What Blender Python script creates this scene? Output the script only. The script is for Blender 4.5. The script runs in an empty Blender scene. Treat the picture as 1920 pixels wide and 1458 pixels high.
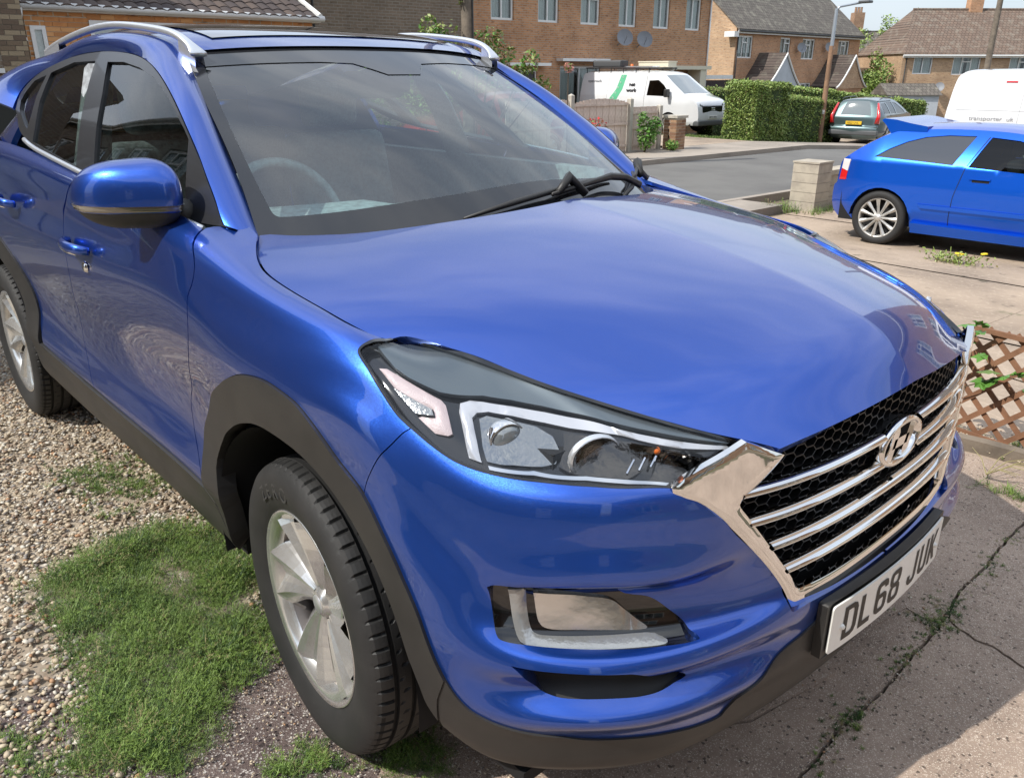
import bpy, bmesh, math, random, json
import numpy as np
from mathutils import Vector, Matrix, geometry, noise
R = math.radians
scene = bpy.context.scene
col = scene.collection
# ------------------------------------------------------------------ camera, sky, sun, exposure
CAM = [1.45768, -1.5936, 1.49811, 2.40338, 0.37305, 0.00166, 1517.29627]          # position, yaw, pitch down, roll, focal length in pixels of a 1920 wide frame
def cam_axes():
    y, p, r = CAM[3:6]
    f = np.array([math.cos(y)*math.cos(p), math.sin(y)*math.cos(p), -math.sin(p)]); rt = np.array([math.sin(y), -math.cos(y), 0.]); up = np.cross(rt, f)
    return rt*math.cos(r)+up*math.sin(r), -rt*math.sin(r)+up*math.cos(r), f
_r, _u, _f = cam_axes()
cd = bpy.data.cameras.new('camera'); cam = bpy.data.objects.new('camera', cd); col.objects.link(cam)
cam.matrix_world = Matrix(((_r[0],_u[0],-_f[0],CAM[0]),(_r[1],_u[1],-_f[1],CAM[1]),(_r[2],_u[2],-_f[2],CAM[2]),(0,0,0,1)))
cd.sensor_width = 36; cd.lens = 36*CAM[6]/1920; cd.clip_start = .05; cd.clip_end = 2000
scene.camera = cam
SUN = Vector((-.27, -.87, 1.0)).normalized()
el = math.asin(SUN.z); az = math.atan2(SUN.x, SUN.y)
w = bpy.data.worlds.new('World'); scene.world = w; w.use_nodes = True
nt = w.node_tree; nt.nodes.clear()
def wn(t, **k):
    n = nt.nodes.new(t)
    for a, b in k.items(): setattr(n, a, b)
    return n
sky = wn('ShaderNodeTexSky', sky_type='NISHITA', sun_disc=False, sun_elevation=el, sun_rotation=az, altitude=60, air_density=1.0, dust_density=0.35, ozone_density=1.0)
geo = wn('ShaderNodeTexCoord'); mp = wn('ShaderNodeMapping'); mp.inputs['Scale'].default_value = (1.0, 1.0, 3.4); mp.inputs['Location'].default_value = (3.1, .7, 0)
nz = wn('ShaderNodeTexNoise'); nz.inputs['Scale'].default_value = 1.9; nz.inputs['Detail'].default_value = 5; nz.inputs['Roughness'].default_value = .45
rp = wn('ShaderNodeValToRGB'); rp.color_ramp.elements[0].position = .30; rp.color_ramp.elements[1].position = .70
rp.color_ramp.elements[0].color = (.40,.40,.40,1); rp.color_ramp.elements[1].color = (1,1,1,1)
mx = wn('ShaderNodeMixRGB')
nz2 = wn('ShaderNodeTexNoise'); nz2.inputs['Scale'].default_value = 3.1; nz2.inputs['Detail'].default_value = 4; cr = wn('ShaderNodeValToRGB'); cr.color_ramp.elements[0].position = .38; cr.color_ramp.elements[1].position = .64
cr.color_ramp.elements[0].color = (.66,.71,.78,1); cr.color_ramp.elements[1].color = (1,1,1,1); cs = wn('ShaderNodeMixRGB', blend_type='MULTIPLY'); cs.inputs[0].default_value = 1; cs.inputs[2].default_value = (7.0, 7.3, 7.7, 1)
sx = wn('ShaderNodeSeparateXYZ'); hz = wn('ShaderNodeMapRange'); hz.inputs[1].default_value = .0; hz.inputs[2].default_value = .30; hz.inputs[3].default_value = .92; hz.inputs[4].default_value = .0; hm = wn('ShaderNodeMixRGB')
hc = wn('ShaderNodeMixRGB'); hc.inputs[1].default_value = (2.45, 3.0, 3.55, 1); hc.inputs[2].default_value = (3.5, 3.85, 4.2, 1)
bg = wn('ShaderNodeBackground'); bg.inputs[1].default_value = .15; wo = wn('ShaderNodeOutputWorld')
L = nt.links.new
L(geo.outputs['Generated'], mp.inputs[0]); L(mp.outputs[0], nz.inputs['Vector']); L(nz.outputs[0], rp.inputs[0]); L(rp.outputs[0], mx.inputs[0]); L(sky.outputs[0], mx.inputs[1]); L(mp.outputs[0], nz2.inputs['Vector']); L(nz2.outputs[0], cr.inputs[0]); L(cr.outputs[0], cs.inputs[1]); L(cs.outputs[0], mx.inputs[2]); L(geo.outputs['Generated'], sx.inputs[0]); L(sx.outputs[2], hz.inputs[0]); L(hz.outputs[0], hm.inputs[0]); L(mx.outputs[0], hm.inputs[1]); L(rp.outputs[0], hc.inputs[0]); L(hc.outputs[0], hm.inputs[2]); L(hm.outputs[0], bg.inputs[0]); L(bg.outputs[0], wo.inputs[0])
sd = bpy.data.lights.new('sun', 'SUN'); sd.energy = 3.5; sd.angle = R(.53); sd.color = (1, .955, .88)
so = bpy.data.objects.new('sun', sd); col.objects.link(so); so.rotation_euler = SUN.to_track_quat('Z', 'Y').to_euler(); so.location = (0, 0, 30)
scene.view_settings.view_transform = 'Standard'; scene.view_settings.look = 'None'; scene.view_settings.exposure = 0.42; scene.view_settings.gamma = 1; scene.view_settings.use_curve_mapping = False
scene.cycles.max_bounces = 10; scene.cycles.transparent_max_bounces = 12; scene.cycles.glossy_bounces = 5; scene.cycles.caustics_reflective = False; scene.cycles.caustics_refractive = False
scene.cycles.use_denoising = True; scene.cycles.sample_clamp_indirect = 6

# ------------------------------------------------------------------ materials
M = {}
def mat(name, c=(.5,.5,.5), rough=.5, metal=0., coat=0., spec=.5, var=None, bump=None, alpha=None, emit=None, coords='Object'):
    """var=(colour2, scale, detail, lo, hi); bump=(scale, strength, distance)"""
    m = bpy.data.materials.new(name); m.use_nodes = True; t = m.node_tree; b = t.nodes['Principled BSDF']
    b.inputs['Base Color'].default_value = (*c, 1); b.inputs['Roughness'].default_value = rough; b.inputs['Metallic'].default_value = metal
    b.inputs['Coat Weight'].default_value = coat; b.inputs['Coat Roughness'].default_value = .02; b.inputs['Coat IOR'].default_value = 1.62; b.inputs['Specular IOR Level'].default_value = spec
    if emit: b.inputs['Emission Color'].default_value = (*emit[0], 1); b.inputs['Emission Strength'].default_value = emit[1]
    tc = t.nodes.new('ShaderNodeTexCoord')
    if var:
        vs = var if isinstance(var, list) else [var]; prev = None
        for c2, sc, dt, lo, hi in vs:
            n = t.nodes.new('ShaderNodeTexNoise'); n.inputs['Scale'].default_value = sc; n.inputs['Detail'].default_value = dt; n.inputs['Roughness'].default_value = .6
            r = t.nodes.new('ShaderNodeMapRange'); r.inputs[1].default_value = lo; r.inputs[2].default_value = hi
            x = t.nodes.new('ShaderNodeMixRGB'); x.inputs[1].default_value = (*c, 1); x.inputs[2].default_value = (*c2, 1)
            t.links.new(tc.outputs[coords], n.inputs['Vector']); t.links.new(n.outputs[0], r.inputs[0]); t.links.new(r.outputs[0], x.inputs[0])
            if prev: t.links.new(prev.outputs[0], x.inputs[1])
            prev = x
        t.links.new(prev.outputs[0], b.inputs['Base Color'])
    if bump:
        n = t.nodes.new('ShaderNodeTexNoise'); n.inputs['Scale'].default_value = bump[0]; n.inputs['Detail'].default_value = 6
        u = t.nodes.new('ShaderNodeBump'); u.inputs['Strength'].default_value = bump[1]; u.inputs['Distance'].default_value = bump[2]
        t.links.new(tc.outputs[coords], n.inputs['Vector']); t.links.new(n.outputs[0], u.inputs['Height']); t.links.new(u.outputs[0], b.inputs['Normal'])
    m['c'] = 1; M[name] = m; return m
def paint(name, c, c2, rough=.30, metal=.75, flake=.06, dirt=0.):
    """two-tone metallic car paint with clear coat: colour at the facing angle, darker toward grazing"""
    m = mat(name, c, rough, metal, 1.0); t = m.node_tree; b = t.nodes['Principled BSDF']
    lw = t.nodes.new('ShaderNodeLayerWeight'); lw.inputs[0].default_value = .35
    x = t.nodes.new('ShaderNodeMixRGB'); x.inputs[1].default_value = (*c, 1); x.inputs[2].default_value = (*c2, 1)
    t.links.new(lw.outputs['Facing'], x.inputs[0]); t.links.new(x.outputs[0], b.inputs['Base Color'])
    tc = t.nodes.new('ShaderNodeTexCoord'); v = t.nodes.new('ShaderNodeTexVoronoi'); v.inputs['Scale'].default_value = 1400
    s = t.nodes.new('ShaderNodeVectorMath'); s.operation = 'SUBTRACT'; s.inputs[1].default_value = (.5,.5,.5)
    k = t.nodes.new('ShaderNodeVectorMath'); k.operation = 'SCALE'; k.inputs['Scale'].default_value = flake
    g = t.nodes.new('ShaderNodeNewGeometry'); a = t.nodes.new('ShaderNodeVectorMath'); a.operation = 'ADD'; nn = t.nodes.new('ShaderNodeVectorMath'); nn.operation = 'NORMALIZE'
    t.links.new(tc.outputs['Object'], v.inputs['Vector']); t.links.new(v.outputs['Color'], s.inputs[0]); t.links.new(s.outputs[0], k.inputs[0]); t.links.new(g.outputs['Normal'], a.inputs[0]); t.links.new(k.outputs[0], a.inputs[1]); t.links.new(a.outputs[0], nn.inputs[0]); t.links.new(nn.outputs[0], b.inputs['Normal'])
    n = t.nodes.new('ShaderNodeTexNoise'); n.inputs['Scale'].default_value = 2.2; n.inputs['Detail'].default_value = 8
    r = t.nodes.new('ShaderNodeMapRange'); r.inputs[1].default_value = .35; r.inputs[2].default_value = .75; r.inputs[3].default_value = .012; r.inputs[4].default_value = .06+dirt
    t.links.new(tc.outputs['Object'], n.inputs['Vector']); t.links.new(n.outputs[0], r.inputs[0]); t.links.new(r.outputs[0], b.inputs['Coat Roughness'])
    return m
def glass(name, tint=(.8,.88,.85), refl=1.5, rough=0.0, mixmin=0.0):
    m = bpy.data.materials.new(name); m.use_nodes = True; t = m.node_tree; t.nodes.clear()
    o = t.nodes.new('ShaderNodeOutputMaterial'); tr = t.nodes.new('ShaderNodeBsdfTransparent'); tr.inputs[0].default_value = (*tint, 1)
    g = t.nodes.new('ShaderNodeBsdfGlossy'); g.inputs['Roughness'].default_value = rough
    f0 = max(mixmin, ((refl-1)/(refl+1))**2); lw = t.nodes.new('ShaderNodeLayerWeight'); lw.inputs[0].default_value = .5
    pw = t.nodes.new('ShaderNodeMath'); pw.operation = 'POWER'; pw.inputs[1].default_value = 4.2; t.links.new(lw.outputs['Facing'], pw.inputs[0])
    mr = t.nodes.new('ShaderNodeMapRange'); mr.inputs[3].default_value = f0; mr.inputs[4].default_value = .92; t.links.new(pw.outputs[0], mr.inputs[0])
    x = t.nodes.new('ShaderNodeMixShader'); t.links.new(mr.outputs[0], x.inputs[0]); t.links.new(tr.outputs[0], x.inputs[1]); t.links.new(g.outputs[0], x.inputs[2]); t.links.new(x.outputs[0], o.inputs[0])
    M[name] = m; return m
# ------------------------------------------------------------------ object helpers
def empty(name, label, cat, loc=(0,0,0), rotz=0, group=None):
    o = bpy.data.objects.new(name, None); col.objects.link(o); o.location = loc; o.rotation_euler = (0,0,rotz); o.empty_display_size = .1
    o['label'] = label; o['category'] = cat
    if group: o['group'] = group
    return o
def tag(o, label=None, cat=None, group=None, kind=None):
    if label: o['label'] = label
    if cat: o['category'] = cat
    if group: o['group'] = group
    if kind: o['kind'] = kind
    return o
def mesh_obj(name, verts, faces, m, parent=None, smooth=False, normals=None, fm=None):
    me = bpy.data.meshes.new(name); me.from_pydata([tuple(map(float, v)) for v in verts], [], [tuple(map(int, f)) for f in faces])
    ms = m if isinstance(m, (list, tuple)) else [m]
    for x in ms: me.materials.append(M[x] if isinstance(x, str) else x)
    if smooth: me.polygons.foreach_set('use_smooth', [True]*len(me.polygons))
    if fm is not None: me.polygons.foreach_set('material_index', [int(a) for a in fm])
    me.update()
    if normals is not None: me.normals_split_custom_set_from_vertices([tuple(n) for n in normals])
    o = bpy.data.objects.new(name, me); col.objects.link(o)
    if parent: o.parent = parent
    return o
class MB:
    """collects simple solids, links them as one mesh"""
    def __init__(s): s.v = []; s.f = []
    def add(s, v, f): n = len(s.v); s.v += [tuple(a) for a in v]; s.f += [tuple(i+n for i in a) for a in f]; return s
    def box(s, x0, x1, y0, y1, z0, z1):
        return s.add([(x0,y0,z0),(x1,y0,z0),(x1,y1,z0),(x0,y1,z0),(x0,y0,z1),(x1,y0,z1),(x1,y1,z1),(x0,y1,z1)], [(0,3,2,1),(4,5,6,7),(0,1,5,4),(1,2,6,5),(2,3,7,6),(3,0,4,7)])
    def prism(s, poly, a, b, axis='y'):
        """polygon in the plane across axis, swept from a to b"""
        n = len(poly); P = {'y': lambda p, t: (p[0], t, p[1]), 'x': lambda p, t: (t, p[0], p[1]), 'z': lambda p, t: (p[0], p[1], t)}[axis]
        return s.add([P(p, a) for p in poly]+[P(p, b) for p in poly], [tuple(range(n))[::-1], tuple(range(n, 2*n))]+[(i, (i+1)%n, (i+1)%n+n, i+n) for i in range(n)])
    def tube(s, pts, r, n=8, cap=True, sx=1., up=(0,0,1)):
        pts = [Vector(p) for p in pts]; rr = r if isinstance(r, (list, tuple)) else [r]*len(pts); v = []; k = len(pts)
        for i, p in enumerate(pts):
            t = (pts[min(i+1,k-1)]-pts[max(i-1,0)]).normalized(); a = t.cross(Vector(up))
            if a.length < 1e-3: a = t.cross(Vector((1,0,.01)))
            a.normalize(); b = a.cross(t).normalized()
            for j in range(n):
                q = 2*math.pi*(j+.5)/n; v.append(p+a*math.cos(q)*rr[i]*sx+b*math.sin(q)*rr[i])
        f = [(i*n+j, i*n+(j+1)%n, (i+1)*n+(j+1)%n, (i+1)*n+j) for i in range(k-1) for j in range(n)]
        if cap: f += [tuple(range(n))[::-1], tuple(range((k-1)*n, k*n))]
        return s.add(v, f)
    def lathe(s, prof, c=(0,0,0), axis='z', n=24, cap=False):
        v = []; c = Vector(c); m = len(prof)
        for i in range(n):
            a = 2*math.pi*i/n
            for r, h in prof:
                p = (r*math.cos(a), r*math.sin(a), h) if axis == 'z' else (r*math.cos(a), h, r*math.sin(a)) if axis == 'y' else (h, r*math.cos(a), r*math.sin(a))
                v.append(c+Vector(p))
        f = [(i*m+j, i*m+j+1, ((i+1)%n)*m+j+1, ((i+1)%n)*m+j) for i in range(n) for j in range(m-1)]
        if cap: f += [tuple(i*m for i in range(n)), tuple(i*m+m-1 for i in range(n))[::-1]]
        return s.add(v, f)
    def xf(s, fn): s.v = [tuple(fn(Vector(p))) for p in s.v]; return s
    def build(s, name, m, parent=None, smooth=False, angle=None):
        o = mesh_obj(name, s.v, s.f, m, parent, smooth)
        if angle is not None:
            o.data.polygons.foreach_set('use_smooth', [True]*len(o.data.polygons)); o.data.update()
            bm = bmesh.new(); bm.from_mesh(o.data)
            for e in bm.edges:
                if len(e.link_faces) == 2 and e.calc_face_angle(0) > angle: e.smooth = False
            bm.to_mesh(o.data); bm.free()
        return o
def fixn(o):
    bm = bmesh.new(); bm.from_mesh(o.data); bmesh.ops.recalc_face_normals(bm, faces=bm.faces); bm.to_mesh(o.data); bm.free(); return o
def grid_faces(nu, nv, wrap=False):
    return [(i*nv+j, i*nv+j+1, ((i+1)%nu)*nv+j+1, ((i+1)%nu)*nv+j) for i in range(nu if wrap else nu-1) for j in range(nv-1)]
def inpoly(P, poly):
    x, y = P[:,0], P[:,1]; c = np.zeros(len(P), bool); n = len(poly)
    for i in range(n):
        x1, y1 = poly[i]; x2, y2 = poly[(i+1)%n]
        if y1 == y2: continue
        k = ((y1 > y) != (y2 > y)) & (x < (x2-x1)*(y-y1)/(y2-y1)+x1); c ^= k
    return c
def segdist(P, poly):
    d = np.full(len(P), 1e9); n = len(poly)
    for i in range(n):
        a = np.array(poly[i]); b = np.array(poly[(i+1)%n]); ab = b-a; L2 = (ab@ab)+1e-15
        t = np.clip(((P-a)@ab)/L2, 0, 1); d = np.minimum(d, np.hypot(*(P-a-t[:,None]*ab).T))
    return d
def dens(poly, h, closed=True, smooth=False):
    out = []; n = len(poly)
    for i in range(n if closed else n-1):
        a = np.array(poly[i], float); b = np.array(poly[(i+1)%n], float); k = max(1, int(np.ceil(np.linalg.norm(b-a)/h)))
        for q in range(k): out.append(tuple(a+(b-a)*q/k))
    if not closed: out.append(tuple(poly[-1]))
    return out
def smoothline(pts, k=4):
    """chord spline through an open 2D line"""
    p = np.array(pts, float); d = np.concatenate([[0], np.cumsum(np.sqrt(np.linalg.norm(np.diff(p, axis=0), axis=1)+1e-9))])
    t = np.concatenate([np.linspace(d[i], d[i+1], k, endpoint=False) for i in range(len(d)-1)]+[[d[-1]]])
    out = np.zeros((len(t), 2)); i = np.clip(np.searchsorted(d, t, side='right')-1, 0, len(d)-2)
    m = np.zeros_like(p); m[1:-1] = (p[2:]-p[:-2])/(d[2:]-d[:-2])[:,None]; m[0] = (p[1]-p[0])/(d[1]-d[0]); m[-1] = (p[-1]-p[-2])/(d[-1]-d[-2])
    h = (d[i+1]-d[i])[:,None]; s = ((t-d[i])[:,None])/h; s2 = s*s; s3 = s2*s
    return [tuple(a) for a in (2*s3-3*s2+1)*p[i]+(s3-2*s2+s)*h*m[i]+(-2*s3+3*s2)*p[i+1]+(s3-s2)*h*m[i+1]]
def snormal(S, uv, out):
    e = 1e-3; u, v = uv[:,0], uv[:,1]
    n = np.cross(S(u+e, v)-S(u-e, v), S(u, v+e)-S(u, v-e)); n /= np.linalg.norm(n, axis=1, keepdims=True)+1e-12
    return n*out
def trimmed(name, S, poly, m, parent, holes=(), sc=(1,1), h=.02, off=0., bevel=None, flange=.012, out=1, sides=('r',), join=False, gap=0., fn=None):
    """a panel cut out of surface S along poly (parameter space); turned-in edge; r = as is, l = mirrored"""
    sc = np.array(sc, float); P = [tuple(np.array(p)*sc) for p in poly]; H = [[tuple(np.array(p)*sc) for p in q] for q in holes]
    P = dens(P, h); H = [dens(q, h) for q in H]
    A = np.array(P); lo = A.min(0); hi = A.max(0); k = max(.25, 1)
    gx, gy = np.meshgrid(np.arange(lo[0]+h*.5, hi[0], h), np.arange(lo[1]+h*.5, hi[1], h), indexing='ij'); G = np.stack([gx.ravel(), gy.ravel()], 1)
    ok = inpoly(G, P)
    for q in H: ok &= ~inpoly(G, q)
    G = G[ok]; d = segdist(G, P)
    for q in H: d = np.minimum(d, segdist(G, q))
    G = G[d > h*.45]
    V = [Vector(p) for p in P]; E = [(i, (i+1)%len(P)) for i in range(len(P))]
    for q in H:
        n0 = len(V); V += [Vector(p) for p in q]; E += [(n0+i, n0+(i+1)%len(q)) for i in range(len(q))]
    V += [Vector(p) for p in G]
    ov, oe, of, *_ = geometry.delaunay_2d_cdt(V, E, [], 1, 1e-7)
    Q = np.array([tuple(v) for v in ov]); F = [list(f) for f in of]
    if H:
        C = np.array([Q[f].mean(0) for f in F]); kill = np.zeros(len(F), bool)
        for q in H: kill |= inpoly(C, q)
        F = [f for f, kk in zip(F, kill) if not kk]
    uv = Q/sc; X = S(uv[:,0], uv[:,1]); N = snormal(S, uv, out)
    o_ = off
    if bevel:
        dd = segdist(Q, P)
        for q in H: dd = np.minimum(dd, segdist(Q, q))
        o_ = off+np.minimum(dd*bevel[0], bevel[1])[:,None]
    X = X+N*o_
    if fn is not None: X = fn(X, uv)
    # orient faces with the normals
    a = np.array([f[:3] for f in F]); fnm = np.cross(X[a[:,1]]-X[a[:,0]], X[a[:,2]]-X[a[:,0]])
    s = (fnm*N[a[:,0]]).sum(1)
    F = [f if q >= 0 else f[::-1] for f, q in zip(F, s)]
    # boundary flange
    cnt = {}
    for f in F:
        for i in range(len(f)):
            e = (f[i], f[(i+1)%len(f)]); cnt[e] = 1
    bd = [e for e in cnt if (e[1], e[0]) not in cnt]
    if bevel:
        Nv = np.zeros_like(X); fn2 = np.cross(X[[f[1] for f in F]]-X[[f[0] for f in F]], X[[f[2] for f in F]]-X[[f[0] for f in F]])
        for j in range(3): np.add.at(Nv, [f[j] for f in F], fn2)
        Nn = Nv/(np.linalg.norm(Nv, axis=1, keepdims=True)+1e-12)
    else: Nn = N
    VV = list(X); NN = list(Nn); FF = list(F)
    if flange:
        idx = {}
        for e in bd:
            t = X[e[1]]-X[e[0]]; t /= np.linalg.norm(t)+1e-12; no = np.cross(t, N[e[0]])
            b = len(VV); VV += [X[e[0]], X[e[1]], X[e[1]]-N[e[1]]*flange, X[e[0]]-N[e[0]]*flange]; NN += [no]*4; FF.append([b+3, b+2, b+1, b])
    objs = []
    VV = np.array(VV); NN = np.array(NN)
    mir = np.array([1, -1, 1])
    if join:
        n = len(VV); V2 = np.vstack([VV, VV*mir]); N2 = np.vstack([NN, NN*mir]); F2 = FF+[[i+n for i in f[::-1]] for f in FF]
        objs.append(mesh_obj(name, V2, F2, m, parent, True, N2))
    else:
        if 'r' in sides: objs.append(mesh_obj(name, VV, FF, m, parent, True, NN))
        if 'l' in sides: objs.append(mesh_obj(name, VV*mir, [f[::-1] for f in FF], m, parent, True, NN*mir))
    return objs[0] if len(objs) == 1 else objs
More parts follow.
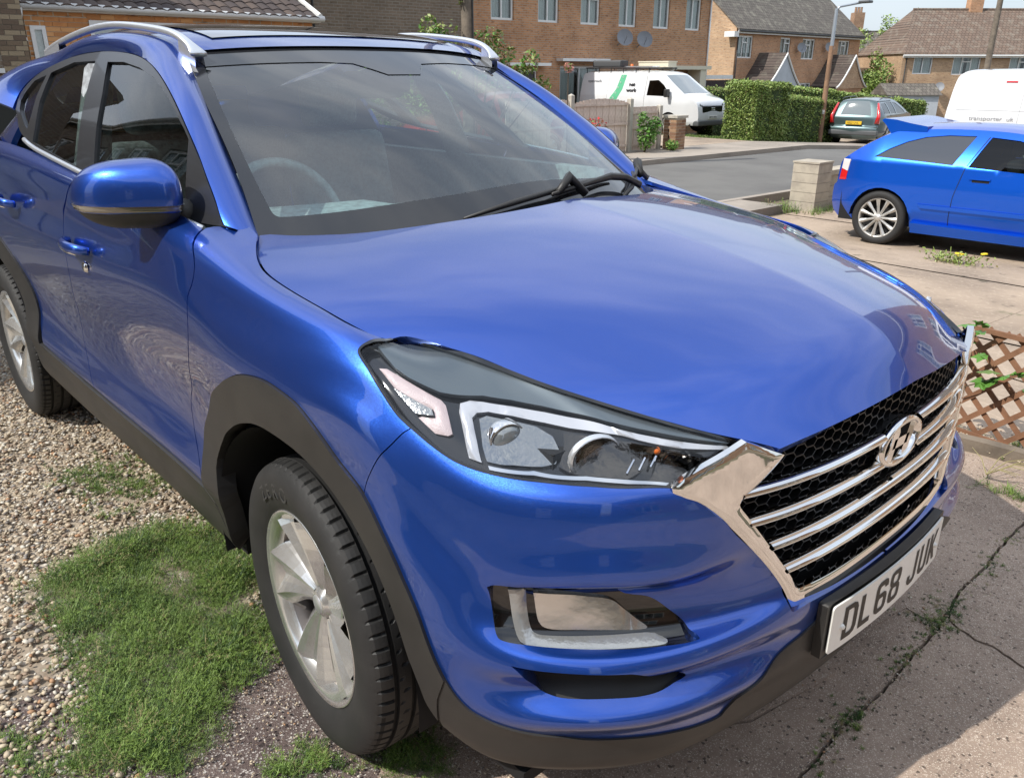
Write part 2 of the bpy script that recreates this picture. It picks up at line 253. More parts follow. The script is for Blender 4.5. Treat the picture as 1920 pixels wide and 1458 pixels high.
# panel outlines of the large car, in the surface parameters below
TRIMS = {"doorcut":[[3.093,13.354],[3.18,12.544],[3.169,11.59],[3.171,10.581],[3.135,9.304],[3.055,7.787],[2.972,6.327],[2.976,5.061],[3.034,4.087],[3.096,2.647]],"arch_o":[[3.096,2.647],[3.078,4.109],[3.077,5.624],[3.19,7.255],[3.324,8.605],[3.435,9.624],[3.507,10.0],[3.574,10.148],[3.64,10.025],[3.702,9.716],[3.771,8.85],[3.829,8.078],[3.892,7.587],[3.938,6.85],[3.974,6.192],[4.008,5.387],[4.035,4.548],[4.059,3.864],[4.079,3.398]],"arch_i":[[3.19,1.439],[3.197,3.082],[3.175,4.734],[3.261,6.276],[3.369,7.276],[3.45,7.83],[3.533,8.18],[3.613,8.166],[3.693,7.881],[3.763,7.386],[3.826,6.769],[3.882,5.986],[3.925,5.055],[3.963,4.03],[3.996,2.857],[4.022,1.725],[4.048,1.382]],"bcut":[[2.253,13.28],[2.28,12.963],[2.236,12.537],[2.176,12.143],[2.191,10.981],[2.157,9.248],[2.055,7.101],[2.033,5.304],[2.106,4.101],[2.179,2.931]],"shut":[[3.184,13.967],[3.27,13.802],[3.335,13.684],[3.399,13.599],[3.509,13.555],[3.657,13.452],[3.802,13.307],[3.912,13.412]],"hl_rear":[[3.912,13.412],[3.884,13.165],[3.866,12.87],[3.862,12.491],[3.901,12.106],[3.927,11.824],[3.954,11.588],[3.987,11.375],[4.019,11.343]],"hl_low":[[4.019,11.343],[4.058,11.341],[4.106,11.369],[4.155,11.467],[4.201,11.533],[4.264,11.544],[4.332,11.352],[4.398,11.101],[4.474,11.071]],"hl_top":[[3.912,13.412],[3.959,13.953],[4.021,14.031],[4.08,14.021],[4.212,13.984],[4.344,13.963],[4.449,13.954],[4.529,14.016],[4.584,14.113],[4.629,14.117]],"hl_front":[[4.632,14.169],[4.574,12.905],[4.474,11.071]],"gap_bf":[[4.019,11.343],[3.99,10.612],[3.955,9.668],[3.927,8.738],[3.904,8.015],[3.892,7.587]],"blueline":[[4.079,3.398],[4.102,2.979],[4.13,2.646],[4.162,2.504],[4.204,2.339],[4.272,2.069],[4.352,1.905],[4.435,1.852],[4.515,1.776],[4.591,1.683],[4.644,1.697],[4.687,2.538],[4.756,3.432],[4.835,3.893]],"chrome_o":[[4.474,11.071],[4.529,10.74],[4.587,10.322],[4.652,9.176],[4.713,7.805],[4.758,7.199],[4.777,6.141],[4.791,5.524],[4.829,5.239],[4.921,5.038],[5.003,5.021]],"chrome_i":[[4.691,13.829],[4.678,13.187],[4.649,12.265],[4.615,11.375],[4.606,10.996],[4.627,10.679],[4.684,9.382],[4.736,7.926],[4.773,7.444],[4.796,7.054],[4.807,7.022],[4.885,6.869],[4.978,6.872]],"fog":[[4.167,8.415],[4.19,8.847],[4.251,9.048],[4.321,8.945],[4.406,7.804],[4.468,7.66],[4.508,7.446],[4.545,7.132],[4.562,6.409],[4.536,6.357],[4.484,6.458],[4.424,6.546],[4.365,6.625],[4.306,6.664],[4.25,6.637],[4.202,6.525],[4.186,6.586],[4.176,7.218]],"intake":[[4.212,5.3],[4.253,5.284],[4.308,5.235],[4.372,5.113],[4.44,4.936],[4.554,3.946],[4.525,3.76],[4.491,3.637],[4.452,3.599],[4.4,3.607],[4.339,3.623],[4.295,3.688],[4.26,3.965],[4.233,4.812]],"foglamp":[[4.247,7.892],[4.284,7.774],[4.344,7.667],[4.392,7.601],[4.421,7.463],[4.448,7.309],[4.47,7.175],[4.457,7.153],[4.399,7.181],[4.336,7.2],[4.281,7.202],[4.261,7.267],[4.252,7.481]],"fogdrl":[[4.202,8.116],[4.23,8.089],[4.235,7.6],[4.243,7.221],[4.257,7.103],[4.296,7.107],[4.377,7.116],[4.484,7.075],[4.498,6.727],[4.427,6.78],[4.346,6.82],[4.268,6.736],[4.235,6.745],[4.22,6.987],[4.209,7.404]],"lipb":[[4.048,1.382],[4.069,1.052],[4.138,1.212],[4.18,0.304],[4.249,1.125],[4.335,1.099],[4.42,0.538],[4.548,0.543],[4.651,1.49],[4.818,1.391],[5.048,1.391]],"rear_arch_o":[[1.507,2.107],[1.483,4.265],[1.44,6.323],[1.358,7.828],[1.248,8.932],[1.11,9.584],[0.909,9.584],[0.703,9.333],[0.564,8.631],[0.454,7.627],[0.378,6.272],[0.34,4.215],[0.325,2.007]],"rear_arch_i":[[1.368,1.104],[1.349,1.957],[1.311,4.617],[1.239,6.272],[1.138,7.276],[1.028,7.677],[0.909,7.728],[0.784,7.627],[0.674,7.176],[0.574,6.272],[0.507,4.617],[0.464,1.907],[0.44,0.753]],"drl":[[4.101,12.874],[4.119,13.041],[4.144,13.119],[4.2,13.228],[4.263,13.285],[4.316,13.297],[4.408,13.352],[4.476,13.473],[4.543,13.636],[4.614,13.845],[4.609,13.708],[4.539,13.388],[4.465,13.225],[4.392,13.113],[4.305,13.058],[4.256,13.056],[4.197,13.022],[4.154,12.948],[4.133,12.828],[4.125,12.673],[4.131,12.438],[4.151,11.808],[4.128,11.751],[4.11,12.318],[4.1,12.662]],"chevron":[[3.916,12.416],[3.935,12.583],[4.063,12.708],[4.073,12.644],[4.091,12.101],[4.083,11.994],[4.059,11.776],[4.022,11.834],[4.029,11.97],[4.055,12.18],[4.049,12.339],[3.962,12.135]],"chevron_in":[[3.962,12.092],[4.047,12.31],[4.052,12.197],[4.029,12.013],[4.016,11.875]],"lamp_a":[[4.138,12.719],[4.151,12.846],[4.197,12.921],[4.239,12.933],[4.268,12.803],[4.281,12.543],[4.279,12.24],[4.256,12.145],[4.206,12.059],[4.16,11.915],[4.148,12.204]],"lamp_b":[[4.289,12.95],[4.338,12.94],[4.385,12.959],[4.437,12.98],[4.496,13.064],[4.442,12.141],[4.4,11.694],[4.349,11.913],[4.306,12.056],[4.285,12.181],[4.289,12.523]],"lamp_c":[[4.512,13.149],[4.55,13.195],[4.573,13.137],[4.55,12.499],[4.508,11.806],[4.47,11.291],[4.429,11.402],[4.455,12.104]],"lowstrip":[[4.163,11.794],[4.243,12.033],[4.332,11.947],[4.417,11.587],[4.471,11.452],[4.465,11.33],[4.399,11.478],[4.332,11.78],[4.244,11.903],[4.167,11.68]],"bar1":[[4.626,11.586],[4.675,11.939],[4.723,12.125],[4.815,12.126],[4.934,11.838],[5.043,11.799]],"bar2":[[4.649,10.315],[4.702,10.369],[4.752,10.426],[4.841,10.466],[4.948,10.389],[5.05,10.262]],"bar3":[[4.717,8.645],[4.786,8.75],[4.88,8.954],[4.984,9.166],[5.074,9.196]],"bar4":[[4.762,7.682],[4.837,7.78],[4.926,7.794],[5.039,7.801]],"n_out":[[-0.49,0.93],[-0.606,0.863],[-0.553,0.82],[-0.507,0.775],[-0.46,0.721],[-0.411,0.662],[-0.37,0.606],[-0.341,0.556],[-0.325,0.535],[-0.288,0.525],[-0.197,0.517],[-0.113,0.514]],"n_in":[[-0.407,0.889],[-0.426,0.871],[-0.457,0.846],[-0.484,0.825],[-0.491,0.813],[-0.474,0.788],[-0.432,0.732],[-0.386,0.671],[-0.352,0.627],[-0.329,0.593],[-0.316,0.59],[-0.231,0.585],[-0.132,0.584]],"n1":[[-0.475,0.829],[-0.432,0.826],[-0.385,0.824],[-0.297,0.826],[-0.185,0.826],[-0.081,0.827]],"n2":[[-0.457,0.767],[-0.412,0.765],[-0.365,0.764],[-0.277,0.765],[-0.169,0.763],[-0.069,0.759]],"n3":[[-0.404,0.706],[-0.336,0.705],[-0.233,0.701],[-0.123,0.705],[-0.034,0.708]],"n4":[[-0.361,0.648],[-0.279,0.648],[-0.179,0.641],[-0.059,0.638]],"n_lip":[[-0.405,0.889],[-0.365,0.885],[-0.28,0.897],[-0.214,0.902],[-0.119,0.907],[-0.006,0.907]],"h_side":[[0.036,-0.788],[0.026,-0.894],[0.013,-0.959],[0.007,-0.988],[0.036,-0.992],[0.071,-0.994],[0.113,-0.997],[0.15,-0.998],[0.205,-0.996],[0.272,-0.997],[0.344,-1.0],[0.416,-1.0],[0.426,-0.969],[0.467,-0.966],[0.516,-0.978],[0.631,-1.0],[0.735,-0.991],[0.823,-0.986],[0.89,-0.986],[0.934,-0.985],[0.968,-0.973],[0.987,-0.968],[1.007,-0.995]],"w_in":[[0.889,-0.936],[0.789,-0.944],[0.545,-0.959],[0.322,-0.959],[0.157,-0.948],[0.122,-0.938],[0.116,-0.909],[0.124,-0.761],[0.138,-0.594],[0.154,-0.357],[0.169,-0.107]],"w_in2":[[0.887,-0.661],[0.88,-0.401]],"g_frame":[[-0.459,1.155],[-0.513,1.2],[-0.576,1.248],[-0.643,1.296],[-0.744,1.357],[-0.858,1.417],[-0.985,1.472],[-1.113,1.513],[-1.236,1.537],[-1.387,1.551],[-1.584,1.557],[-1.868,1.545],[-2.089,1.514],[-2.246,1.476],[-2.34,1.417],[-2.304,1.36]],"g_front":[[-1.167,1.213],[-1.298,1.341],[-1.379,1.433],[-1.481,1.525],[-1.343,1.524],[-1.188,1.507],[-1.042,1.478],[-0.933,1.441],[-0.84,1.399],[-0.753,1.356],[-0.715,1.334],[-0.684,1.287],[-0.631,1.201],[-0.604,1.152]],"g_rear":[[-1.338,1.225],[-1.468,1.365],[-1.544,1.458],[-1.599,1.529],[-1.827,1.526],[-2.041,1.492],[-2.021,1.441],[-1.999,1.393],[-1.914,1.307],[-1.88,1.266]],"g_quart":[[-2.086,1.483],[-2.215,1.463],[-2.268,1.419],[-2.275,1.39],[-2.234,1.362],[-2.064,1.313],[-2.009,1.302],[-2.031,1.351],[-2.075,1.413]],"g_belt":[[-0.525,1.145],[-0.678,1.168],[-0.883,1.192],[-1.225,1.215],[-1.59,1.239],[-1.884,1.259],[-2.102,1.293],[-2.239,1.343]],"k1":[[-0.36,-0.775,1.07],[-0.459,-0.79,1.155],[-0.513,-0.78,1.2],[-0.576,-0.768,1.248],[-0.643,-0.754,1.296],[-0.744,-0.735,1.357],[-0.858,-0.712,1.417],[-0.985,-0.688,1.472],[-1.113,-0.668,1.513],[-1.236,-0.654,1.537],[-1.387,-0.648,1.551],[-1.584,-0.65,1.557],[-1.868,-0.659,1.545],[-2.089,-0.682,1.514],[-2.246,-0.707,1.476],[-2.34,-0.745,1.417],[-2.304,-0.783,1.36]],"k2":[[-0.34,-0.7,1.05],[-0.424,-0.718,1.131],[-0.497,-0.702,1.181],[-0.582,-0.682,1.237],[-0.671,-0.662,1.292],[-0.8,-0.635,1.375],[-0.916,-0.612,1.448],[-1.013,-0.592,1.504],[-1.098,-0.573,1.551],[-1.162,-0.582,1.578],[-1.277,-0.59,1.6],[-1.451,-0.597,1.614],[-1.754,-0.602,1.614],[-2.102,-0.606,1.583],[-2.491,-0.612,1.522],[-2.818,-0.615,1.451],[-3.148,-0.61,1.353]],"rail_n":[[-1.015,-0.565,1.556],[-1.064,-0.575,1.587],[-1.155,-0.582,1.616],[-1.342,-0.59,1.637],[-1.59,-0.595,1.652],[-1.892,-0.6,1.643],[-2.227,-0.605,1.609],[-2.393,-0.61,1.579]],"p_grass_a":[[-0.964,-1.294],[-1.107,-1.274],[-1.172,-1.149],[-1.23,-0.998],[-1.188,-0.795],[-1.074,-0.669],[-0.835,-0.684],[-0.58,-0.753],[-0.338,-0.834],[-0.254,-0.916],[-0.254,-1.005],[-0.192,-1.061],[-0.123,-1.125],[-0.075,-1.207],[-0.259,-1.41],[-0.349,-1.35],[-0.513,-1.291],[-0.754,-1.277]],"p_grass_b":[[-1.943,-1.018],[-1.995,-0.821],[-1.849,-0.696],[-1.622,-0.628],[-1.401,-0.713],[-1.386,-0.875],[-1.417,-0.994],[-1.658,-0.998]],"p_grass_c":[[0.043,-1.077],[0.018,-0.969],[-0.008,-0.897],[0.137,-0.837],[0.201,-0.743],[0.265,-0.696],[0.321,-0.771]],"p_grass_d":[[-0.516,-1.484],[-0.427,-1.435],[-0.313,-1.407],[-0.259,-1.41],[-0.356,-1.518]],"p_grass_e":[[0.58,1.64],[0.651,1.718],[0.751,1.699],[0.779,1.608],[0.684,1.563]],"p_pebble":[[-0.075,-1.207],[-0.123,-1.125],[-0.209,-1.039],[-0.263,-0.896],[-0.253,-0.854],[-0.022,-0.859],[0.137,-0.837],[0.274,-0.687],[0.321,-0.771]],"p_joint":[[0.876,-0.227],[0.866,-0.128],[0.86,-0.003],[0.857,0.084],[0.863,0.172],[0.869,0.264],[0.861,0.409],[0.863,0.544],[0.855,0.697],[0.835,0.852],[0.836,1.07],[0.825,1.3],[0.825,1.487],[0.812,1.93]],"p_crack":[[0.855,0.697],[0.906,0.661],[0.955,0.645],[0.995,0.649],[1.049,0.632],[1.143,0.597]],"p_crack2":[[0.855,0.697],[0.828,0.63],[0.758,0.648],[0.729,0.502],[0.753,0.322],[0.746,0.158]],"p_edge":[[0.388,2.018],[0.501,2.037],[0.644,2.042],[0.783,2.035]],"p_lattice":[[0.34,2.178],[0.622,2.116]]}
def TRI(k, w):
    i = min(range(len(TRIMS['arch_o'])), key=lambda q: abs(TRIMS['arch_o'][q][0]-TRIMS['gap_bf'][-1][0])+abs(TRIMS['arch_o'][q][1]-TRIMS['gap_bf'][-1][1]))
    return i*4
# ---- body surfaces of the large blue car (metres; x forward, y to its left, z up) ----
def nspline(t, Y):
    t = np.asarray(t, float); Y = np.asarray(Y, float); n = len(t); h = np.diff(t)
    A = np.zeros((n, n)); B = np.zeros_like(Y); A[0, 0] = A[-1, -1] = 1
    for i in range(1, n-1):
        A[i, i-1] = h[i-1]; A[i, i] = 2*(h[i-1]+h[i]); A[i, i+1] = h[i]
        B[i] = 6*((Y[i+1]-Y[i])/h[i]-(Y[i]-Y[i-1])/h[i-1])
    M = np.linalg.solve(A, B)
    def ev(x):
        x = np.atleast_1d(np.asarray(x, float)); i = np.clip(np.searchsorted(t, x)-1, 0, n-2); hh = h[i]
        sh = (slice(None),)+(None,)*(Y.ndim-1)
        a = (t[i+1]-x)[sh]; b = (x-t[i])[sh]; hh = hh[sh]
        return M[i]*a**3/(6*hh)+M[i+1]*b**3/(6*hh)+(Y[i]/hh-M[i]*hh/6)*a+(Y[i+1]/hh-M[i+1]*hh/6)*b
    return ev
PLAN = np.array([(-3.52,-.70),(-3.40,-.82),(-3.1,-.885),(-2.67,-.925),(-2.1,-.925),(-1.5,-.925),(-.95,-.922),(-.5,-.925),(-.2,-.93),(.1,-.93),(.35,-.915),(.55,-.87),(.70,-.775),(.80,-.64),(.858,-.45),(.887,-.23),(.896,0.)])
PM = np.vstack([PLAN, PLAN[-2::-1]*[1,-1]])
PS = np.concatenate([[0], np.cumsum(np.linalg.norm(np.diff(PM, axis=0), axis=1))])
plan_ev = nspline(PS, PM); US = PS[:17]; UMAX = US[-1]
def plan_frame(u):
    u = np.asarray(u, float); p = plan_ev(u); t = plan_ev(u+1e-3)-plan_ev(u-1e-3); t /= np.linalg.norm(t, axis=1, keepdims=True)
    return p, np.stack([t[:,1], -t[:,0]], 1)
# rows 0..12 : (z, inset) at key stations; side, arch, bumper, centre
_side = [(.28,.08),(.31,.05),(.455,.018),(.495,.008),(.545,.020),(.60,.036),(.66,.040),(.72,.036),(.80,.020),(.86,.008),(.92,.001),(.985,.0),(1.04,.012)]
_rear = [(.30,.10),(.34,.05),(.46,.018),(.50,.012),(.55,.012),(.60,.014),(.66,.016),(.74,.012),(.82,.006),(.90,.000),(.97,.000),(1.03,.004),(1.10,.016)]
_fend = [(.30,.08),(.34,.04),(.44,.012),(.48,.010),(.54,.012),(.60,.012),(.66,.010),(.73,.006),(.80,.002),(.86,-.002),(.915,-.002),(.965,.006),(1.01,.022)]
_bum0 = [(.25,.08),(.285,.04),(.385,.010),(.430,.004),(.48,.008),(.535,.006),(.575,.006),(.62,.010),(.68,.008),(.715,.004),(.79,.002),(.885,.004),(.93,.026)]
_bum  = [(.25,.09),(.285,.045),(.385,.020),(.428,.000),(.478,.042),(.530,.006),(.557,.008),(.576,.040),(.688,.038),(.714,.000),(.79,-.004),(.885,.002),(.915,.022)]
_bum2 = [(.25,.09),(.285,.045),(.385,.018),(.428,.000),(.48,.026),(.530,.004),(.558,.006),(.58,.020),(.685,.018),(.714,.000),(.78,-.003),(.865,.004),(.90,.02)]
_cen  = [(.25,.09),(.285,.045),(.375,.018),(.415,.008),(.47,.004),(.525,.002),(.56,.002),(.60,.002),(.67,.000),(.73,.000),(.79,.000),(.84,.000),(.89,.0)]
_stn = [_rear,_rear,_rear,_rear,_side,_side,_side,_side,_fend,_fend,_fend,_bum0,_bum,_bum,_bum2,_cen,_cen]
T13 = [(-3.50,-.66,1.16),(-3.36,-.76,1.17),(-3.08,-.83,1.19),(-2.67,-.868,1.225),(-2.1,-.876,1.228),(-1.5,-.880,1.205),(-.95,-.882,1.175),(-.5,-.878,1.128),(-.2,-.874,1.082),(.1,-.872,1.062),(.33,-.862,1.045),(.50,-.80,.99),(.645,-.72,.965),(.757,-.655,.951),(.850,-.445,.875),(.905,-.23,.93),(.925,0,.935)]
T14 = [(-3.45,-.55,1.20),(-3.3,-.66,1.21),(-3.05,-.73,1.23),(-2.67,-.755,1.27),(-2.1,-.765,1.265),(-1.5,-.77,1.24),(-.95,-.745,1.205),(-.47,-.715,1.160),(-.2,-.785,1.096),(.08,-.80,1.068),(.27,-.80,1.056),(.44,-.752,1.040),(.57,-.712,1.020),(.70,-.645,.992),(.858,-.455,.918),(.90,-.24,.955),(.93,0,.962)]
RAKE_ROW = [-.022]*6+[-.015,-.005,.01,.02,.03,.045,.055,.06,.065]
RAKE_STN = [0,0,0,0,0,0,0,0,.08,.45,1,1,1,1,1,.5,.2]
# nose plane : y, z
def SN(y, z):
    y = np.atleast_1d(np.asarray(y, float)); z = np.atleast_1d(np.asarray(z, float))
    return np.stack([.882-.12*y*y-.55*y**4-.02*(z-.75), y, z], 1)
def _grid():
    p, n = plan_frame(US)
    n[-1] = (1, 0)
    G = np.zeros((17, 15, 3))
    for i in range(17):
        for j in range(13):
            z, ins = _stn[i][j]
            G[i, j] = (p[i,0]-n[i,0]*ins, p[i,1]-n[i,1]*ins, z)
        G[i, 13] = T13[i]; G[i, 14] = T14[i]
    rk = np.array(RAKE_ROW)[None,:,None]*np.array(RAKE_STN)[:,None,None]
    O = np.array((1.4577,-1.5936,1.4981))
    G = O+(G-O)*(1+rk)
    for i, (y, zt) in ((14, (-.425, .902)), (15, (-.215, .912)), (16, (0, .918))):
        G[i, 14] = SN(y, zt)[0]+np.array((.004, 0, 0))
        for j in range(9, 14):
            f = (j-8)/6.; z = G[i,8,2]+(zt-G[i,8,2])*f; yy = G[i,8,1]+(y-G[i,8,1])*f
            a = SN(yy, z)[0]; G[i, j] = G[i,8]*(1-min(1, f*2.2))+a*min(1, f*2.2); G[i, j, 1] = yy; G[i, j, 2] = z
    return G
_G = _grid()
_GM = np.concatenate([_G, (_G[-2::-1])*np.array([1,-1,1])], 0)
_su = nspline(PS, _GM.reshape(len(_GM), -1))
def catmull(R, v):
    # R (n, rows, 3) evaluated at v (n,) : local C1 curve through the rows, chord-length aware
    rows = R.shape[1]; i = np.clip(np.floor(v).astype(int), 0, rows-2); k = np.arange(len(v)); t = np.clip(v-i, -.5, 1.5)[:,None]
    P1 = R[k,i]; P2 = R[k,i+1]; P0 = R[k,np.maximum(i-1,0)]; P3 = R[k,np.minimum(i+2,rows-1)]
    P0 = np.where((i==0)[:,None], 2*P1-P2, P0); P3 = np.where((i==rows-2)[:,None], 2*P2-P1, P3)
    d01 = np.linalg.norm(P1-P0,axis=1,keepdims=True)+1e-9; d12 = np.linalg.norm(P2-P1,axis=1,keepdims=True)+1e-9; d23 = np.linalg.norm(P3-P2,axis=1,keepdims=True)+1e-9
    m1 = d12*((P1-P0)/d01*d12+(P2-P1)/d12*d01)/(d01+d12); m2 = d12*((P2-P1)/d12*d23+(P3-P2)/d23*d12)/(d12+d23)
    t2 = t*t; t3 = t2*t
    return (2*t3-3*t2+1)*P1+(t3-2*t2+t)*m1+(-2*t3+3*t2)*P2+(t3-t2)*m2
def SA(u, v):
    """side and nose surface: u metres round the plan from the tail, v row"""
    u = np.atleast_1d(np.asarray(u, float)); v = np.atleast_1d(np.asarray(v, float))
    return catmull(_su(u).reshape(len(u), 15, 3), v)
# bonnet: s along (0 cowl .. 1 nose), t across (-1..1)
_hu = np.array([3.04, 3.379, 3.679, 3.929, 4.134, 4.312, 4.48, 4.66])
_hc = np.array([(-.10,0,1.158),(.06,0,1.142),(.24,0,1.120),(.42,0,1.093),(.59,0,1.062),(.715,0,1.028),(.82,0,.988),(.888,0,.922)])
_he = None
def _hood_rows():
    global _he
    e = SA(_hu, np.array([14., 13.62, 13.44, 13.55, 14.0, 13.97, 13.93, 14.])); e[0] = (-.44,-.72,1.134); e[7] = SN(-.425, .900)[0]; _he = e
_hood_rows()
_hs = np.linspace(0, 1, 8); _hce = nspline(_hs, _hc); _hee = nspline(_hs, _he)
def SH(s, t):
    s = np.atleast_1d(np.asarray(s, float)); t = np.atleast_1d(np.asarray(t, float))
    c_ = _hce(s); e_ = _hee(s); a = np.abs(t)[:,None]
    e_ = e_*np.stack([np.ones_like(t), -np.sign(t+1e-12), np.ones_like(t)], 1)
    y = c_[:,1:2]*(1-a)+e_[:,1:2]*a
    x = c_[:,0:1]+(e_[:,0:1]-c_[:,0:1])*(a**2.2)
    g = .70*a**2+.30*a**6
    z = c_[:,2:3]+(e_[:,2:3]-c_[:,2:3])*g
    sw = np.sqrt((a-.74)**2+.0004)
    z = z+(.032*(.5*(.74-a+sw)))*np.clip(1.35-.35*s,0,1.3)[:,None]*np.minimum(1,(1.12-s)*3)[:,None]-.003*a
    return np.hstack([x, y, z])
# windscreen : s 0 base .. 1 top, t across
def SW(s, t):
    s = np.atleast_1d(np.asarray(s, float)); t = np.atleast_1d(np.asarray(t, float)); a = np.abs(t)
    ex = np.array([(-.385,.735,1.105),(-.60,.680,1.262),(-.85,.632,1.415),(-1.12,.575,1.552)])
    cx = np.array([(-.055,0,1.115),(-.36,0,1.300),(-.68,0,1.450),(-1.005,0,1.570)])
    E_ = nspline([0,.33,.67,1], ex)(s); C_ = nspline([0,.33,.67,1], cx)(s)
    x = C_[:,0]+(E_[:,0]-C_[:,0])*a**2.3; y = E_[:,1]*t; z = C_[:,2]+(E_[:,2]-C_[:,2])*a**2.3
    return np.stack([x, y, z], 1)
# side glass plane : x, z
def SG(x, z):
    x = np.atleast_1d(np.asarray(x, float)); z = np.atleast_1d(np.asarray(z, float))
    zb = 1.16+.05*np.clip((-x-.4)/1.2, 0, 1)
    h = np.maximum(z-zb, -.05)
    y = .872-.50*h-.40*h*h-.100*np.clip((x+1.2)/.8, 0, 1.3)**2-.05*np.clip((-x-2.0)/1.0, 0, 1.5)**2
    return np.stack([x, -y, z], 1)
# rail surface between side glass opening and roof edge : u 0 (A pillar base)..1 (tail), w 0 outer .. 1 inner
_k1 = np.array([(-.44,-.815,1.125),(-.60,-.795,1.207),(-.78,-.757,1.310),(-.95,-.715,1.402),(-1.12,-.686,1.478),(-1.35,-.668,1.530),(-1.65,-.662,1.553),(-1.95,-.672,1.536),(-2.25,-.690,1.480),(-2.5,-.712,1.40),(-2.75,-.75,1.30)])
_k2 = np.array([(-.41,-.722,1.120),(-.565,-.692,1.225),(-.72,-.662,1.325),(-.90,-.625,1.430),(-1.11,-.580,1.545),(-1.36,-.585,1.610),(-1.66,-.59,1.628),(-1.98,-.60,1.615),(-2.35,-.615,1.565),(-2.75,-.64,1.48),(-3.1,-.66,1.38)])
_kt = np.linspace(0, 1, 11); _k1e = nspline(_kt, _k1); _k2e = nspline(_kt, _k2)
def SR(u, w):
    u = np.atleast_1d(np.asarray(u, float)); w = np.atleast_1d(np.asarray(w, float))[:,None]
    a = _k1e(u); b = _k2e(u); d = b-a; t = _k1e(u+.01)-_k1e(u-.01); n = np.cross(d, t); n /= np.linalg.norm(n,axis=1,keepdims=True)
    n = n*np.sign(-n[:,1:2]); L = np.linalg.norm(d,axis=1,keepdims=True)
    return a+d*w+n*L*.20*(1-(2*w-1)**2)*np.clip(1.0,0,1)

# ------------------------------------------------------------------ the large blue car
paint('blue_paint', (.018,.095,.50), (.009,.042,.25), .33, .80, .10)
mat('black_trim', (.022,.021,.020), .48, var=((.034,.032,.029), 9, 5, .35, .75), bump=(600,.15,.001))
mat('black_gloss', (.006,.006,.007), .06, coat=.6)
mat('window_frame_black', (.018,.019,.022), .30, coat=.2)
mat('chrome', (.86,.85,.83), .05, 1.0, bump=(3,.03,.01))
mat('satin_silver', (.74,.76,.79), .30, .75)
mat('alloy', (.74,.74,.72), .22, .8, .5, var=((.60,.59,.56), 30, 4, .5, .8))
mat('rubber', (.018,.018,.018), .62, var=[((.032,.031,.030), 8, 6, .4, .8), ((.11,.10,.09), 160, 3, .70, .80)], bump=(220,.2,.002))
mat('liner', (.008,.008,.009), .85)
mat('disc_metal', (.25,.22,.2), .4, .9)
mat('frit', (.020,.021,.024), .04, spec=.7)
mat('cabin', (.34,.36,.37), .75, var=((.16,.16,.165), 40, 3, .4, .7))
mat('cabin_light', (.42,.42,.41), .8)
mat('lens_silver', (.75,.76,.78), .12, 1.0)
mat('drl_white', (.60,.61,.65), .18, .3, coat=.8)
mat('pink_reflector', (.62,.50,.50), .30, coat=.8, bump=(500,.5,.002))
mat('clear_plastic', (.36,.37,.37), .14, .5, coat=.8, bump=(150,.4,.003))
mat('reflector', (.42,.42,.41), .08, 1.0, bump=(9,.8,.02))
mat('dark_chrome', (.13,.12,.11), .10, 1.0, bump=(9,.8,.02))
mat('fog_reflector', (.72,.72,.70), .24, .95, bump=(14,.35,.008))
mat('amber', (.75,.16,.02), .3)
mat('plate_white', (.86,.86,.82), .35, var=((.74,.72,.66), 6, 5, .45, .8))
mat('plate_black', (.01,.01,.01), .5)
glass('windscreen_glass', (.74,.93,.91), 1.55, 0.0, .19)
glass('side_glass', (.50,.58,.56), 1.62, 0.0, .06)
glass('rear_glass', (.12,.14,.14), 1.6, 0, .05)
glass('lens_glass', (.93,.94,.95), 1.5)
car = empty('parked_car', 'large blue SUV parked on the drive beside the gravel, nearest the camera, plate DL68 JUK', 'car')
TR = {k: [tuple(a[:2]) for a in v] if not k.startswith(('k', 'rail')) else v for k, v in TRIMS.items()}
SCA = (1., .055)
def P_(*ks):
    out = []
    for k in ks:
        rev = k.startswith('-'); a = TR[k.lstrip('-')]; a = smoothline(a) if len(a) > 2 else a; a = list(a[::-1]) if rev else list(a)
        if out and np.hypot(out[-1][0]-a[0][0], (out[-1][1]-a[0][1])*.05) < .004: a = a[1:]
        out += a
    return out
def clean(poly):
    o = []
    for p in poly:
        if not o or np.hypot(o[-1][0]-p[0], (o[-1][1]-p[1])*.05) > 1.5e-3: o.append(p)
    if np.hypot(o[-1][0]-o[0][0], (o[-1][1]-o[0][1])*.05) < 1.5e-3: o.pop()
    return o
def shrink(poly, sc, g):
    """pull a polygon in by g metres so neighbouring panels leave a real gap"""
    p = np.array(poly)*sc; n = len(p); a = np.roll(p, 1, 0); b = np.roll(p, -1, 0)
    t1 = p-a; t2 = b-p; t1 /= np.linalg.norm(t1, axis=1, keepdims=True)+1e-12; t2 /= np.linalg.norm(t2, axis=1, keepdims=True)+1e-12
    area = .5*np.sum(p[:,0]*b[:,1]-b[:,0]*p[:,1]); s = 1 if area > 0 else -1
    n1 = np.stack([-t1[:,1], t1[:,0]], 1)*s; n2 = np.stack([-t2[:,1], t2[:,0]], 1)*s
    m = n1+n2; m /= np.linalg.norm(m, axis=1, keepdims=True)+1e-12; k = 1/np.clip((m*n1).sum(1), .4, 1)
    return [tuple(q) for q in (p+m*k[:,None]*g)/sc]
def panelA(name, poly, m, gap=.0017, **k):
    p = clean(poly); p = shrink(p, np.array(SCA), gap) if gap else p
    k.setdefault('h', .018); k.setdefault('sides', ('r', 'l'))
    return trimmed(name, SA, p, m, car, sc=SCA, out=OUTA, **k)
OUTA = 1 if (snormal(SA, np.array([[2.6, 10.]]), 1)[0][1] < 0) else -1
OUTH = 1 if (snormal(SH, np.array([[.5, -.3]]), 1)[0][2] > 0) else -1
OUTW = 1 if (snormal(SW, np.array([[.5, -.3]]), 1)[0][2] > 0) else -1
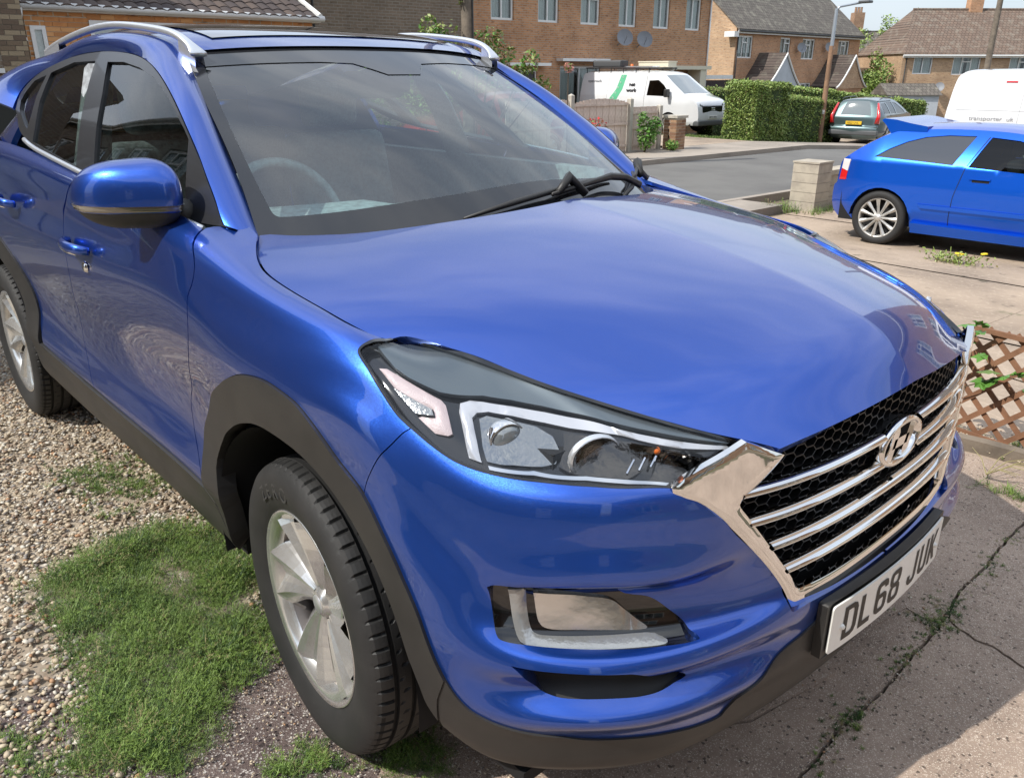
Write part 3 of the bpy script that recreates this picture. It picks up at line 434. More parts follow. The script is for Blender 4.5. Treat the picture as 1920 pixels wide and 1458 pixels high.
OUTG = 1 if (snormal(SG, np.array([[-1.2, 1.4]]), 1)[0][1] < 0) else -1
OUTR = 1 if (snormal(SR, np.array([[.4, .5]]), 1)[0][1] < 0) else -1
BELT = 13.32
ush = TR['shut'][0][0]
# fender
panelA('front_fender', P_('doorcut')+P_('arch_o')[1:TRI('arch_o', 'gap')]+P_('-gap_bf')+P_('-hl_rear')+P_('-shut')+[(3.13, 13.93), (3.093, 13.5)], 'blue_paint')
# doors
panelA('front_door', P_('-doorcut')+P_('bcut')+[(2.22, 2.78), (2.6, 2.72)] if False else P_('doorcut')+[(2.8, 2.72), (2.4, 2.75)]+P_('-bcut')+[(2.30, BELT), (2.7, BELT)], 'blue_paint')
panelA('rear_door', P_('bcut')+[(1.9, 2.8), (1.7, 2.85), (1.54, 3.0)]+smoothline(TR['rear_arch_o'])[4:17]+[(1.235, 10.), (1.22, 11.6), (1.24, 13.25), (1.7, 13.3)], 'blue_paint')
panelA('rear_quarter', [(1.24, 13.25), (1.22, 11.6), (1.235, 10.)]+smoothline(TR['rear_arch_o'])[16:]+[(.31, 2.), (.02, 2.2), (.0, 7), (.0, 13.9), (.6, 13.9), (1.0, 13.6)], 'blue_paint', h=.04)
# door handles live below; bumper, one piece across
bp = P_('gap_bf')+P_('arch_o')[TRI('arch_o', 'gap'):]+P_('blueline')+[(4.9, 4.55), (5.0, 4.6), (UMAX, 4.6), (UMAX, 5.45), (5.05, 5.45), (4.92, 5.5), (4.84, 5.6)]+P_('-chrome_o')[12:]+P_('-hl_low')
panelA('front_bumper', bp, 'blue_paint', gap=0, h=.0095, join=True, holes=[clean(P_('fog')), clean(P_('intake'))], flange=.03)
panelA('front_lip', P_('blueline')+[(4.9, 4.55), (5.0, 4.6), (UMAX, 4.6), (UMAX, .35), (4.6, .35), (4.3, .35), (4.12, .40), (4.05, .55), TR['arch_i'][-1]], 'black_trim', off=.004, gap=0, h=.018, join=True, flange=.05)
panelA('wheel_arch_trim', P_('arch_o')+P_('-arch_i'), 'black_trim', off=.007, gap=0, h=.014, flange=.05)
panelA('wheel_arch_trim', smoothline(TR['rear_arch_o'])+smoothline(TR['rear_arch_i'])[::-1], 'black_trim', off=.007, gap=0, h=.02, flange=.05)
panelA('sill_trim', [TR['arch_i'][0], (3.096, 2.62), (2.8, 2.68), (2.4, 2.71), (2.0, 2.75), (1.7, 2.8), (1.51, 2.9), TR['rear_arch_i'][1], (1.42, .6), (1.6, .4), (2.2, .4), (3.0, .4), (3.17, .8)], 'black_trim', off=.008, gap=0, h=.02, flange=.05)
# bonnet
hp = clean([tuple(a) for a in smoothline(TR['h_side'][:-1])])
hp = [p for p in hp]; half = hp+[(1.0, -.97), (1.0, -.8), (1.0, -.62), (1.0, -.4), (1.0, -.2), (1.0, 0)]
full = [(.042, 0), (.042, -.2), (.042, -.45), (.041, -.65)]+half+[(a, -b) for a, b in half[::-1][1:]]+[(.041, .65), (.042, .45), (.042, .2)]
full = shrink(clean(full), np.array((1.2, .8)), .0017)
trimmed('bonnet', SH, full, 'blue_paint', car, sc=(1.2, .8), h=.022, out=OUTH, flange=.025)
def SD(u, w):
    u = np.atleast_1d(np.asarray(u, float)); w = np.maximum(np.atleast_1d(np.asarray(w, float)), 1e-4)
    x = -2.20-1.15*u; zl = 1.205-.03*u; zu = 1.50-.17*u-.05*u*u; z = zl+(zu-zl)*w; y = (.868-.12*u*u)-(.868-.12*u*u-(.645-.02*u))*(w**1.35)-.30*np.clip((-2.35-x)/.9, 0, 1.2)**2*(.35+.65*w)
    return np.stack([x, -y, z], 1)
OUTD = 1 if snormal(SD, np.array([[.5, .5]]), 1)[0][1] < 0 else -1
trimmed('rear_pillar', SD, [(0.03,.02),(.97,.02),(.90,1.1),(0.0,1.1)], 'blue_paint', car, sc=(1.2,.4), h=.04, out=OUTD, sides=('r','l'), flange=.02, off=-.012)
# windscreen
inner = smoothline(TR['w_in']); inner = [tuple(a) for a in inner]+[(.171, 0)]
w2 = [(.889, -.85), (.887, -.661), (.88, -.40), (.865, -.235), (.815, -.165), (.775, -.12), (.775, .08), (.815, .13), (.865, .2), (.882, .4)]
wi = inner+[(a, -b) for a, b in inner[::-1][1:]]+[(a, -b) for a, b in [(.889, -.85), (.887, -.661)]]+w2[::-1]
rect = [(-.02, -1), (.5, -1), (1, -1), (1, -.5), (1, 0), (1, .5), (1, 1), (.5, 1), (-.02, 1), (-.02, .5), (-.02, 0), (-.02, -.5)]
trimmed('windscreen', SW, rect, 'windscreen_glass', car, sc=(.75, .65), h=.03, out=OUTW, flange=0, off=-.0012)
trimmed('windscreen_border', SW, rect, 'frit', car, holes=[wi], sc=(.75, .65), h=.02, out=OUTW, flange=0, off=.0008)
# roof
def roof_grid():
    us = np.linspace(0, 1, 30); ts = np.linspace(-1, 1, 31); V = []
    k2 = np.array(TRIMS['k2'])[8:]; e = nspline(np.linspace(0, 1, len(k2)), k2)(us)
    c0 = np.array([(-.995,0,1.575),(-1.3,0,1.632),(-1.75,0,1.660),(-2.3,0,1.65),(-2.75,0,1.57),(-3.05,0,1.45)]); c_ = nspline(np.linspace(0, 1, 6), c0)(us)
    for i in range(30):
        for t in ts:
            a = abs(t); V.append((c_[i,0]+(e[i,0]-c_[i,0])*a**2.2, -e[i,1]*t, c_[i,2]+(e[i,2]-c_[i,2])*(.6*a*a+.4*a**5)))
    return V
mesh_obj('roof', roof_grid(), grid_faces(30, 31), 'blue_paint', car, True)
mat('sunroof', (.012,.012,.014), .05, coat=1)
V = np.array(roof_grid()).reshape(30, 31, 3); S_ = V[3:20, 3:28]+np.array([0,0,.004]); mesh_obj('sunroof_panel', S_.reshape(-1, 3), grid_faces(17, 25), 'sunroof', car, True)
# cantrail and A pillar strip
kt = None
def SRR(u, w):
    k1 = np.array(TRIMS['k1'])[:, :3]; k2 = np.array(TRIMS['k2'])
    kd = np.linalg.norm(np.diff((k1+k2)/2, axis=0), axis=1)**.8; kk = np.concatenate([[0], np.cumsum(kd)]); kk /= kk[-1]
    A_ = nspline(kk, k1); B_ = nspline(kk, k2)
    u = np.atleast_1d(u); w = np.atleast_1d(w)[:,None]; a = A_(u); b = B_(u); d = b-a; t = A_(u+.01)-A_(u-.01); n = np.cross(d, t); n /= np.linalg.norm(n, axis=1, keepdims=True); n = n*np.sign(n[:,2:3]-n[:,1:2]); Ld = np.linalg.norm(d, axis=1, keepdims=True)
    return a+d*w+n*Ld*.17*(1-(2*w-1)**2)
OUTR = 1 if (snormal(SRR, np.array([[.3, .5]]), 1)[0][1] < 0) else -1
trimmed('roof_side', SRR, [(0, 0.02), (.5, 0.02), (1, 0.02), (1, 1), (.5, .985), (0.0, .985)], 'blue_paint', car, sc=(2.6, .12), h=.02, out=OUTR, sides=('r', 'l'), flange=.012)
# tail : closes the body behind
def tail(rows, nm, m_):
    tb = []
    for z, y, x in rows:
        for t in np.linspace(-1, 1, 13): tb.append((x+.16*abs(t)**5, y*t, z))
    mesh_obj(nm, tb, grid_faces(len(rows), 13), m_, car, True)
tail(((.35,.72,-3.46),(.6,.80,-3.52),(1.0,.79,-3.50),(1.12,.775,-3.47)), 'tailgate', 'blue_paint')
tail(((1.12,.70,-3.44),(1.20,.62,-3.34),(1.29,.52,-3.20),(1.36,.45,-3.06)), 'rear_window', 'rear_glass')
tail(((1.36,.45,-3.06),(1.40,.44,-3.02),(1.43,.42,-3.0)), 'tail_spoiler', 'blue_paint')
# side windows (behind the black frame sheet)
fr = [tuple(a) for a in smoothline(TR['g_frame'])]; bl = [tuple(a) for a in smoothline(TR['g_belt'])]
frame = clean(fr+bl[::-1][:-1]+[(-.42, 1.15)])
hs = [clean(smoothline(TR[k]+[TR[k][0]])[:-1]) for k in ('g_front', 'g_rear', 'g_quart')]
def glass_poly(k, corners=True):
    return clean([tuple(a) for a in TR[k]])
gf = glass_poly('g_front'); gr = glass_poly('g_rear'); gq = glass_poly('g_quart')
trimmed('window_frame', SG, frame, 'window_frame_black', car, holes=[gf, gr, gq], h=.014, out=OUTG, sides=('r', 'l'), flange=.02, off=.002)
for nm, g in (('door_glass', gf), ('door_glass', gr), ('quarter_glass', gq)):
    trimmed(nm, SG, shrink(g, np.array((1., 1.)), -.012), 'side_glass', car, h=.05, out=OUTG, sides=('r', 'l'), flange=0, off=-.006)
for s in (1, -1):
    m = np.array([1, s, 1]); pts = SG(np.array([a for a, b in bl[:-6]]), np.array([b for a, b in bl[:-6]]))*m+np.array([0, -s*.004, -.006])
    o = MB().tube(pts, .0085, 8).build('belt_strip', 'satin_silver', car, True)
# black seal between A pillar and glass, cowl panel, wipers
cw = []
for y in np.linspace(-.72, .72, 25):
    cw += [(-.075-.30*(abs(y)/.72)**2.2, y, 1.120-.01*(abs(y)/.72)**2), (-.02-.30*(abs(y)/.72)**2.2, y, 1.112), (.06-.30*(abs(y)/.72)**2.2, y, 1.075)]
mesh_obj('cowl_panel', cw, grid_faces(25, 3), 'black_trim', car, True)
def wiper(pts_arm, pts_blade):
    b = MB().tube(pts_arm, [.011]*3+[.0075]*(len(pts_arm)-4)+[.006], 6, sx=.7).build('wiper_arm', 'black_trim', car, True)
    c = MB().tube(pts_blade, [.004]+[.0085]*(len(pts_blade)-2)+[.005], 6).build('wiper_blade', 'black_trim', car, True)
def wp(s, t, o=.02): 
    X = SW(np.array([s]), np.array([t])); n = snormal(SW, np.array([[s, t]]), OUTW); return tuple((X+n*o)[0])
wiper([wp(.06, .62, .03), wp(.10, .52, .035), wp(.115, .40, .035), wp(.10, .18, .035), wp(.085, -.02, .03)], [wp(.05, -.42, .016), wp(.085, -.2, .018), wp(.105, 0, .02), wp(.125, .28, .018), wp(.13, .5, .014)])
wiper([wp(.05, .96, .03), wp(.10, .90, .035), wp(.115, .84, .035), wp(.10, .70, .03), wp(.09, .58, .025)], [wp(.045, .40, .014), wp(.07, .55, .018), wp(.095, .72, .02), wp(.12, .88, .014)])
MB().tube([wp(.075, .16, .025), wp(.12, .10, .05), wp(.09, .02, .03)], [.012, .016, .010], 6).build('wiper_clip', 'black_trim', car, True)
MB().tube([wp(.09, .80, .03), wp(.13, .86, .05), wp(.10, .92, .03)], [.012, .016, .010], 6).build('wiper_clip', 'black_trim', car, True)
# roof rails
rn = np.array(TRIMS['rail_n'])
for s in (1, -1):
    e = nspline(np.linspace(0, 1, len(rn)), rn)(np.linspace(0, 1, 26))*np.array([1, s, 1])
    V = []; 
    for i, p in enumerate(e):
        k = i/25; w_ = .013+.013*math.exp(-((k)/.07)**2); hh = .011-.004*math.exp(-(k/.05)**2)
        for a in range(10):
            q = 2*math.pi*a/10; V.append((p[0], p[1]+w_*math.cos(q)*abs(math.cos(q))**-.4, p[2]-.012+hh*math.sin(q)*abs(math.sin(q)+1e-9)**-.4))
    o = mesh_obj('roof_rail', V, grid_faces(26, 11)[:0]+[(i*10+j, i*10+(j+1)%10, (i+1)*10+(j+1)%10, (i+1)*10+j) for i in range(25) for j in range(10)]+[tuple(range(10))[::-1]], 'satin_silver', car, True); fixn(o)
    # feet filling between rail and roof
    for a, b in ((0, 5), (21, 25)):
        V = [];
        for p in e[a:b+1]: V += [(p[0], p[1]-.012, p[2]-.01), (p[0], p[1]+.012, p[2]-.01), (p[0], p[1]+.016, p[2]-.07), (p[0], p[1]-.016, p[2]-.07)]
        n = b-a+1; fixn(mesh_obj('rail_foot', V, [(i*4+j, i*4+(j+1)%4, (i+1)*4+(j+1)%4, (i+1)*4+j) for i in range(n-1) for j in range(4)], 'satin_silver', car))
# grille opening : mesh behind, chrome frame, bars
def off_pt(u, v, o):
    X = SA(np.array([u]), np.array([v])); return (X+snormal(SA, np.array([[u, v]]), OUTA)*o)[0]
SCN = (1., 1.)
OUTN = 1 if snormal(SN, np.array([[.1, .7]]), 1)[0][0] > 0 else -1
def nose_pt(y, z, o):
    X = SN(np.array([y]), np.array([z])); return (X+snormal(SN, np.array([[y, z]]), OUTN)*o)[0]
def panelN(name, poly, m, **k):
    k.setdefault('h', .009)
    return trimmed(name, SN, clean(poly), m, car, sc=SCN, out=OUTN, **k)
no = P_('n_out')[:-1]; ni = P_('n_in')[:-1]
hole = ni+[(0, .584)]+[(-a, b) for a, b in (ni+[(0, .584)])[::-1][1:]]
ringo = no+[(0, .513)]+[(-a, b) for a, b in (no+[(0, .513)])[::-1][1:]]
mirp = lambda L_: [(-a, b) for a, b in L_]
fr_poly = no+[(0, .513)]+mirp(no)[::-1]+mirp(ni)+[(0, .584)]+ni[::-1]
panelN('grille_frame', fr_poly, 'chrome', bevel=(.5, .004), flange=.014, off=.004, h=.007)
back = [(-.56, .88), (-.50, .66), (-.38, .47), (0, .44), (0, .93), (-.3, .915), (-.43, .91)]
panelN('grille_back', back, 'liner', h=.04, join=True, off=-.062, flange=0)
lipb = [(a, b+.012) for a, b in TR['n_lip']]
gp = ni+[(0, .584), (0, .93)]+lipb[::-1]
hx = MB(); cell = .0185
for r_ in range(-2, 28):
    for q_ in range(-1, 27):
        cy = -.56+q_*cell*1.5; cz = .55+r_*cell*1.16+(cell*.58 if q_%2 else 0)
        for k in range(3):
            a0 = math.pi/3*k; a1 = math.pi/3*(k+1)
            A0 = (cy+cell*math.cos(a0), cz+cell*.67*math.sin(a0)); A1 = (cy+cell*math.cos(a1), cz+cell*.67*math.sin(a1))
            if max(A0[0], A1[0]) > .012: continue
            if inpoly(np.array([A0, A1]), [(x, y) for x, y in gp[:-0 or None]]+[]).all() or (max(A0[0], A1[0]) > -.002 and .6 < A0[1] < .91):
                for s in (1, -1):
                    m_ = np.array([1, s, 1]); p0 = nose_pt(*A0, -.020)*m_; p1 = nose_pt(*A1, -.020)*m_
                    q0 = nose_pt(*A0, -.050)*m_; q1 = nose_pt(*A1, -.050)*m_; d = np.array([0, 0, .0013]) if abs(A0[1]-A1[1]) < .004 else np.array([0, .0013, 0])
                    hx.add([p0-d, p1-d, p1+d, p0+d, q0-d, q1-d, q1+d, q0+d], [(0,1,2,3),(4,5,1,0),(3,2,6,7)])
mat('mesh_black', (.006,.006,.0065), .45, coat=.1)
tag(hx.build('grille_mesh', 'mesh_black', car), kind='stuff')
for zb, y0, y1, sag in ((.828,-.488,-.080,0), (.767,-.468,-.076,0), (.705,-.412,0,0), (.642,-.368,0,0)):
    for s in ((1, -1) if y1 < 0 else (0,)):
        ys_ = np.linspace(y0, y1, 16) if s else np.linspace(y0, -y0, 31)
        V = []
        for y in ys_:
            c0 = nose_pt(y, zb, .0)
            for dz, dx in ((.0100, -.016), (.0092, .001), (.002, .010), (-.007, .003), (-.0100, -.016)): V.append((c0+np.array([dx, 0, dz]))*np.array([1, s or 1, 1]))
        fixn(mesh_obj('grille_bar', V, grid_faces(len(ys_), 5), 'chrome', car, True))
# emblem : oval ring with slanted H
em = empty('emblem', '', ''); del em['label']; del em['category']; em.parent = car; em.location = (0, 0, 0)
EX, EZ = .868, .800
def oval(a, b, n=48): return [(a*math.cos(2*math.pi*i/n), b*math.sin(2*math.pi*i/n)) for i in range(n)]
V = []; rings = ((.089,.0485,0),(.093,.0525,.012),(.089,.0485,.020),(.081,.0405,.020),(.078,.0375,.007))
for a, b, h in rings:
    V += [(EX+h, y, EZ+z) for y, z in oval(a, b)]
o = mesh_obj('emblem_ring', V, [(i*48+j, i*48+(j+1)%48, (i+1)*48+(j+1)%48, (i+1)*48+j) for i in range(4) for j in range(48)], 'chrome', em, True); fixn(o)
MB().prism([(y*.95, z*.92) for y, z in oval(.090, .050)], EX-.02, EX+.002, 'x').xf(lambda p: Vector((p.x, p.y, p.z+EZ))).build('emblem_back', 'liner', em)
def emb(poly): return MB().prism(poly, EX, EX+.013, 'x').xf(lambda p: Vector((p.x, p.y, p.z+EZ)))
# two slanted uprights and a cross stroke (y is to the car's left, so the leaning is mirrored for the viewer)
mb = MB()
for poly in ([(-.052,-.030),(-.030,-.036),(-.010,.020),(-.016,.036),(-.030,.034),(-.034,.024)], [(.052,.030),(.030,.036),(.010,-.020),(.016,-.036),(.030,-.034),(.034,-.024)], [(-.032,-.008),(-.026,.010),(.032,.008),(.026,-.010)]):
    q = [(p[0]*1.17, p[1]*1.15) for p in poly]; mb.prism(q, EX, EX+.016, 'x')
mb.xf(lambda p: Vector((p.x, p.y, p.z+EZ))); o = mb.build('emblem_letter', 'chrome', em); fixn(o)
# number plate
plx, plz = .928, .482
def bend(p): return Vector((plx+p.x-.035*(p.y/.26)**2*.4, p.y, plz+p.z))
pb = MB(); n = 14
ys = np.linspace(-.268, .268, n)
def slab(y0, z0, x0, x1):
    b = MB()
    for i in range(n-1):
        b.box(x0, x1, ys[i]*y0/.268, ys[i+1]*y0/.268, -z0, z0)
    return b
def plate_sheet(hy, hz, x0, x1, rad):
    P = []
    for cx, cz, a0 in ((hy-rad, hz-rad, 0), (-hy+rad, hz-rad, 90), (-hy+rad, -hz+rad, 180), (hy-rad, -hz+rad, 270)):
        for k in range(5): a = R(a0+k*22.5); P.append((cx+rad*math.cos(a), cz+rad*math.sin(a)))
    Pd = dens(P, .03); b = MB().prism(Pd, x0, x1, 'x'); return b
plr = empty('number_plate', '', ''); del plr['label']; del plr['category']; plr.parent = car
plate_sheet(.274, .064, -.022, -.003, .006).xf(bend).build('plate_holder', 'black_trim', plr)
def SP(y, z):
    y = np.atleast_1d(np.asarray(y, float)); z = np.atleast_1d(np.asarray(z, float)); return np.stack([plx+.001-.014*(y/.26)**2, y, plz+z], 1)
pf_ = []
for cx_, cz_, a0_ in ((.252, .0475, 0), (-.252, .0475, 90), (-.252, -.0475, 180), (.252, -.0475, 270)):
    for k in range(5): a = R(a0_+k*22.5); pf_.append((cx_+.008*math.cos(a), cz_+.008*math.sin(a)))
trimmed('plate_face', SP, pf_, 'plate_white', plr, h=.02, out=1 if snormal(SP, np.array([[0., 0.]]), 1)[0][0] > 0 else -1, flange=.004, off=.0015)
for y_ in (-.222, .222): MB().lathe([(0, .006), (.004, .006), (.0065, .002), (.0065, -.002)], axis='x', n=12).xf(lambda p, y_=y_: bend(Vector((p.x+.002, p.y+y_, p.z-.004)))).build('plate_screw', 'plate_white', plr, True)
STROKES = {  # block letters 50 x 79 mm, stroke 14 mm : polygons in letter units (0..50, 0..79)
 'D': [[(0,0),(0,79),(32,79),(44,74),(50,62),(50,17),(44,5),(32,0)], [(14,12),(14,67),(28,67),(33,65),(36,58),(36,21),(33,14),(28,12)]],
 'L': [[(0,0),(0,79),(14,79),(14,13),(44,13),(44,0)], None],
 '6': [[(14,79),(4,74),(0,64),(0,15),(4,5),(14,0),(36,0),(46,5),(50,15),(50,34),(46,43),(36,48),(14,48),(14,61),(17,66),(33,66),(36,58),(50,58),(50,66),(46,75),(36,79)], [(14,17),(17,12),(33,12),(36,17),(36,31),(33,36),(17,36),(14,31)]],
 '8': [[(13,79),(3,75),(0,66),(0,53),(3,45),(8,41),(3,37),(0,29),(0,13),(3,4),(13,0),(37,0),(47,4),(50,13),(50,29),(47,37),(42,41),(47,45),(50,53),(50,66),(47,75),(37,79)], [(14,17),(17,12),(33,12),(36,17),(36,29),(33,34),(17,34),(14,29)], [(14,52),(17,47),(33,47),(36,52),(36,62),(33,67),(17,67),(14,62)]],
 'J': [[(32,79),(46,79),(46,15),(42,5),(32,0),(14,0),(4,5),(0,15),(0,26),(14,26),(14,17),(17,12),(29,12),(32,17)], None],
 'U': [[(0,79),(14,79),(14,17),(17,12),(33,12),(36,17),(36,79),(50,79),(50,15),(46,5),(36,0),(14,0),(4,5),(0,15)], None],
 'K': [[(0,0),(0,79),(14,79),(14,47),(34,79),(50,79),(27,43),(50,0),(34,0),(18,30),(14,24),(14,0)], None]}
def letter_mesh(ch, ox, oz, sx, sz, mapf, name, m, parent, thick=.0015):
    """ch as a thin solid; mapf takes (across, up, out)"""
    pol = STROKES[ch]; V = []; E = []
    for p in pol:
        if not p: continue
        n0 = len(V); V += [Vector(q) for q in p]; E += [(n0+i, n0+(i+1)%len(p)) for i in range(len(p))]
    ov, oe, of, *_ = geometry.delaunay_2d_cdt(V, E, [], 1, 1e-6)
    Q = np.array([tuple(v) for v in ov]); F = []
    for f in of:
        c_ = Q[list(f)].mean(0)[None]
        if all(not inpoly(c_, h)[0] for h in pol[1:] if h): F.append(list(f))
    vs = [mapf(ox+q[0]*sx, oz+q[1]*sz, thick) for q in Q]
    return mesh_obj(name, vs, F, m, parent)
xx = -.218
for ch, adv in (('D',.061),('L',.061),('6',.061),('8',.094),('J',.061),('U',.061),('K',.061)):
    letter_mesh(ch, xx, -.0395, .001, .001, lambda a, b, t: tuple(SP(a, b)[0]+np.array([.0024, 0, 0])), 'letter', 'plate_black', plr); xx += adv
# headlights : black housing, innards, clear lens
hl = P_('hl_top')+P_('hl_front')[1:]+P_('-hl_low')[1:]+P_('-hl_rear')[1:]
for s in ('r', 'l'):
    h0 = empty('headlight', '', ''); del h0['label']; del h0['category']; h0.parent = car
    def hp_(name, poly, m, **k):
        k.setdefault('h', .010); k.setdefault('flange', .01)
        return trimmed(name, SA, clean(poly), m, h0, sc=SCA, out=OUTA, sides=(s,), **k)
    hp_('headlight_housing', hl, 'black_gloss', off=-.022, flange=.0, h=.02)
    hp_('headlight_seal', shrink(clean(hl), np.array(SCA), -.001), 'black_gloss', off=.0005, holes=[shrink(clean(hl), np.array(SCA), .005)], flange=.012, h=.008)
    hp_('headlight_lens', shrink(clean(hl), np.array(SCA), .004), 'lens_glass', off=-.0025, flange=0)
    hp_('upper_cover', [(3.955, 12.75), (3.90, 13.15), (3.925, 13.50), (3.975, 13.86)]+[(a, b-.09) for a, b in TR['hl_top'][2:-2]]+[(4.60, 13.95)]+[(a+.0, b+.10) for a, b in TR['drl'][9:1:-1]]+[(4.06, 12.85), (3.99, 12.72)], 'upper_grey' if 'upper_grey' in M else mat('upper_grey', (.15,.18,.20), .22, .6), off=-.008)
    sg = 1 if s == 'r' else -1
    MB().tube([off_pt(a, b-.05, -.003)*np.array([1, sg, 1]) for a, b in smoothline(TR['hl_top'])[1:-4]], .0016, 5).build('chrome_line', 'satin_silver', h0, True)
    hp_('daytime_light', TR['drl'], 'drl_white', off=-.014, bevel=(.8, .006))
    hp_('indicator', TR['chevron'], 'pink_reflector', off=-.015, bevel=(.8, .004))
    hp_('indicator_inner', TR['chevron_in'], 'clear_plastic', off=-.0085)
    for nm, dz in (('lamp_a', .0), ('lamp_b', .0)):
        hp_('reflector_bowl', TR[nm], 'reflector' if nm == 'lamp_a' else 'dark_chrome', off=-.014, fn=None, bevel=(-1.0, -.10) if False else None, h=.008)
    hp_('reflector_bowl', TR['lamp_c'], 'dark_chrome', off=-.015)
    hp_('lower_strip', TR['lowstrip'], 'lens_silver', off=-.013)
    sg = 1 if s == 'r' else -1
    for (u_, v_, rad, o_) in ((4.190, 12.55, .030, -.026),):
        c_ = off_pt(u_, v_, o_)*np.array([1, sg, 1]); d_ = Vector((.92, -.30*sg, -.05)).normalized(); q_ = d_.to_track_quat('Z', 'Y')
        MB().lathe([(rad*1.16, -.02), (rad*1.15, .003), (rad*1.07, .004), (rad*1.02, .0)], n=32).xf(lambda p: q_ @ p+Vector(c_)).build('projector_ring', 'chrome', h0, True)
        MB().lathe([(rad*math.cos(a), rad*.50*math.sin(a)) for a in np.linspace(0, math.pi/2, 8)], n=32).xf(lambda p: q_ @ p+Vector(c_)).build('projector_lens', 'projector_glass' if 'projector_glass' in M else mat('projector_glass', (.28,.30,.30), .04, .5, 1), h0, True)
    c_ = off_pt(4.350, 12.40, -.010)*np.array([1, sg, 1]); q_ = Vector((.92, -.30*sg, -.05)).normalized().to_track_quat('Z', 'Y')
    MB().lathe([(.036, .002), (.034, -.004), (.028, -.018), (.018, -.030), (.008, -.034)], n=32).xf(lambda p: q_ @ Vector((p.x*1.25, p.y, p.z))+Vector(c_)).build('main_beam_bowl', 'lens_silver', h0, True)
    MB().lathe([(.0365, .002), (.039, .001), (.039, -.010)], n=32).xf(lambda p: q_ @ Vector((p.x*1.25, p.y, p.z))+Vector(c_)).build('bowl_rim', 'satin_silver', h0, True)
    c_ = off_pt(4.47, 12.55, -.018)*np.array([1, sg, 1]); MB().lathe([(.0, .006), (.005, .005), (.007, 0)], n=12).xf(lambda p: Vector((.9, -.4*sg, 0)).to_track_quat('Z', 'Y') @ p+Vector(c_)).build('bulb', 'amber', h0, True)
    for k_ in range(7):
        u0_ = 4.40+.022*k_; P0 = off_pt(u0_, 11.9+.08*k_, -.012)*np.array([1, sg, 1]); P1 = off_pt(u0_+.02, 12.3+.05*k_, -.012)*np.array([1, sg, 1])
        MB().tube([P0, P1], .0022, 4).build('reflector_rib', 'lens_silver', h0)
    # fog lamp unit
    f0 = empty('fog_lamp', '', ''); del f0['label']; del f0['category']; f0.parent = car
    def fp_(name, poly, m, **k):
        k.setdefault('h', .009); k.setdefault('flange', .008)
        return trimmed(name, SA, clean(poly), m, f0, sc=SCA, out=OUTA, sides=(s,), **k)
    fp_('fog_bezel', shrink(clean(P_('fog')), np.array(SCA), -.004), 'black_gloss', off=-.012, flange=0)
    fp_('fog_lens', smoothline(TR['foglamp']+TR['foglamp'][:1])[:-1], 'fog_reflector', off=-.007, bevel=(.6, .004))
    fp_('fog_light_bar', smoothline(TR['fogdrl']+TR['fogdrl'][:1])[:-1], 'clear_plastic', off=-.009, bevel=(.6, .005))
    fp_('lower_intake', shrink(clean(P_('intake')), np.array(SCA), -.004), 'black_trim', off=-.026, flange=0)
# mirrors
def mirror(s):
    r = empty('door_mirror', '', ''); del r['label']; del r['category']; r.parent = car
    C_ = np.array([-.690, -.933, 1.216] if s > 0 else [-.775, -.905, 1.216]); 
    def body(z0, z1, grow, name, m):
        V = []; NY = 30; NA = 40; ys = np.sin(np.linspace(-1, 1, NY)*math.pi/2)
        for i, w_ in enumerate(ys):
            # w_=-1 outer end, +1 inner end
            e = max(0, 1-abs(w_)**(2.6 if w_ < 0 else 4.5))**.5
            hz = (.083+.006*w_)*e*grow; dx = (.098+.012*w_)*e*grow; yy = C_[1]+.108*w_*grow
            zc = C_[2]+.004*w_
            for k in range(NA):
                a = 2*math.pi*k/NA; cx = math.copysign(abs(math.cos(a))**.75, math.cos(a)); sz = math.copysign(abs(math.sin(a))**.8, math.sin(a))
                x = dx*cx if cx > 0 else .035*cx*e
                V.append(((C_[0]+x+.55*(yy-C_[1])), yy*1., np.clip(zc+hz*sz, z0, z1)))
        V = [(p[0], p[1]*s, p[2]) for p in V]
        F = [(i*NA+k, i*NA+(k+1)%NA, (i+1)*NA+(k+1)%NA, (i+1)*NA+k) for i in range(NY-1) for k in range(NA)]
        o = mesh_obj(name, V, F, m, r, True); fixn(o); return o
    body(1.178, 9, 1., 'mirror_cap', 'blue_paint')
    body(-9, 1.186, .985, 'mirror_base', 'black_trim')
    body(1.181, 1.196, 1.012, 'mirror_indicator', 'mirror_lens' if 'mirror_lens' in M else mat('mirror_lens', (.30,.27,.22), .12, .3, 1))
    MB().tube([(-.62, -.79*s, 1.160), (-.635, -.825*s, 1.165), (-.66, -.86*s, 1.175)], [.042, .036, .04], 12, sx=1.1).build('mirror_arm', 'black_trim', r, True)
mirror(1); mirror(-1)
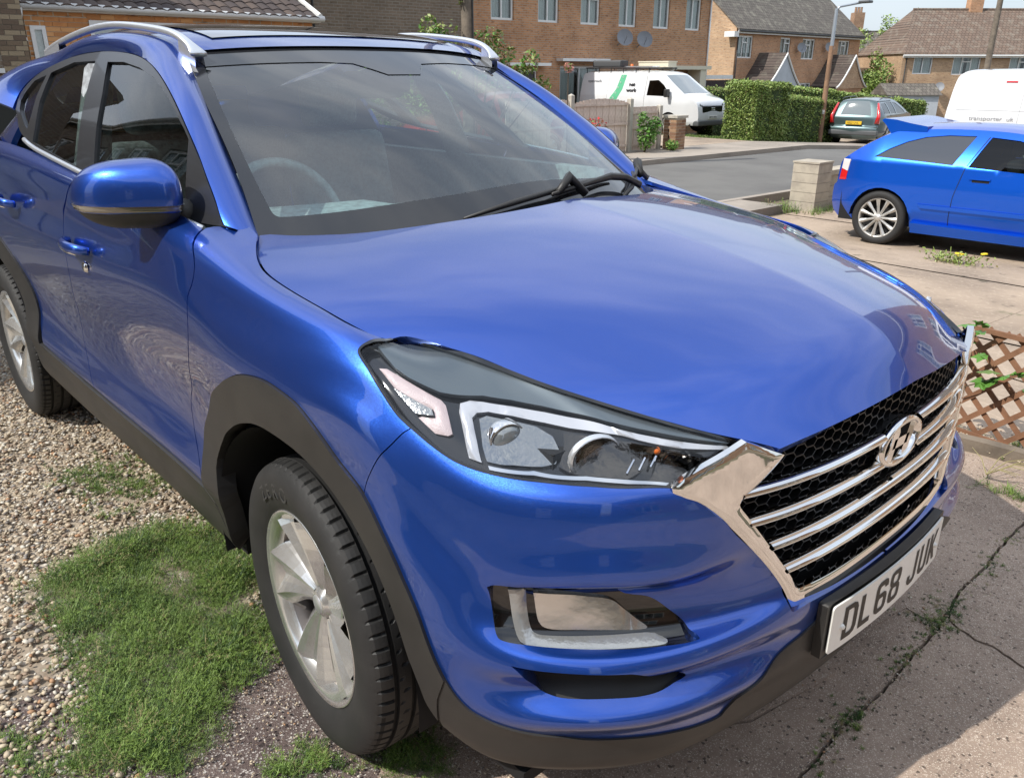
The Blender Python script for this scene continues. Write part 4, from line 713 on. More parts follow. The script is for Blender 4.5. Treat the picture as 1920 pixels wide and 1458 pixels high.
# door handles
for s in (1, -1):
    for xh, ln in ((-1.215, .19), (-2.045, .19)):
        hz = 1.012 if xh > -2 else 1.055
        hr = empty('door_handle', '', ''); del hr['label']; del hr['category']; hr.parent = car
        pts = [(xh-ln/2, -.928*s, hz), (xh-ln*.42, -.948*s, hz+.002), (xh-ln*.2, -.962*s, hz+.002), (xh+ln*.1, -.963*s, hz), (xh+ln*.35, -.952*s, hz-.002), (xh+ln/2, -.928*s, hz-.006)]
        MB().tube(pts, [.012, .016, .017, .017, .016, .012], 10, sx=.7).build('handle_grip', 'blue_paint', hr, True)
        pts2 = [(p[0], p[1]*1.003, p[2]-.012) for p in pts[1:-1]]; MB().tube(pts2, .0055, 6).build('handle_strip', 'chrome', hr, True)
        V = []
        for i in range(9):
            for j in range(9):
                a = (i/8-.5); b = (j/8-.5); d = max(0, 1-(a*a+b*b)*4)
                V.append((xh+.015+a*.15, -(.924-.0+.0015-.0*d)*s, hz-.002+b*.085))
        mb = MB().lathe([(.0, .004), (.014, .0035), (.018, -.004)], c=(0,0,0), axis='y', n=16).xf(lambda p: Vector((xh+.03+p.x, -(.930+p.y*1.0)*s, hz-.062+p.z)))
        if xh > -2: mb.build('handle_lock', 'chrome', hr, True)
# wheels
def tyre_mesh():
    NA = 70*6; pr = []
    half = [(.226,.086),(.236,.096),(.250,.103),(.270,.110),(.292,.1135),(.312,.1125),(.328,.107),(.339,.099)]
    for r_, y_ in half: pr.append((r_, -y_, 0))
    tread = [(.3455,-.092,1),(.3480,-.084,1),(.3500,-.074,1),(.3508,-.066,1)]
    for c_ in (-.060,-.020,.020,.060):
        tread += [(.3512,c_-.0055,0),(.3435,c_-.0045,0),(.3435,c_+.0045,0),(.3515,c_+.0055,0)]
        if c_ < .05: tread += [(.3518,c_+.014,2),(.3520,c_+.020,2),(.3518,c_+.026,2)]
    tread += [(.3508,.066,1),(.3500,.074,1),(.3480,.084,1),(.3455,.092,1)]
    pr += tread+[(r_, y_, 0) for r_, y_ in half[::-1]]
    V = []
    for i in range(NA):
        a = 2*math.pi*i/NA; ph = (i%6)
        for r_, y_, k in pr:
            d = 0
            if k == 1 and ph in (0,): d = .0055
            if k == 2 and (i//6+int(abs(y_)*100))%2 == 0 and ph == 3: d = .004
            V.append(((r_-d)*math.cos(a+(.012*y_/.09 if k == 1 else 0)), y_, (r_-d)*math.sin(a)))
    n = len(pr); F = [(i*n+j, i*n+j+1, ((i+1)%NA)*n+j+1, ((i+1)%NA)*n+j) for i in range(NA) for j in range(n-1)]
    return V, F
TV, TF = tyre_mesh()
NPR = len(TV)//420
TM = []; TSM = []
for i, f in enumerate(TF):
    j = i%(NPR-1); rr = [math.hypot(TV[a][0], TV[a][2]) for a in f]
    TSM.append(j < 7 or j > NPR-9)
    TM.append(1 if (7 < j < NPR-9 and min(rr) < .3478 and max(rr)-min(rr) > -1 and min(rr) < .3446) else 0)
mat('groove', (.006,.006,.006), .8)

def rim_face():
    """five pairs of broad twisted blades: per 72 degrees a valley V, two ridges and an open window"""
    rs = [.040, .062, .090, .120, .150, .178, .200, .2165]
    V = []; F = []; NAng = 12
    for p in range(5):
        for i, r_ in enumerate(rs):
            t = (r_-.04)/.1765; tw = 10*t
            prof = [(0,1.0),(4,.55),(9,.0),(15,.25),(22,.75),(28,.95),(33,.60),(40,.0),(46,.45),(52,1.1),(58,1.8),(66,1.75)]
            for a, d in prof:
                q = R(72*p+a+tw+78); sp = .004+.026*t**.8
                y = -.062-.034*min(1, t*1.05)**.9+sp*d
                V.append((r_*math.cos(q), y, r_*math.sin(q)))
    m = len(rs)
    for p in range(5):
        for i in range(m-1):
            for k in range(12):
                if i in (2, 3, 4) and k in (9, 10): continue
                if i == 5 and k in (10,): continue
                pn, kn = (p, k+1) if k < 11 else ((p+1)%5, 0)
                a_ = (p*m+i)*12+k; b_ = (p*m+i+1)*12+k; c_ = (pn*m+i+1)*12+kn; d_ = (pn*m+i)*12+kn
                F.append((a_, d_, c_, b_))
    return V, F
RV, RF = rim_face()
def wheel(x, s, steer, yc=.800):
    wr = empty('wheel', '', ''); del wr['label']; del wr['category']; wr.parent = car; wr.location = (x, -yc*s, .3465); wr.rotation_euler = (0, 0, steer+(math.pi if s < 0 else 0))
    o = mesh_obj('tyre', TV, TF, ['rubber', 'groove'], wr, True, fm=TM)
    o.data.polygons.foreach_set('use_smooth', TSM)
    mb = MB().lathe([(.222,.09),(.200,.085),(.198,-.04),(.205,-.070)], axis='y', n=72); fixn(mb.build('rim_barrel', 'disc_metal', wr, True)); fixn(MB().lathe([(.203,-.068),(.214,-.088),(.224,-.092),(.234,-.099),(.2355,-.094),(.228,-.084)], axis='y', n=72).build('rim_lip', 'alloy', wr, True))
    for k in range(5):
        n5 = len(RF)//5; ff = RF[k*n5:(k+1)*n5]; us = sorted({i for f in ff for i in f}); ix = {u: i for i, u in enumerate(us)}
        mesh_obj('spoke', [RV[u] for u in us], [tuple(ix[i] for i in f) for f in ff], 'alloy', wr)
    MB().lathe([(.0,-.072),(.026,-.071),(.030,-.066),(.045,-.054),(.055,-.035)], axis='y', n=40).build('hub_cap', 'alloy', wr, True)
    MB().lathe([(.0,-.0735),(.022,-.073),(.024,-.070)], axis='y', n=30).build('cap_disc', 'satin_silver', wr, True)
    for k in range(5):
        a = R(54+72*k); MB().lathe([(0,-.006),(.008,-.006),(.009,0),(.009,.02)], axis='y', n=8).xf(lambda p: p+Vector((.056*math.cos(a), -.040, .056*math.sin(a)))).build('wheel_nut', 'chrome', wr, True)
    MB().lathe([(.05,-.03),(.15,-.03),(.15,-.005),(.05,-.005)], axis='y', n=48).build('brake_disc', 'disc_metal', wr)
    MB().lathe([(.0,.0),(.198,.0),(.198,.004)], axis='y', n=48).build('wheel_back', 'liner', wr)
    return wr
wheel(0, 1, -.09); wheel(0, -1, -.09); wheel(-2.67, 1, 0); wheel(-2.67, -1, 0)
# wheel wells, floor, dark inner shell
for xw in (0, -2.67):
    for s in (1, -1):
        V = []
        for i in range(25):
            a = R(-8+196*i/24); rr = .425
            V += [(xw+rr*math.cos(a)*(1.03), -.905*s, .36+rr*math.sin(a)), (xw+rr*math.cos(a)*1.03, -.50*s, .36+rr*math.sin(a))]
        mesh_obj('wheel_liner', V, grid_faces(25, 2), 'liner', car, True)
        MB().box(xw-.43, xw+.43, *(sorted((-.52*s, -.50*s))), .26, .82).build('liner_back', 'liner', car)
MB().box(-3.35, .62, -.80, .80, .24, .27).build('floor_pan', 'liner', car)
for s in (1, -1):
    MB().box(-2.25, -.46, *(sorted((-.84*s, -.80*s))), .25, 1.12).build('door_inner', 'liner', car)
MB().box(.46, .60, -.72, .72, .30, .90).build('engine_front', 'liner', car)
MB().box(-.40, .50, -.70, .70, .45, .94).build('engine_bay', 'liner', car)
# cabin
V = []
for y in np.linspace(-.74, .74, 15):
    q = (y/.74)**2
    for x, z in ((-.30,1.05),(-.45,1.10),(-.60,1.115),(-.74,1.105),(-.84,1.04),(-.90,.90),(-.90,.6)):
        V.append((x-.14*q, y, z+(.022 if -.62 < y < -.18 and x < -.6 else 0)))
mesh_obj('dashboard', V, grid_faces(15, 7), 'cabin', car, True)
for s in (1, -1):
    MB().box(-2.4, -.6, *(sorted((-.80*s, -.74*s))), .45, 1.16).build('door_card', 'cabin', car)
def torus(c, Rr, r, tilt, n=40):
    mb = MB(); q = Matrix.Rotation(tilt, 3, 'Y'); V = []
    for i in range(n):
        a = 2*math.pi*i/n
        for k in range(8):
            b = 2*math.pi*k/8; p = Vector((r*math.sin(b), (Rr+r*math.cos(b))*math.cos(a), (Rr+r*math.cos(b))*math.sin(a))); V.append(q @ p+Vector(c))
    return mb.add(V, [(i*8+j, i*8+(j+1)%8, ((i+1)%n)*8+(j+1)%8, ((i+1)%n)*8+j) for i in range(n) for j in range(8)])
torus((-.93, -.38, 1.065), .185, .015, R(-25)).build('steering_wheel', 'cabin', car, True)
MB().tube([(-.78, -.38, .98), (-.93, -.38, 1.065)], [.06, .05], 12).build('steering_column', 'cabin', car, True)
def rbox(x0, x1, y0, y1, z0, z1, r=.05):
    bm = bmesh.new(); bmesh.ops.create_cube(bm, size=1); bmesh.ops.scale(bm, vec=(x1-x0, y1-y0, z1-z0), verts=bm.verts); bmesh.ops.translate(bm, vec=((x0+x1)/2, (y0+y1)/2, (z0+z1)/2), verts=bm.verts)
    bmesh.ops.bevel(bm, geom=bm.edges[:], offset=r, segments=4, profile=.6, affect='EDGES'); return bm
def rb(name, dims, m, parent, r=.05, rot=None, piv=None):
    bm = rbox(*dims, r=r)
    if rot: bmesh.ops.rotate(bm, cent=piv, matrix=Matrix.Rotation(rot, 3, 'Y'), verts=bm.verts)
    me = bpy.data.meshes.new(name); bm.to_mesh(me); bm.free(); me.materials.append(M[m]); me.polygons.foreach_set('use_smooth', [True]*len(me.polygons)); o = bpy.data.objects.new(name, me); col.objects.link(o); o.parent = parent; return o
for y in (-.38, .38):
    se = empty('front_seat', '', ''); del se['label']; del se['category']; se.parent = car
    rb('seat_cushion', (-1.75, -1.2, y-.25, y+.25, .55, .70), 'cabin', se)
    rb('seat_back', (-1.85, -1.70, y-.24, y+.24, .62, 1.26), 'cabin', se, .06, R(-14), (-1.78, y, .65))
    rb('headrest', (-1.99, -1.89, y-.13, y+.13, 1.27, 1.46), 'cabin', se, .045)
rb('rear_bench', (-2.95, -2.80, -.62, .62, .6, 1.22), 'cabin', car, .06)
for s in (1, -1):
    MB().tube([(-1.62, -.66*s, 1.50), (-1.55, -.72*s, 1.35), (-1.5, -.78*s, 1.15)], [.045, .05, .06], 8).build('door_pillar', 'cabin', car, True)
mesh_obj('headlining', [(p[0], p[1]*.97, p[2]-.03) for p in roof_grid()], [f[::-1] for f in grid_faces(30, 31)], 'cabin_light', car, True)
rb('rear_mirror', (-1.0, -.965, -.13, .11, 1.415, 1.475), 'black_trim', car, .015)
rb('mirror_sensor', (-1.02, -.86, -.10, .07, 1.435, 1.50), 'liner', car, .02)

for ch_, aa in (('Z',128),('E',119),('R',110),('O',101)):
    wf = [o for o in car.children if o.name.startswith('wheel') and abs(o.location.x) < .01 and o.location.y < 0][0]
    cu = bpy.data.curves.new('t', 'FONT'); cu.body = ch_; cu.size = .050; cu.extrude = .0008; o_ = bpy.data.objects.new('t', cu); col.objects.link(o_); me_ = bpy.data.meshes.new_from_object(o_.evaluated_get(bpy.context.evaluated_depsgraph_get())); bpy.data.objects.remove(o_); me_.materials.clear(); me_.materials.append(M['tyre_mark'] if 'tyre_mark' in M else mat('tyre_mark', (.045,.045,.045), .5)); me_.name = 'tyre_letter'
    p_ = bpy.data.objects.new('tyre_letter', me_); col.objects.link(p_); p_.parent = wf; a_ = R(aa); p_.location = (.268*math.cos(a_), -.1125, .268*math.sin(a_)); p_.rotation_euler = (R(90), R(-(aa-90)), 0)

# ------------------------------------------------------------------ terrain, drive, road
rng = np.random.default_rng(7)
_ty = np.array([-400,-50,1.2,2.2,4,8,12,20,28,45,60,120,400.]); _tz = np.array([0,0,0,-.035,-.16,-.385,-.41,-.46,-.95,-1.3,-2.2,-3.,-4.])
def T(y): return np.interp(y, _ty, _tz)
def terrain_strip(name, x0, x1, y0, y1, dz, m, nx=2, skirt=0., parent=None, fx=None, h=.6):
    ys = np.unique(np.concatenate([np.linspace(y0, y1, max(2, int((y1-y0)/h)+1)), _ty[(_ty > y0)&(_ty < y1)]])); xs = np.linspace(x0, x1, nx)
    V = []
    for y in ys:
        row = [(x+(fx(y) if fx else 0), y, float(T(y))+dz) for x in xs]
        if skirt: row = [(row[0][0], y, float(T(y))+dz-skirt)]+row+[(row[-1][0], y, float(T(y))+dz-skirt)]
        V += row
    n = nx+(2 if skirt else 0)
    return fixn(mesh_obj(name, V, grid_faces(len(ys), n), m, parent, False))
def nodes_of(m): return M[m].node_tree, M[m].node_tree.nodes['Principled BSDF']
mat('dirt', (.17,.13,.09), .95, var=[((.09,.075,.05), 1.3, 8, .4, .65), ((.09,.12,.04), .5, 6, .52, .62)], bump=(30,.6,.02))
mat('asphalt', (.155,.15,.14), .9, var=[((.11,.105,.10), .7, 6, .4, .7), ((.17,.165,.16), 60, 3, .6, .75)], bump=(150,.3,.004))
mat('pavement', (.36,.31,.26), .9, var=[((.23,.20,.17), .9, 7, .45, .7), ((.46,.41,.35), 30, 4, .6, .8)], bump=(60,.3,.004))
mat('drive_tan', (.43,.335,.25), .9, var=[((.24,.185,.14), .8, 8, .42, .66), ((.52,.42,.32), 26, 5, .55, .75), ((.12,.095,.07), 5, 9, .62, .72), ((.09,.11,.04), 2.5, 9, .66, .74)], bump=(40,.45,.006))
def speckled(name, base, dark, light, sc=160, moss=True):
    m = mat(name, base, .9); t, b = nodes_of(name); N = t.nodes.new; K = t.links.new
    tc = N('ShaderNodeTexCoord'); n1 = N('ShaderNodeTexNoise'); n1.inputs['Scale'].default_value = 3.2; n1.inputs['Detail'].default_value = 9; n1.inputs['Roughness'].default_value = .68
    v = N('ShaderNodeTexVoronoi'); v.inputs['Scale'].default_value = sc; v2 = N('ShaderNodeTexVoronoi'); v2.inputs['Scale'].default_value = sc*.37
    for q in (n1, v, v2): K(tc.outputs['Object'], q.inputs['Vector'])
    r1 = N('ShaderNodeMapRange'); r1.inputs[1].default_value = .38; r1.inputs[2].default_value = .62; K(n1.outputs[0], r1.inputs[0])
    x1 = N('ShaderNodeMixRGB'); x1.inputs[1].default_value = (*base,1); x1.inputs[2].default_value = (*dark,1); K(r1.outputs[0], x1.inputs[0])
    sp = N('ShaderNodeSeparateColor'); K(v.outputs['Color'], sp.inputs[0]); r2 = N('ShaderNodeMapRange'); r2.inputs[1].default_value = .80; r2.inputs[2].default_value = .97; K(sp.outputs[0], r2.inputs[0])
    x2 = N('ShaderNodeMixRGB'); x2.inputs[2].default_value = (*light,1); K(x1.outputs[0], x2.inputs[1]); K(r2.outputs[0], x2.inputs[0])
    sp2 = N('ShaderNodeSeparateColor'); K(v2.outputs['Color'], sp2.inputs[0]); r3 = N('ShaderNodeMapRange'); r3.inputs[1].default_value = .93; r3.inputs[2].default_value = .99; K(sp2.outputs[1], r3.inputs[0])
    x3 = N('ShaderNodeMixRGB'); x3.inputs[2].default_value = (dark[0]*.45, dark[1]*.45, dark[2]*.45,1); K(x2.outputs[0], x3.inputs[1]); K(r3.outputs[0], x3.inputs[0]); K(x3.outputs[0], b.inputs['Base Color'])
    bp_ = N('ShaderNodeBump'); bp_.inputs['Strength'].default_value = .7; bp_.inputs['Distance'].default_value = .003; K(v.outputs['Distance'], bp_.inputs['Height']); bp2 = N('ShaderNodeBump'); bp2.inputs['Strength'].default_value = .5; bp2.inputs['Distance'].default_value = .01
    K(n1.outputs[0], bp2.inputs['Height']); K(bp_.outputs[0], bp2.inputs['Normal']); K(bp2.outputs[0], b.inputs['Normal'])
    return m
speckled('slab_concrete', (.42,.315,.245), (.27,.20,.155), (.66,.56,.46), 420)
speckled('slab_lighter', (.45,.34,.265), (.30,.225,.175), (.66,.56,.46), 420)
speckled('pebbled', (.16,.12,.105), (.085,.06,.055), (.50,.46,.42), 260)
speckled('gravel_bed', (.40,.33,.245), (.25,.20,.15), (.60,.54,.45), 62)
gnd = []
ys = np.unique(np.concatenate([np.linspace(-200, 300, 60), _ty[1:-1], np.linspace(-5, 60, 60)])); xs = np.unique(np.concatenate([np.linspace(-300, 200, 40), np.linspace(-30, 10, 40)]))
for x in xs:
    for y in ys: gnd.append((x, y, float(T(y))-.03))
ground = tag(mesh_obj('ground', gnd, [f[::-1] for f in grid_faces(len(xs), len(ys))], 'dirt'), kind='structure'); fixn(ground)
if ground.data.polygons[0].normal.z < 0: ground.data.flip_normals()
tag(terrain_strip('road', -10.2, -5.6, -60, 120, .0, 'asphalt', 4), kind='structure')
tag(terrain_strip('pavement', -12.1, -10.33, -60, 120, .10, 'pavement', 2, .14), kind='structure')
tag(terrain_strip('pavement', -5.47, -4.75, -60, 9.4, .09, 'pavement', 2, .14), kind='structure')
tag(terrain_strip('kerb', -10.325, -10.205, -60, 120, .105, 'pavement', 2, .15), kind='structure')
tag(terrain_strip('kerb', -5.595, -5.475, -60, 60, .095, 'pavement', 2, .15), kind='structure')
drw = tag(empty('driveway', '', ''), kind='structure'); del drw['label']; del drw['category']
_ys = [1.98, 4.3, 6.7, 9.2, 12.4, 16.0]; _xs = [-4.6, -3.0, -.4, 2.2, 6.0]
for i in range(5):
    for j in range(4): terrain_strip('slab', _xs[j]+.006, _xs[j+1]-.006, _ys[i]+.007, _ys[i+1]-.007, -.003*((i+j)%3), 'drive_tan', 3, .05, drw)
tag(terrain_strip('driveway', -21, -12.12, 16.6, 20.2, .10, 'drive_tan', 4), kind='structure')
tag(terrain_strip('driveway', -16.5, -12.12, 27., 30.4, .10, 'drive_tan', 3), kind='structure')
tag(terrain_strip('gravel_bed', -9, 4.0, -6.2, -.55, -.006, 'gravel_bed', 5), kind='structure')
# concrete slabs in front of the car
drv = tag(empty('paving', '', ''), kind='structure'); del drv['label']; del drv['category']
G_ = {k[2:]: [tuple(p) for p in v] for k, v in TRIMS.items() if k.startswith('p_')}
def jag(line, amp=.006, h=.02):
    d = dens(line, h, closed=False); out = []
    for i, p in enumerate(d):
        n = noise.noise(Vector((p[0]*23, p[1]*23, 1.7)))+.5*noise.noise(Vector((p[0]*71, p[1]*71, 4.7))); out.append((p[0]+amp*n, p[1]+amp*n*.7))
    return out
def flatS(u, v): u = np.atleast_1d(u); v = np.atleast_1d(v); return np.stack([u, v, T(v)], 1)
def slab(poly, m, z, tilt=(0,0)):
    o = trimmed('slab', flatS, poly, m, drv, h=.06, off=0, flange=.05)
    V = o.data.vertices
    for v in V: v.co.z += z+tilt[0]*(v.co.x-.8)+tilt[1]*(v.co.y-.6)
    return o
jl = jag(G_['joint']); ck = jag([tuple(p) for p in G_['crack']], .008); c2 = jag(G_['crack2'], .006)
def offl(line, d):
    a = np.array(line); t = np.gradient(a, axis=0); t /= np.linalg.norm(t, axis=1, keepdims=True)+1e-9; return [tuple(p) for p in a+np.stack([-t[:,1], t[:,0]], 1)*d]
ij = min(range(len(jl)), key=lambda i: (jl[i][0]-.855)**2+(jl[i][1]-.697)**2)
jlw = offl(jl, .004); jlr = offl(jl, -.004)
# joint runs along +y; slabs on its +x side (toward the camera) and on its -x side
slab([(.2, -.62)]+[(-4.6, -.62), (-4.6, 1.97), (.815, 1.97)]+offl(jl, .0045)[::-1][:len(jl)-ij]+offl(c2, -.002)[1:], 'slab_concrete', .004) if False else None
left = offl(jl, .0045)
slab([(.2, -.66), (.868, -.4)]+left[:ij+1]+c2[1:]+[(.70, -.1), (.45, -.5)], 'slab_concrete', .002)
slab([(-4.6, -.55), (.12, -.62), (.42, -.47), (.69, -.1)]+offl(c2, .002)[::-1][:-1]+left[ij+1:]+[(.80, 1.97), (-4.6, 1.97)], 'slab_concrete', .005)
right = offl(jl, -.0045)
slab([(.885, -.8)]+right[:ij+1]+offl(ck, -.002)[1:]+[(1.6, .55), (1.9, -.8)], 'slab_lighter', .0)
slab(right[ij+1:]+[(.82, 1.97), (2.6, 1.97), (2.6, .45), (1.62, .56)]+offl(ck, .002)[::-1][:-1], 'slab_lighter', .004)
slab([(1.92, -.8), (1.62, .54), (2.6, .43), (3.4, .4), (3.4, -.8)], 'slab_lighter', .001)
slab([(.12, -.64), (.868, -.42), (.872, -.82), (.3, -.98), (.16, -.8)], 'slab_concrete', .004)
slab([(.885, -.82), (3.4, -.82), (3.4, -3.4), (.5, -3.4), (.31, -1.0)], 'slab_lighter', .0)
tag(fixn(mesh_obj('soil', [(-4.6,-.6,-.012),(3.5,-3.4,-.012),(3.5,2.0,-.035),(-4.6,2.0,-.035)], [(0,1,2,3)], mat('soil', (.07,.055,.04), .95, var=((.05,.06,.02), 12, 6, .45, .6), bump=(80,.8,.01)))), kind='structure')
pebb = tag(fixn(mesh_obj('path', [(x, y, -.002) for x, y in [(-.6,-1.6),(.5,-1.6),(.38,-1.0),(.22,-.66),(-.4,-.56),(-.6,-.66)]], [(0,1,2,3,4,5)], 'pebbled')), kind='structure')
# ------------------------------------------------------------------ scattered geometry
def scatter(name, tv, tf, pos, scl, rot, mats, mi=None, parent=None, smooth=False):
    """one mesh of many small pieces; tv (k,3), tf list of faces (same length each), scl (n,3), rot (n,3,3)"""
    tv = np.asarray(tv, float); tf = np.asarray(tf, int); n = len(pos); k = len(tv)
    V = np.einsum('nij,nkj->nki', rot, tv[None]*scl[:,None,:])+pos[:,None,:]
    F = tf[None]+np.arange(n)[:,None,None]*k; me = bpy.data.meshes.new(name); s = tf.shape[1]; nf = n*len(tf)
    me.vertices.add(n*k); me.vertices.foreach_set('co', V.ravel().astype(np.float32)); me.loops.add(nf*s); me.loops.foreach_set('vertex_index', F.ravel().astype(np.int32))
    me.polygons.add(nf); me.polygons.foreach_set('loop_start', (np.arange(nf)*s).astype(np.int32)); me.polygons.foreach_set('loop_total', np.full(nf, s, np.int32))
    for m in mats: me.materials.append(M[m])
    if mi is not None: me.polygons.foreach_set('material_index', np.repeat(mi, len(tf)).astype(np.int32))
    if smooth: me.polygons.foreach_set('use_smooth', [True]*nf)
    me.update(calc_edges=True); me.validate(); o = bpy.data.objects.new(name, me); col.objects.link(o)
    if parent: o.parent = parent
    return o
def rots(n, tilt=math.pi, r=rng):
    a = r.uniform(0, 2*math.pi, n); b = r.normal(0, 1, n)*tilt; c_ = r.uniform(0, 2*math.pi, n)
    ca, sa, cb, sb, cc, sc_ = np.cos(a), np.sin(a), np.cos(b), np.sin(b), np.cos(c_), np.sin(c_); Z = np.zeros(n); O = np.ones(n)
    Rz = np.stack([np.stack([ca,-sa,Z],1), np.stack([sa,ca,Z],1), np.stack([Z,Z,O],1)],1)
    Rx = np.stack([np.stack([O,Z,Z],1), np.stack([Z,cb,-sb],1), np.stack([Z,sb,cb],1)],1)
    Rw = np.stack([np.stack([cc,-sc_,Z],1), np.stack([sc_,cc,Z],1), np.stack([Z,Z,O],1)],1)
    return Rz@Rx@Rw
bmi = bmesh.new(); bmesh.ops.create_icosphere(bmi, subdivisions=1, radius=1); ICO_V = np.array([v.co[:] for v in bmi.verts]); ICO_F = [[v.index for v in f.verts] for f in bmi.faces]; bmi.free()
for i, c_ in enumerate(((.48,.39,.28), (.62,.57,.48), (.32,.23,.16), (.42,.24,.13), (.30,.27,.24), (.54,.45,.32), (.18,.15,.13))): mat('pebble_%s' % 'abcdefg'[i], c_, .7, bump=(300,.2,.001))
PEB = ['pebble_%s' % k for k in 'abcdefg']
def pebbles(name, n, x0, x1, y0, y1, smin, smax, poly=None, keep=None, z=.0):
    P = np.stack([rng.uniform(x0, x1, n), rng.uniform(y0, y1, n)], 1)
    if poly is not None: P = P[inpoly(P, poly)]
    if keep is not None: P = P[keep(P)]
    n = len(P); s = rng.uniform(0, 1, n)**1.6*(smax-smin)+smin; S3 = np.stack([s*rng.uniform(.8,1.4,n), s*rng.uniform(.6,1.,n), s*rng.uniform(.35,.65,n)], 1)
    pos = np.column_stack([P, T(P[:,1])+z+s*rng.uniform(.1,.9,n)])
    jit = 1+rng.uniform(-.16,.16,ICO_V.shape)
    return tag(scatter(name, ICO_V*jit, ICO_F, pos, S3, rots(n, .25), PEB, rng.choice(7, n, p=[.30,.16,.15,.05,.12,.17,.05])), kind='stuff')
ga = G_['grass_a']
pebbles('gravel', 27000, -3.9, .0, -2.0, -.58, .004, .0108, keep=lambda P: ~(inpoly(P, ga) & (segdist(P, ga) > .05)) & ((P[:,0] < -.33) | (P[:,1] < -1.28)))
pebbles('gravel', 2600, -8.5, -3.9, -3.5, -.58, .008, .018)
pebbles('grit', 3500, -.45, .45, -1.35, -.55, .0015, .0042, z=.004, keep=lambda P: ~inpoly(P, ga))
pebbles('grit', 1500, .3, 1.5, -.6, 1.95, .001, .0028, z=.004)
# grass and weeds
mat('grass_green', (.105,.185,.028), .6, var=((.16,.22,.05), 20, 3, .4, .7)); mat('grass_dark', (.04,.085,.016), .6); mat('grass_dry', (.30,.26,.12), .7); mat('weed_light', (.19,.29,.055), .55)
for nm in ('grass_green', 'grass_dark', 'weed_light'): M[nm].node_tree.nodes['Principled BSDF'].inputs['Subsurface Weight'].default_value = 0
def tuft(nb, h, spread, w, leaflets=0, r=None):
    r = r or random.Random(3); V = []; F = []
    for i in range(nb):
        a = r.uniform(0, 6.28); l = h*r.uniform(.5, 1.1); s = spread*r.uniform(.3, 1.2); d = (math.cos(a), math.sin(a)); t = (-d[1]*w/2, d[0]*w/2); b0 = (r.uniform(-.2,.2)*spread, r.uniform(-.2,.2)*spread)
        p = [(b0[0]+d[0]*s*q**1.6, b0[1]+d[1]*s*q**1.6, l*(q-.25*q*q)) for q in (0, .5, 1)]; k = len(V)
        V += [(p[0][0]-t[0], p[0][1]-t[1], 0), (p[0][0]+t[0], p[0][1]+t[1], 0), (p[1][0]+t[0]*.8, p[1][1]+t[1]*.8, p[1][2]), (p[1][0]-t[0]*.8, p[1][1]-t[1]*.8, p[1][2]), (p[2][0]+t[0]*.15, p[2][1]+t[1]*.15, p[2][2]), (p[2][0]-t[0]*.15, p[2][1]-t[1]*.15, p[2][2])]
        F += [(k, k+1, k+2, k+3), (k+3, k+2, k+4, k+5)]
        for j in range(leaflets):
            q = r.uniform(.3, 1); c_ = (b0[0]+d[0]*s*q**1.6, b0[1]+d[1]*s*q**1.6, l*(q-.25*q*q)); e = r.uniform(0, 6.28); ll = w*r.uniform(2, 4.5); u = (math.cos(e)*ll, math.sin(e)*ll, r.uniform(-.2,.9)*ll); n_ = (-math.sin(e)*w*.5, math.cos(e)*w*.5, 0); k = len(V)
            V += [(c_[0]-n_[0], c_[1]-n_[1], c_[2]), (c_[0]+n_[0], c_[1]+n_[1], c_[2]), (c_[0]+u[0]+n_[0]*.3, c_[1]+u[1]+n_[1]*.3, c_[2]+u[2]), (c_[0]+u[0]-n_[0]*.3, c_[1]+u[1]-n_[1]*.3, c_[2]+u[2])]; F.append((k, k+1, k+2, k+3))
    return V, F
def lawn(name, n, poly, h, dens_edge=.05, mats=('grass_green', 'grass_dark', 'weed_light', 'grass_dry'), pr=(.42,.25,.28,.05), seeds=3, leaf=7, w=.0016, z=0.):
    A = np.array(poly); lo = A.min(0)-.05; hi = A.max(0)+.05; objs = []
    for sd_ in range(seeds):
        P = np.stack([rng.uniform(lo[0], hi[0], n//seeds), rng.uniform(lo[1], hi[1], n//seeds)], 1); d = segdist(P, poly); ins = inpoly(P, poly)
        nn = np.array([noise.noise(Vector((p[0]*6, p[1]*6, sd_))) for p in P])
        ok = np.where(ins, (d > dens_edge*rng.uniform(0, 1, len(P))) | (rng.uniform(0,1,len(P)) < .4), rng.uniform(0, 1, len(P)) < .25*np.exp(-d/.02)) & (nn > -.30)
        P = P[ok]; nn = nn[ok]; k = len(P); tv, tf = tuft(7, 1, .9, w/h*1., leaf, random.Random(sd_+5))
        s = h*(.45+.7*rng.uniform(0, 1, k)**1.5+1.1*nn); s = np.clip(s, h*.22, h*1.9)
        objs.append(tag(scatter(name, tv, tf, np.column_stack([P, T(P[:,1])+z]), np.stack([s*.8, s*.8, s], 1), rots(k, .12), mats, rng.choice(len(mats), k, p=pr)), kind='stuff'))
    return objs
lawn('grass', 12500, ga, .052, .09)
lawn('grass', 1500, G_['grass_b'], .030, .10, seeds=2)
lawn('grass', 2000, G_['grass_c'], .035, .04, seeds=2)
lawn('grass', 800, G_['grass_d'], .03, .05, seeds=1)
lawn('grass', 350, [(.57,1.60),(.63,1.72),(.76,1.72),(.80,1.60),(.69,1.55)], .05, .03, seeds=1, leaf=0, w=.003)
lawn('weeds', 1300, [(.84,-.1),(.88,-.1),(.88,.7),(.86,1.4),(.82,1.4),(.83,.7)], .010, .01, seeds=1, leaf=3, pr=(.2,.45,.1,.25))
lawn('weeds', 500, [(.73,.6),(.86,.63),(.86,.72),(.75,.70)], .014, .02, seeds=1, leaf=3, pr=(.2,.4,.1,.3))
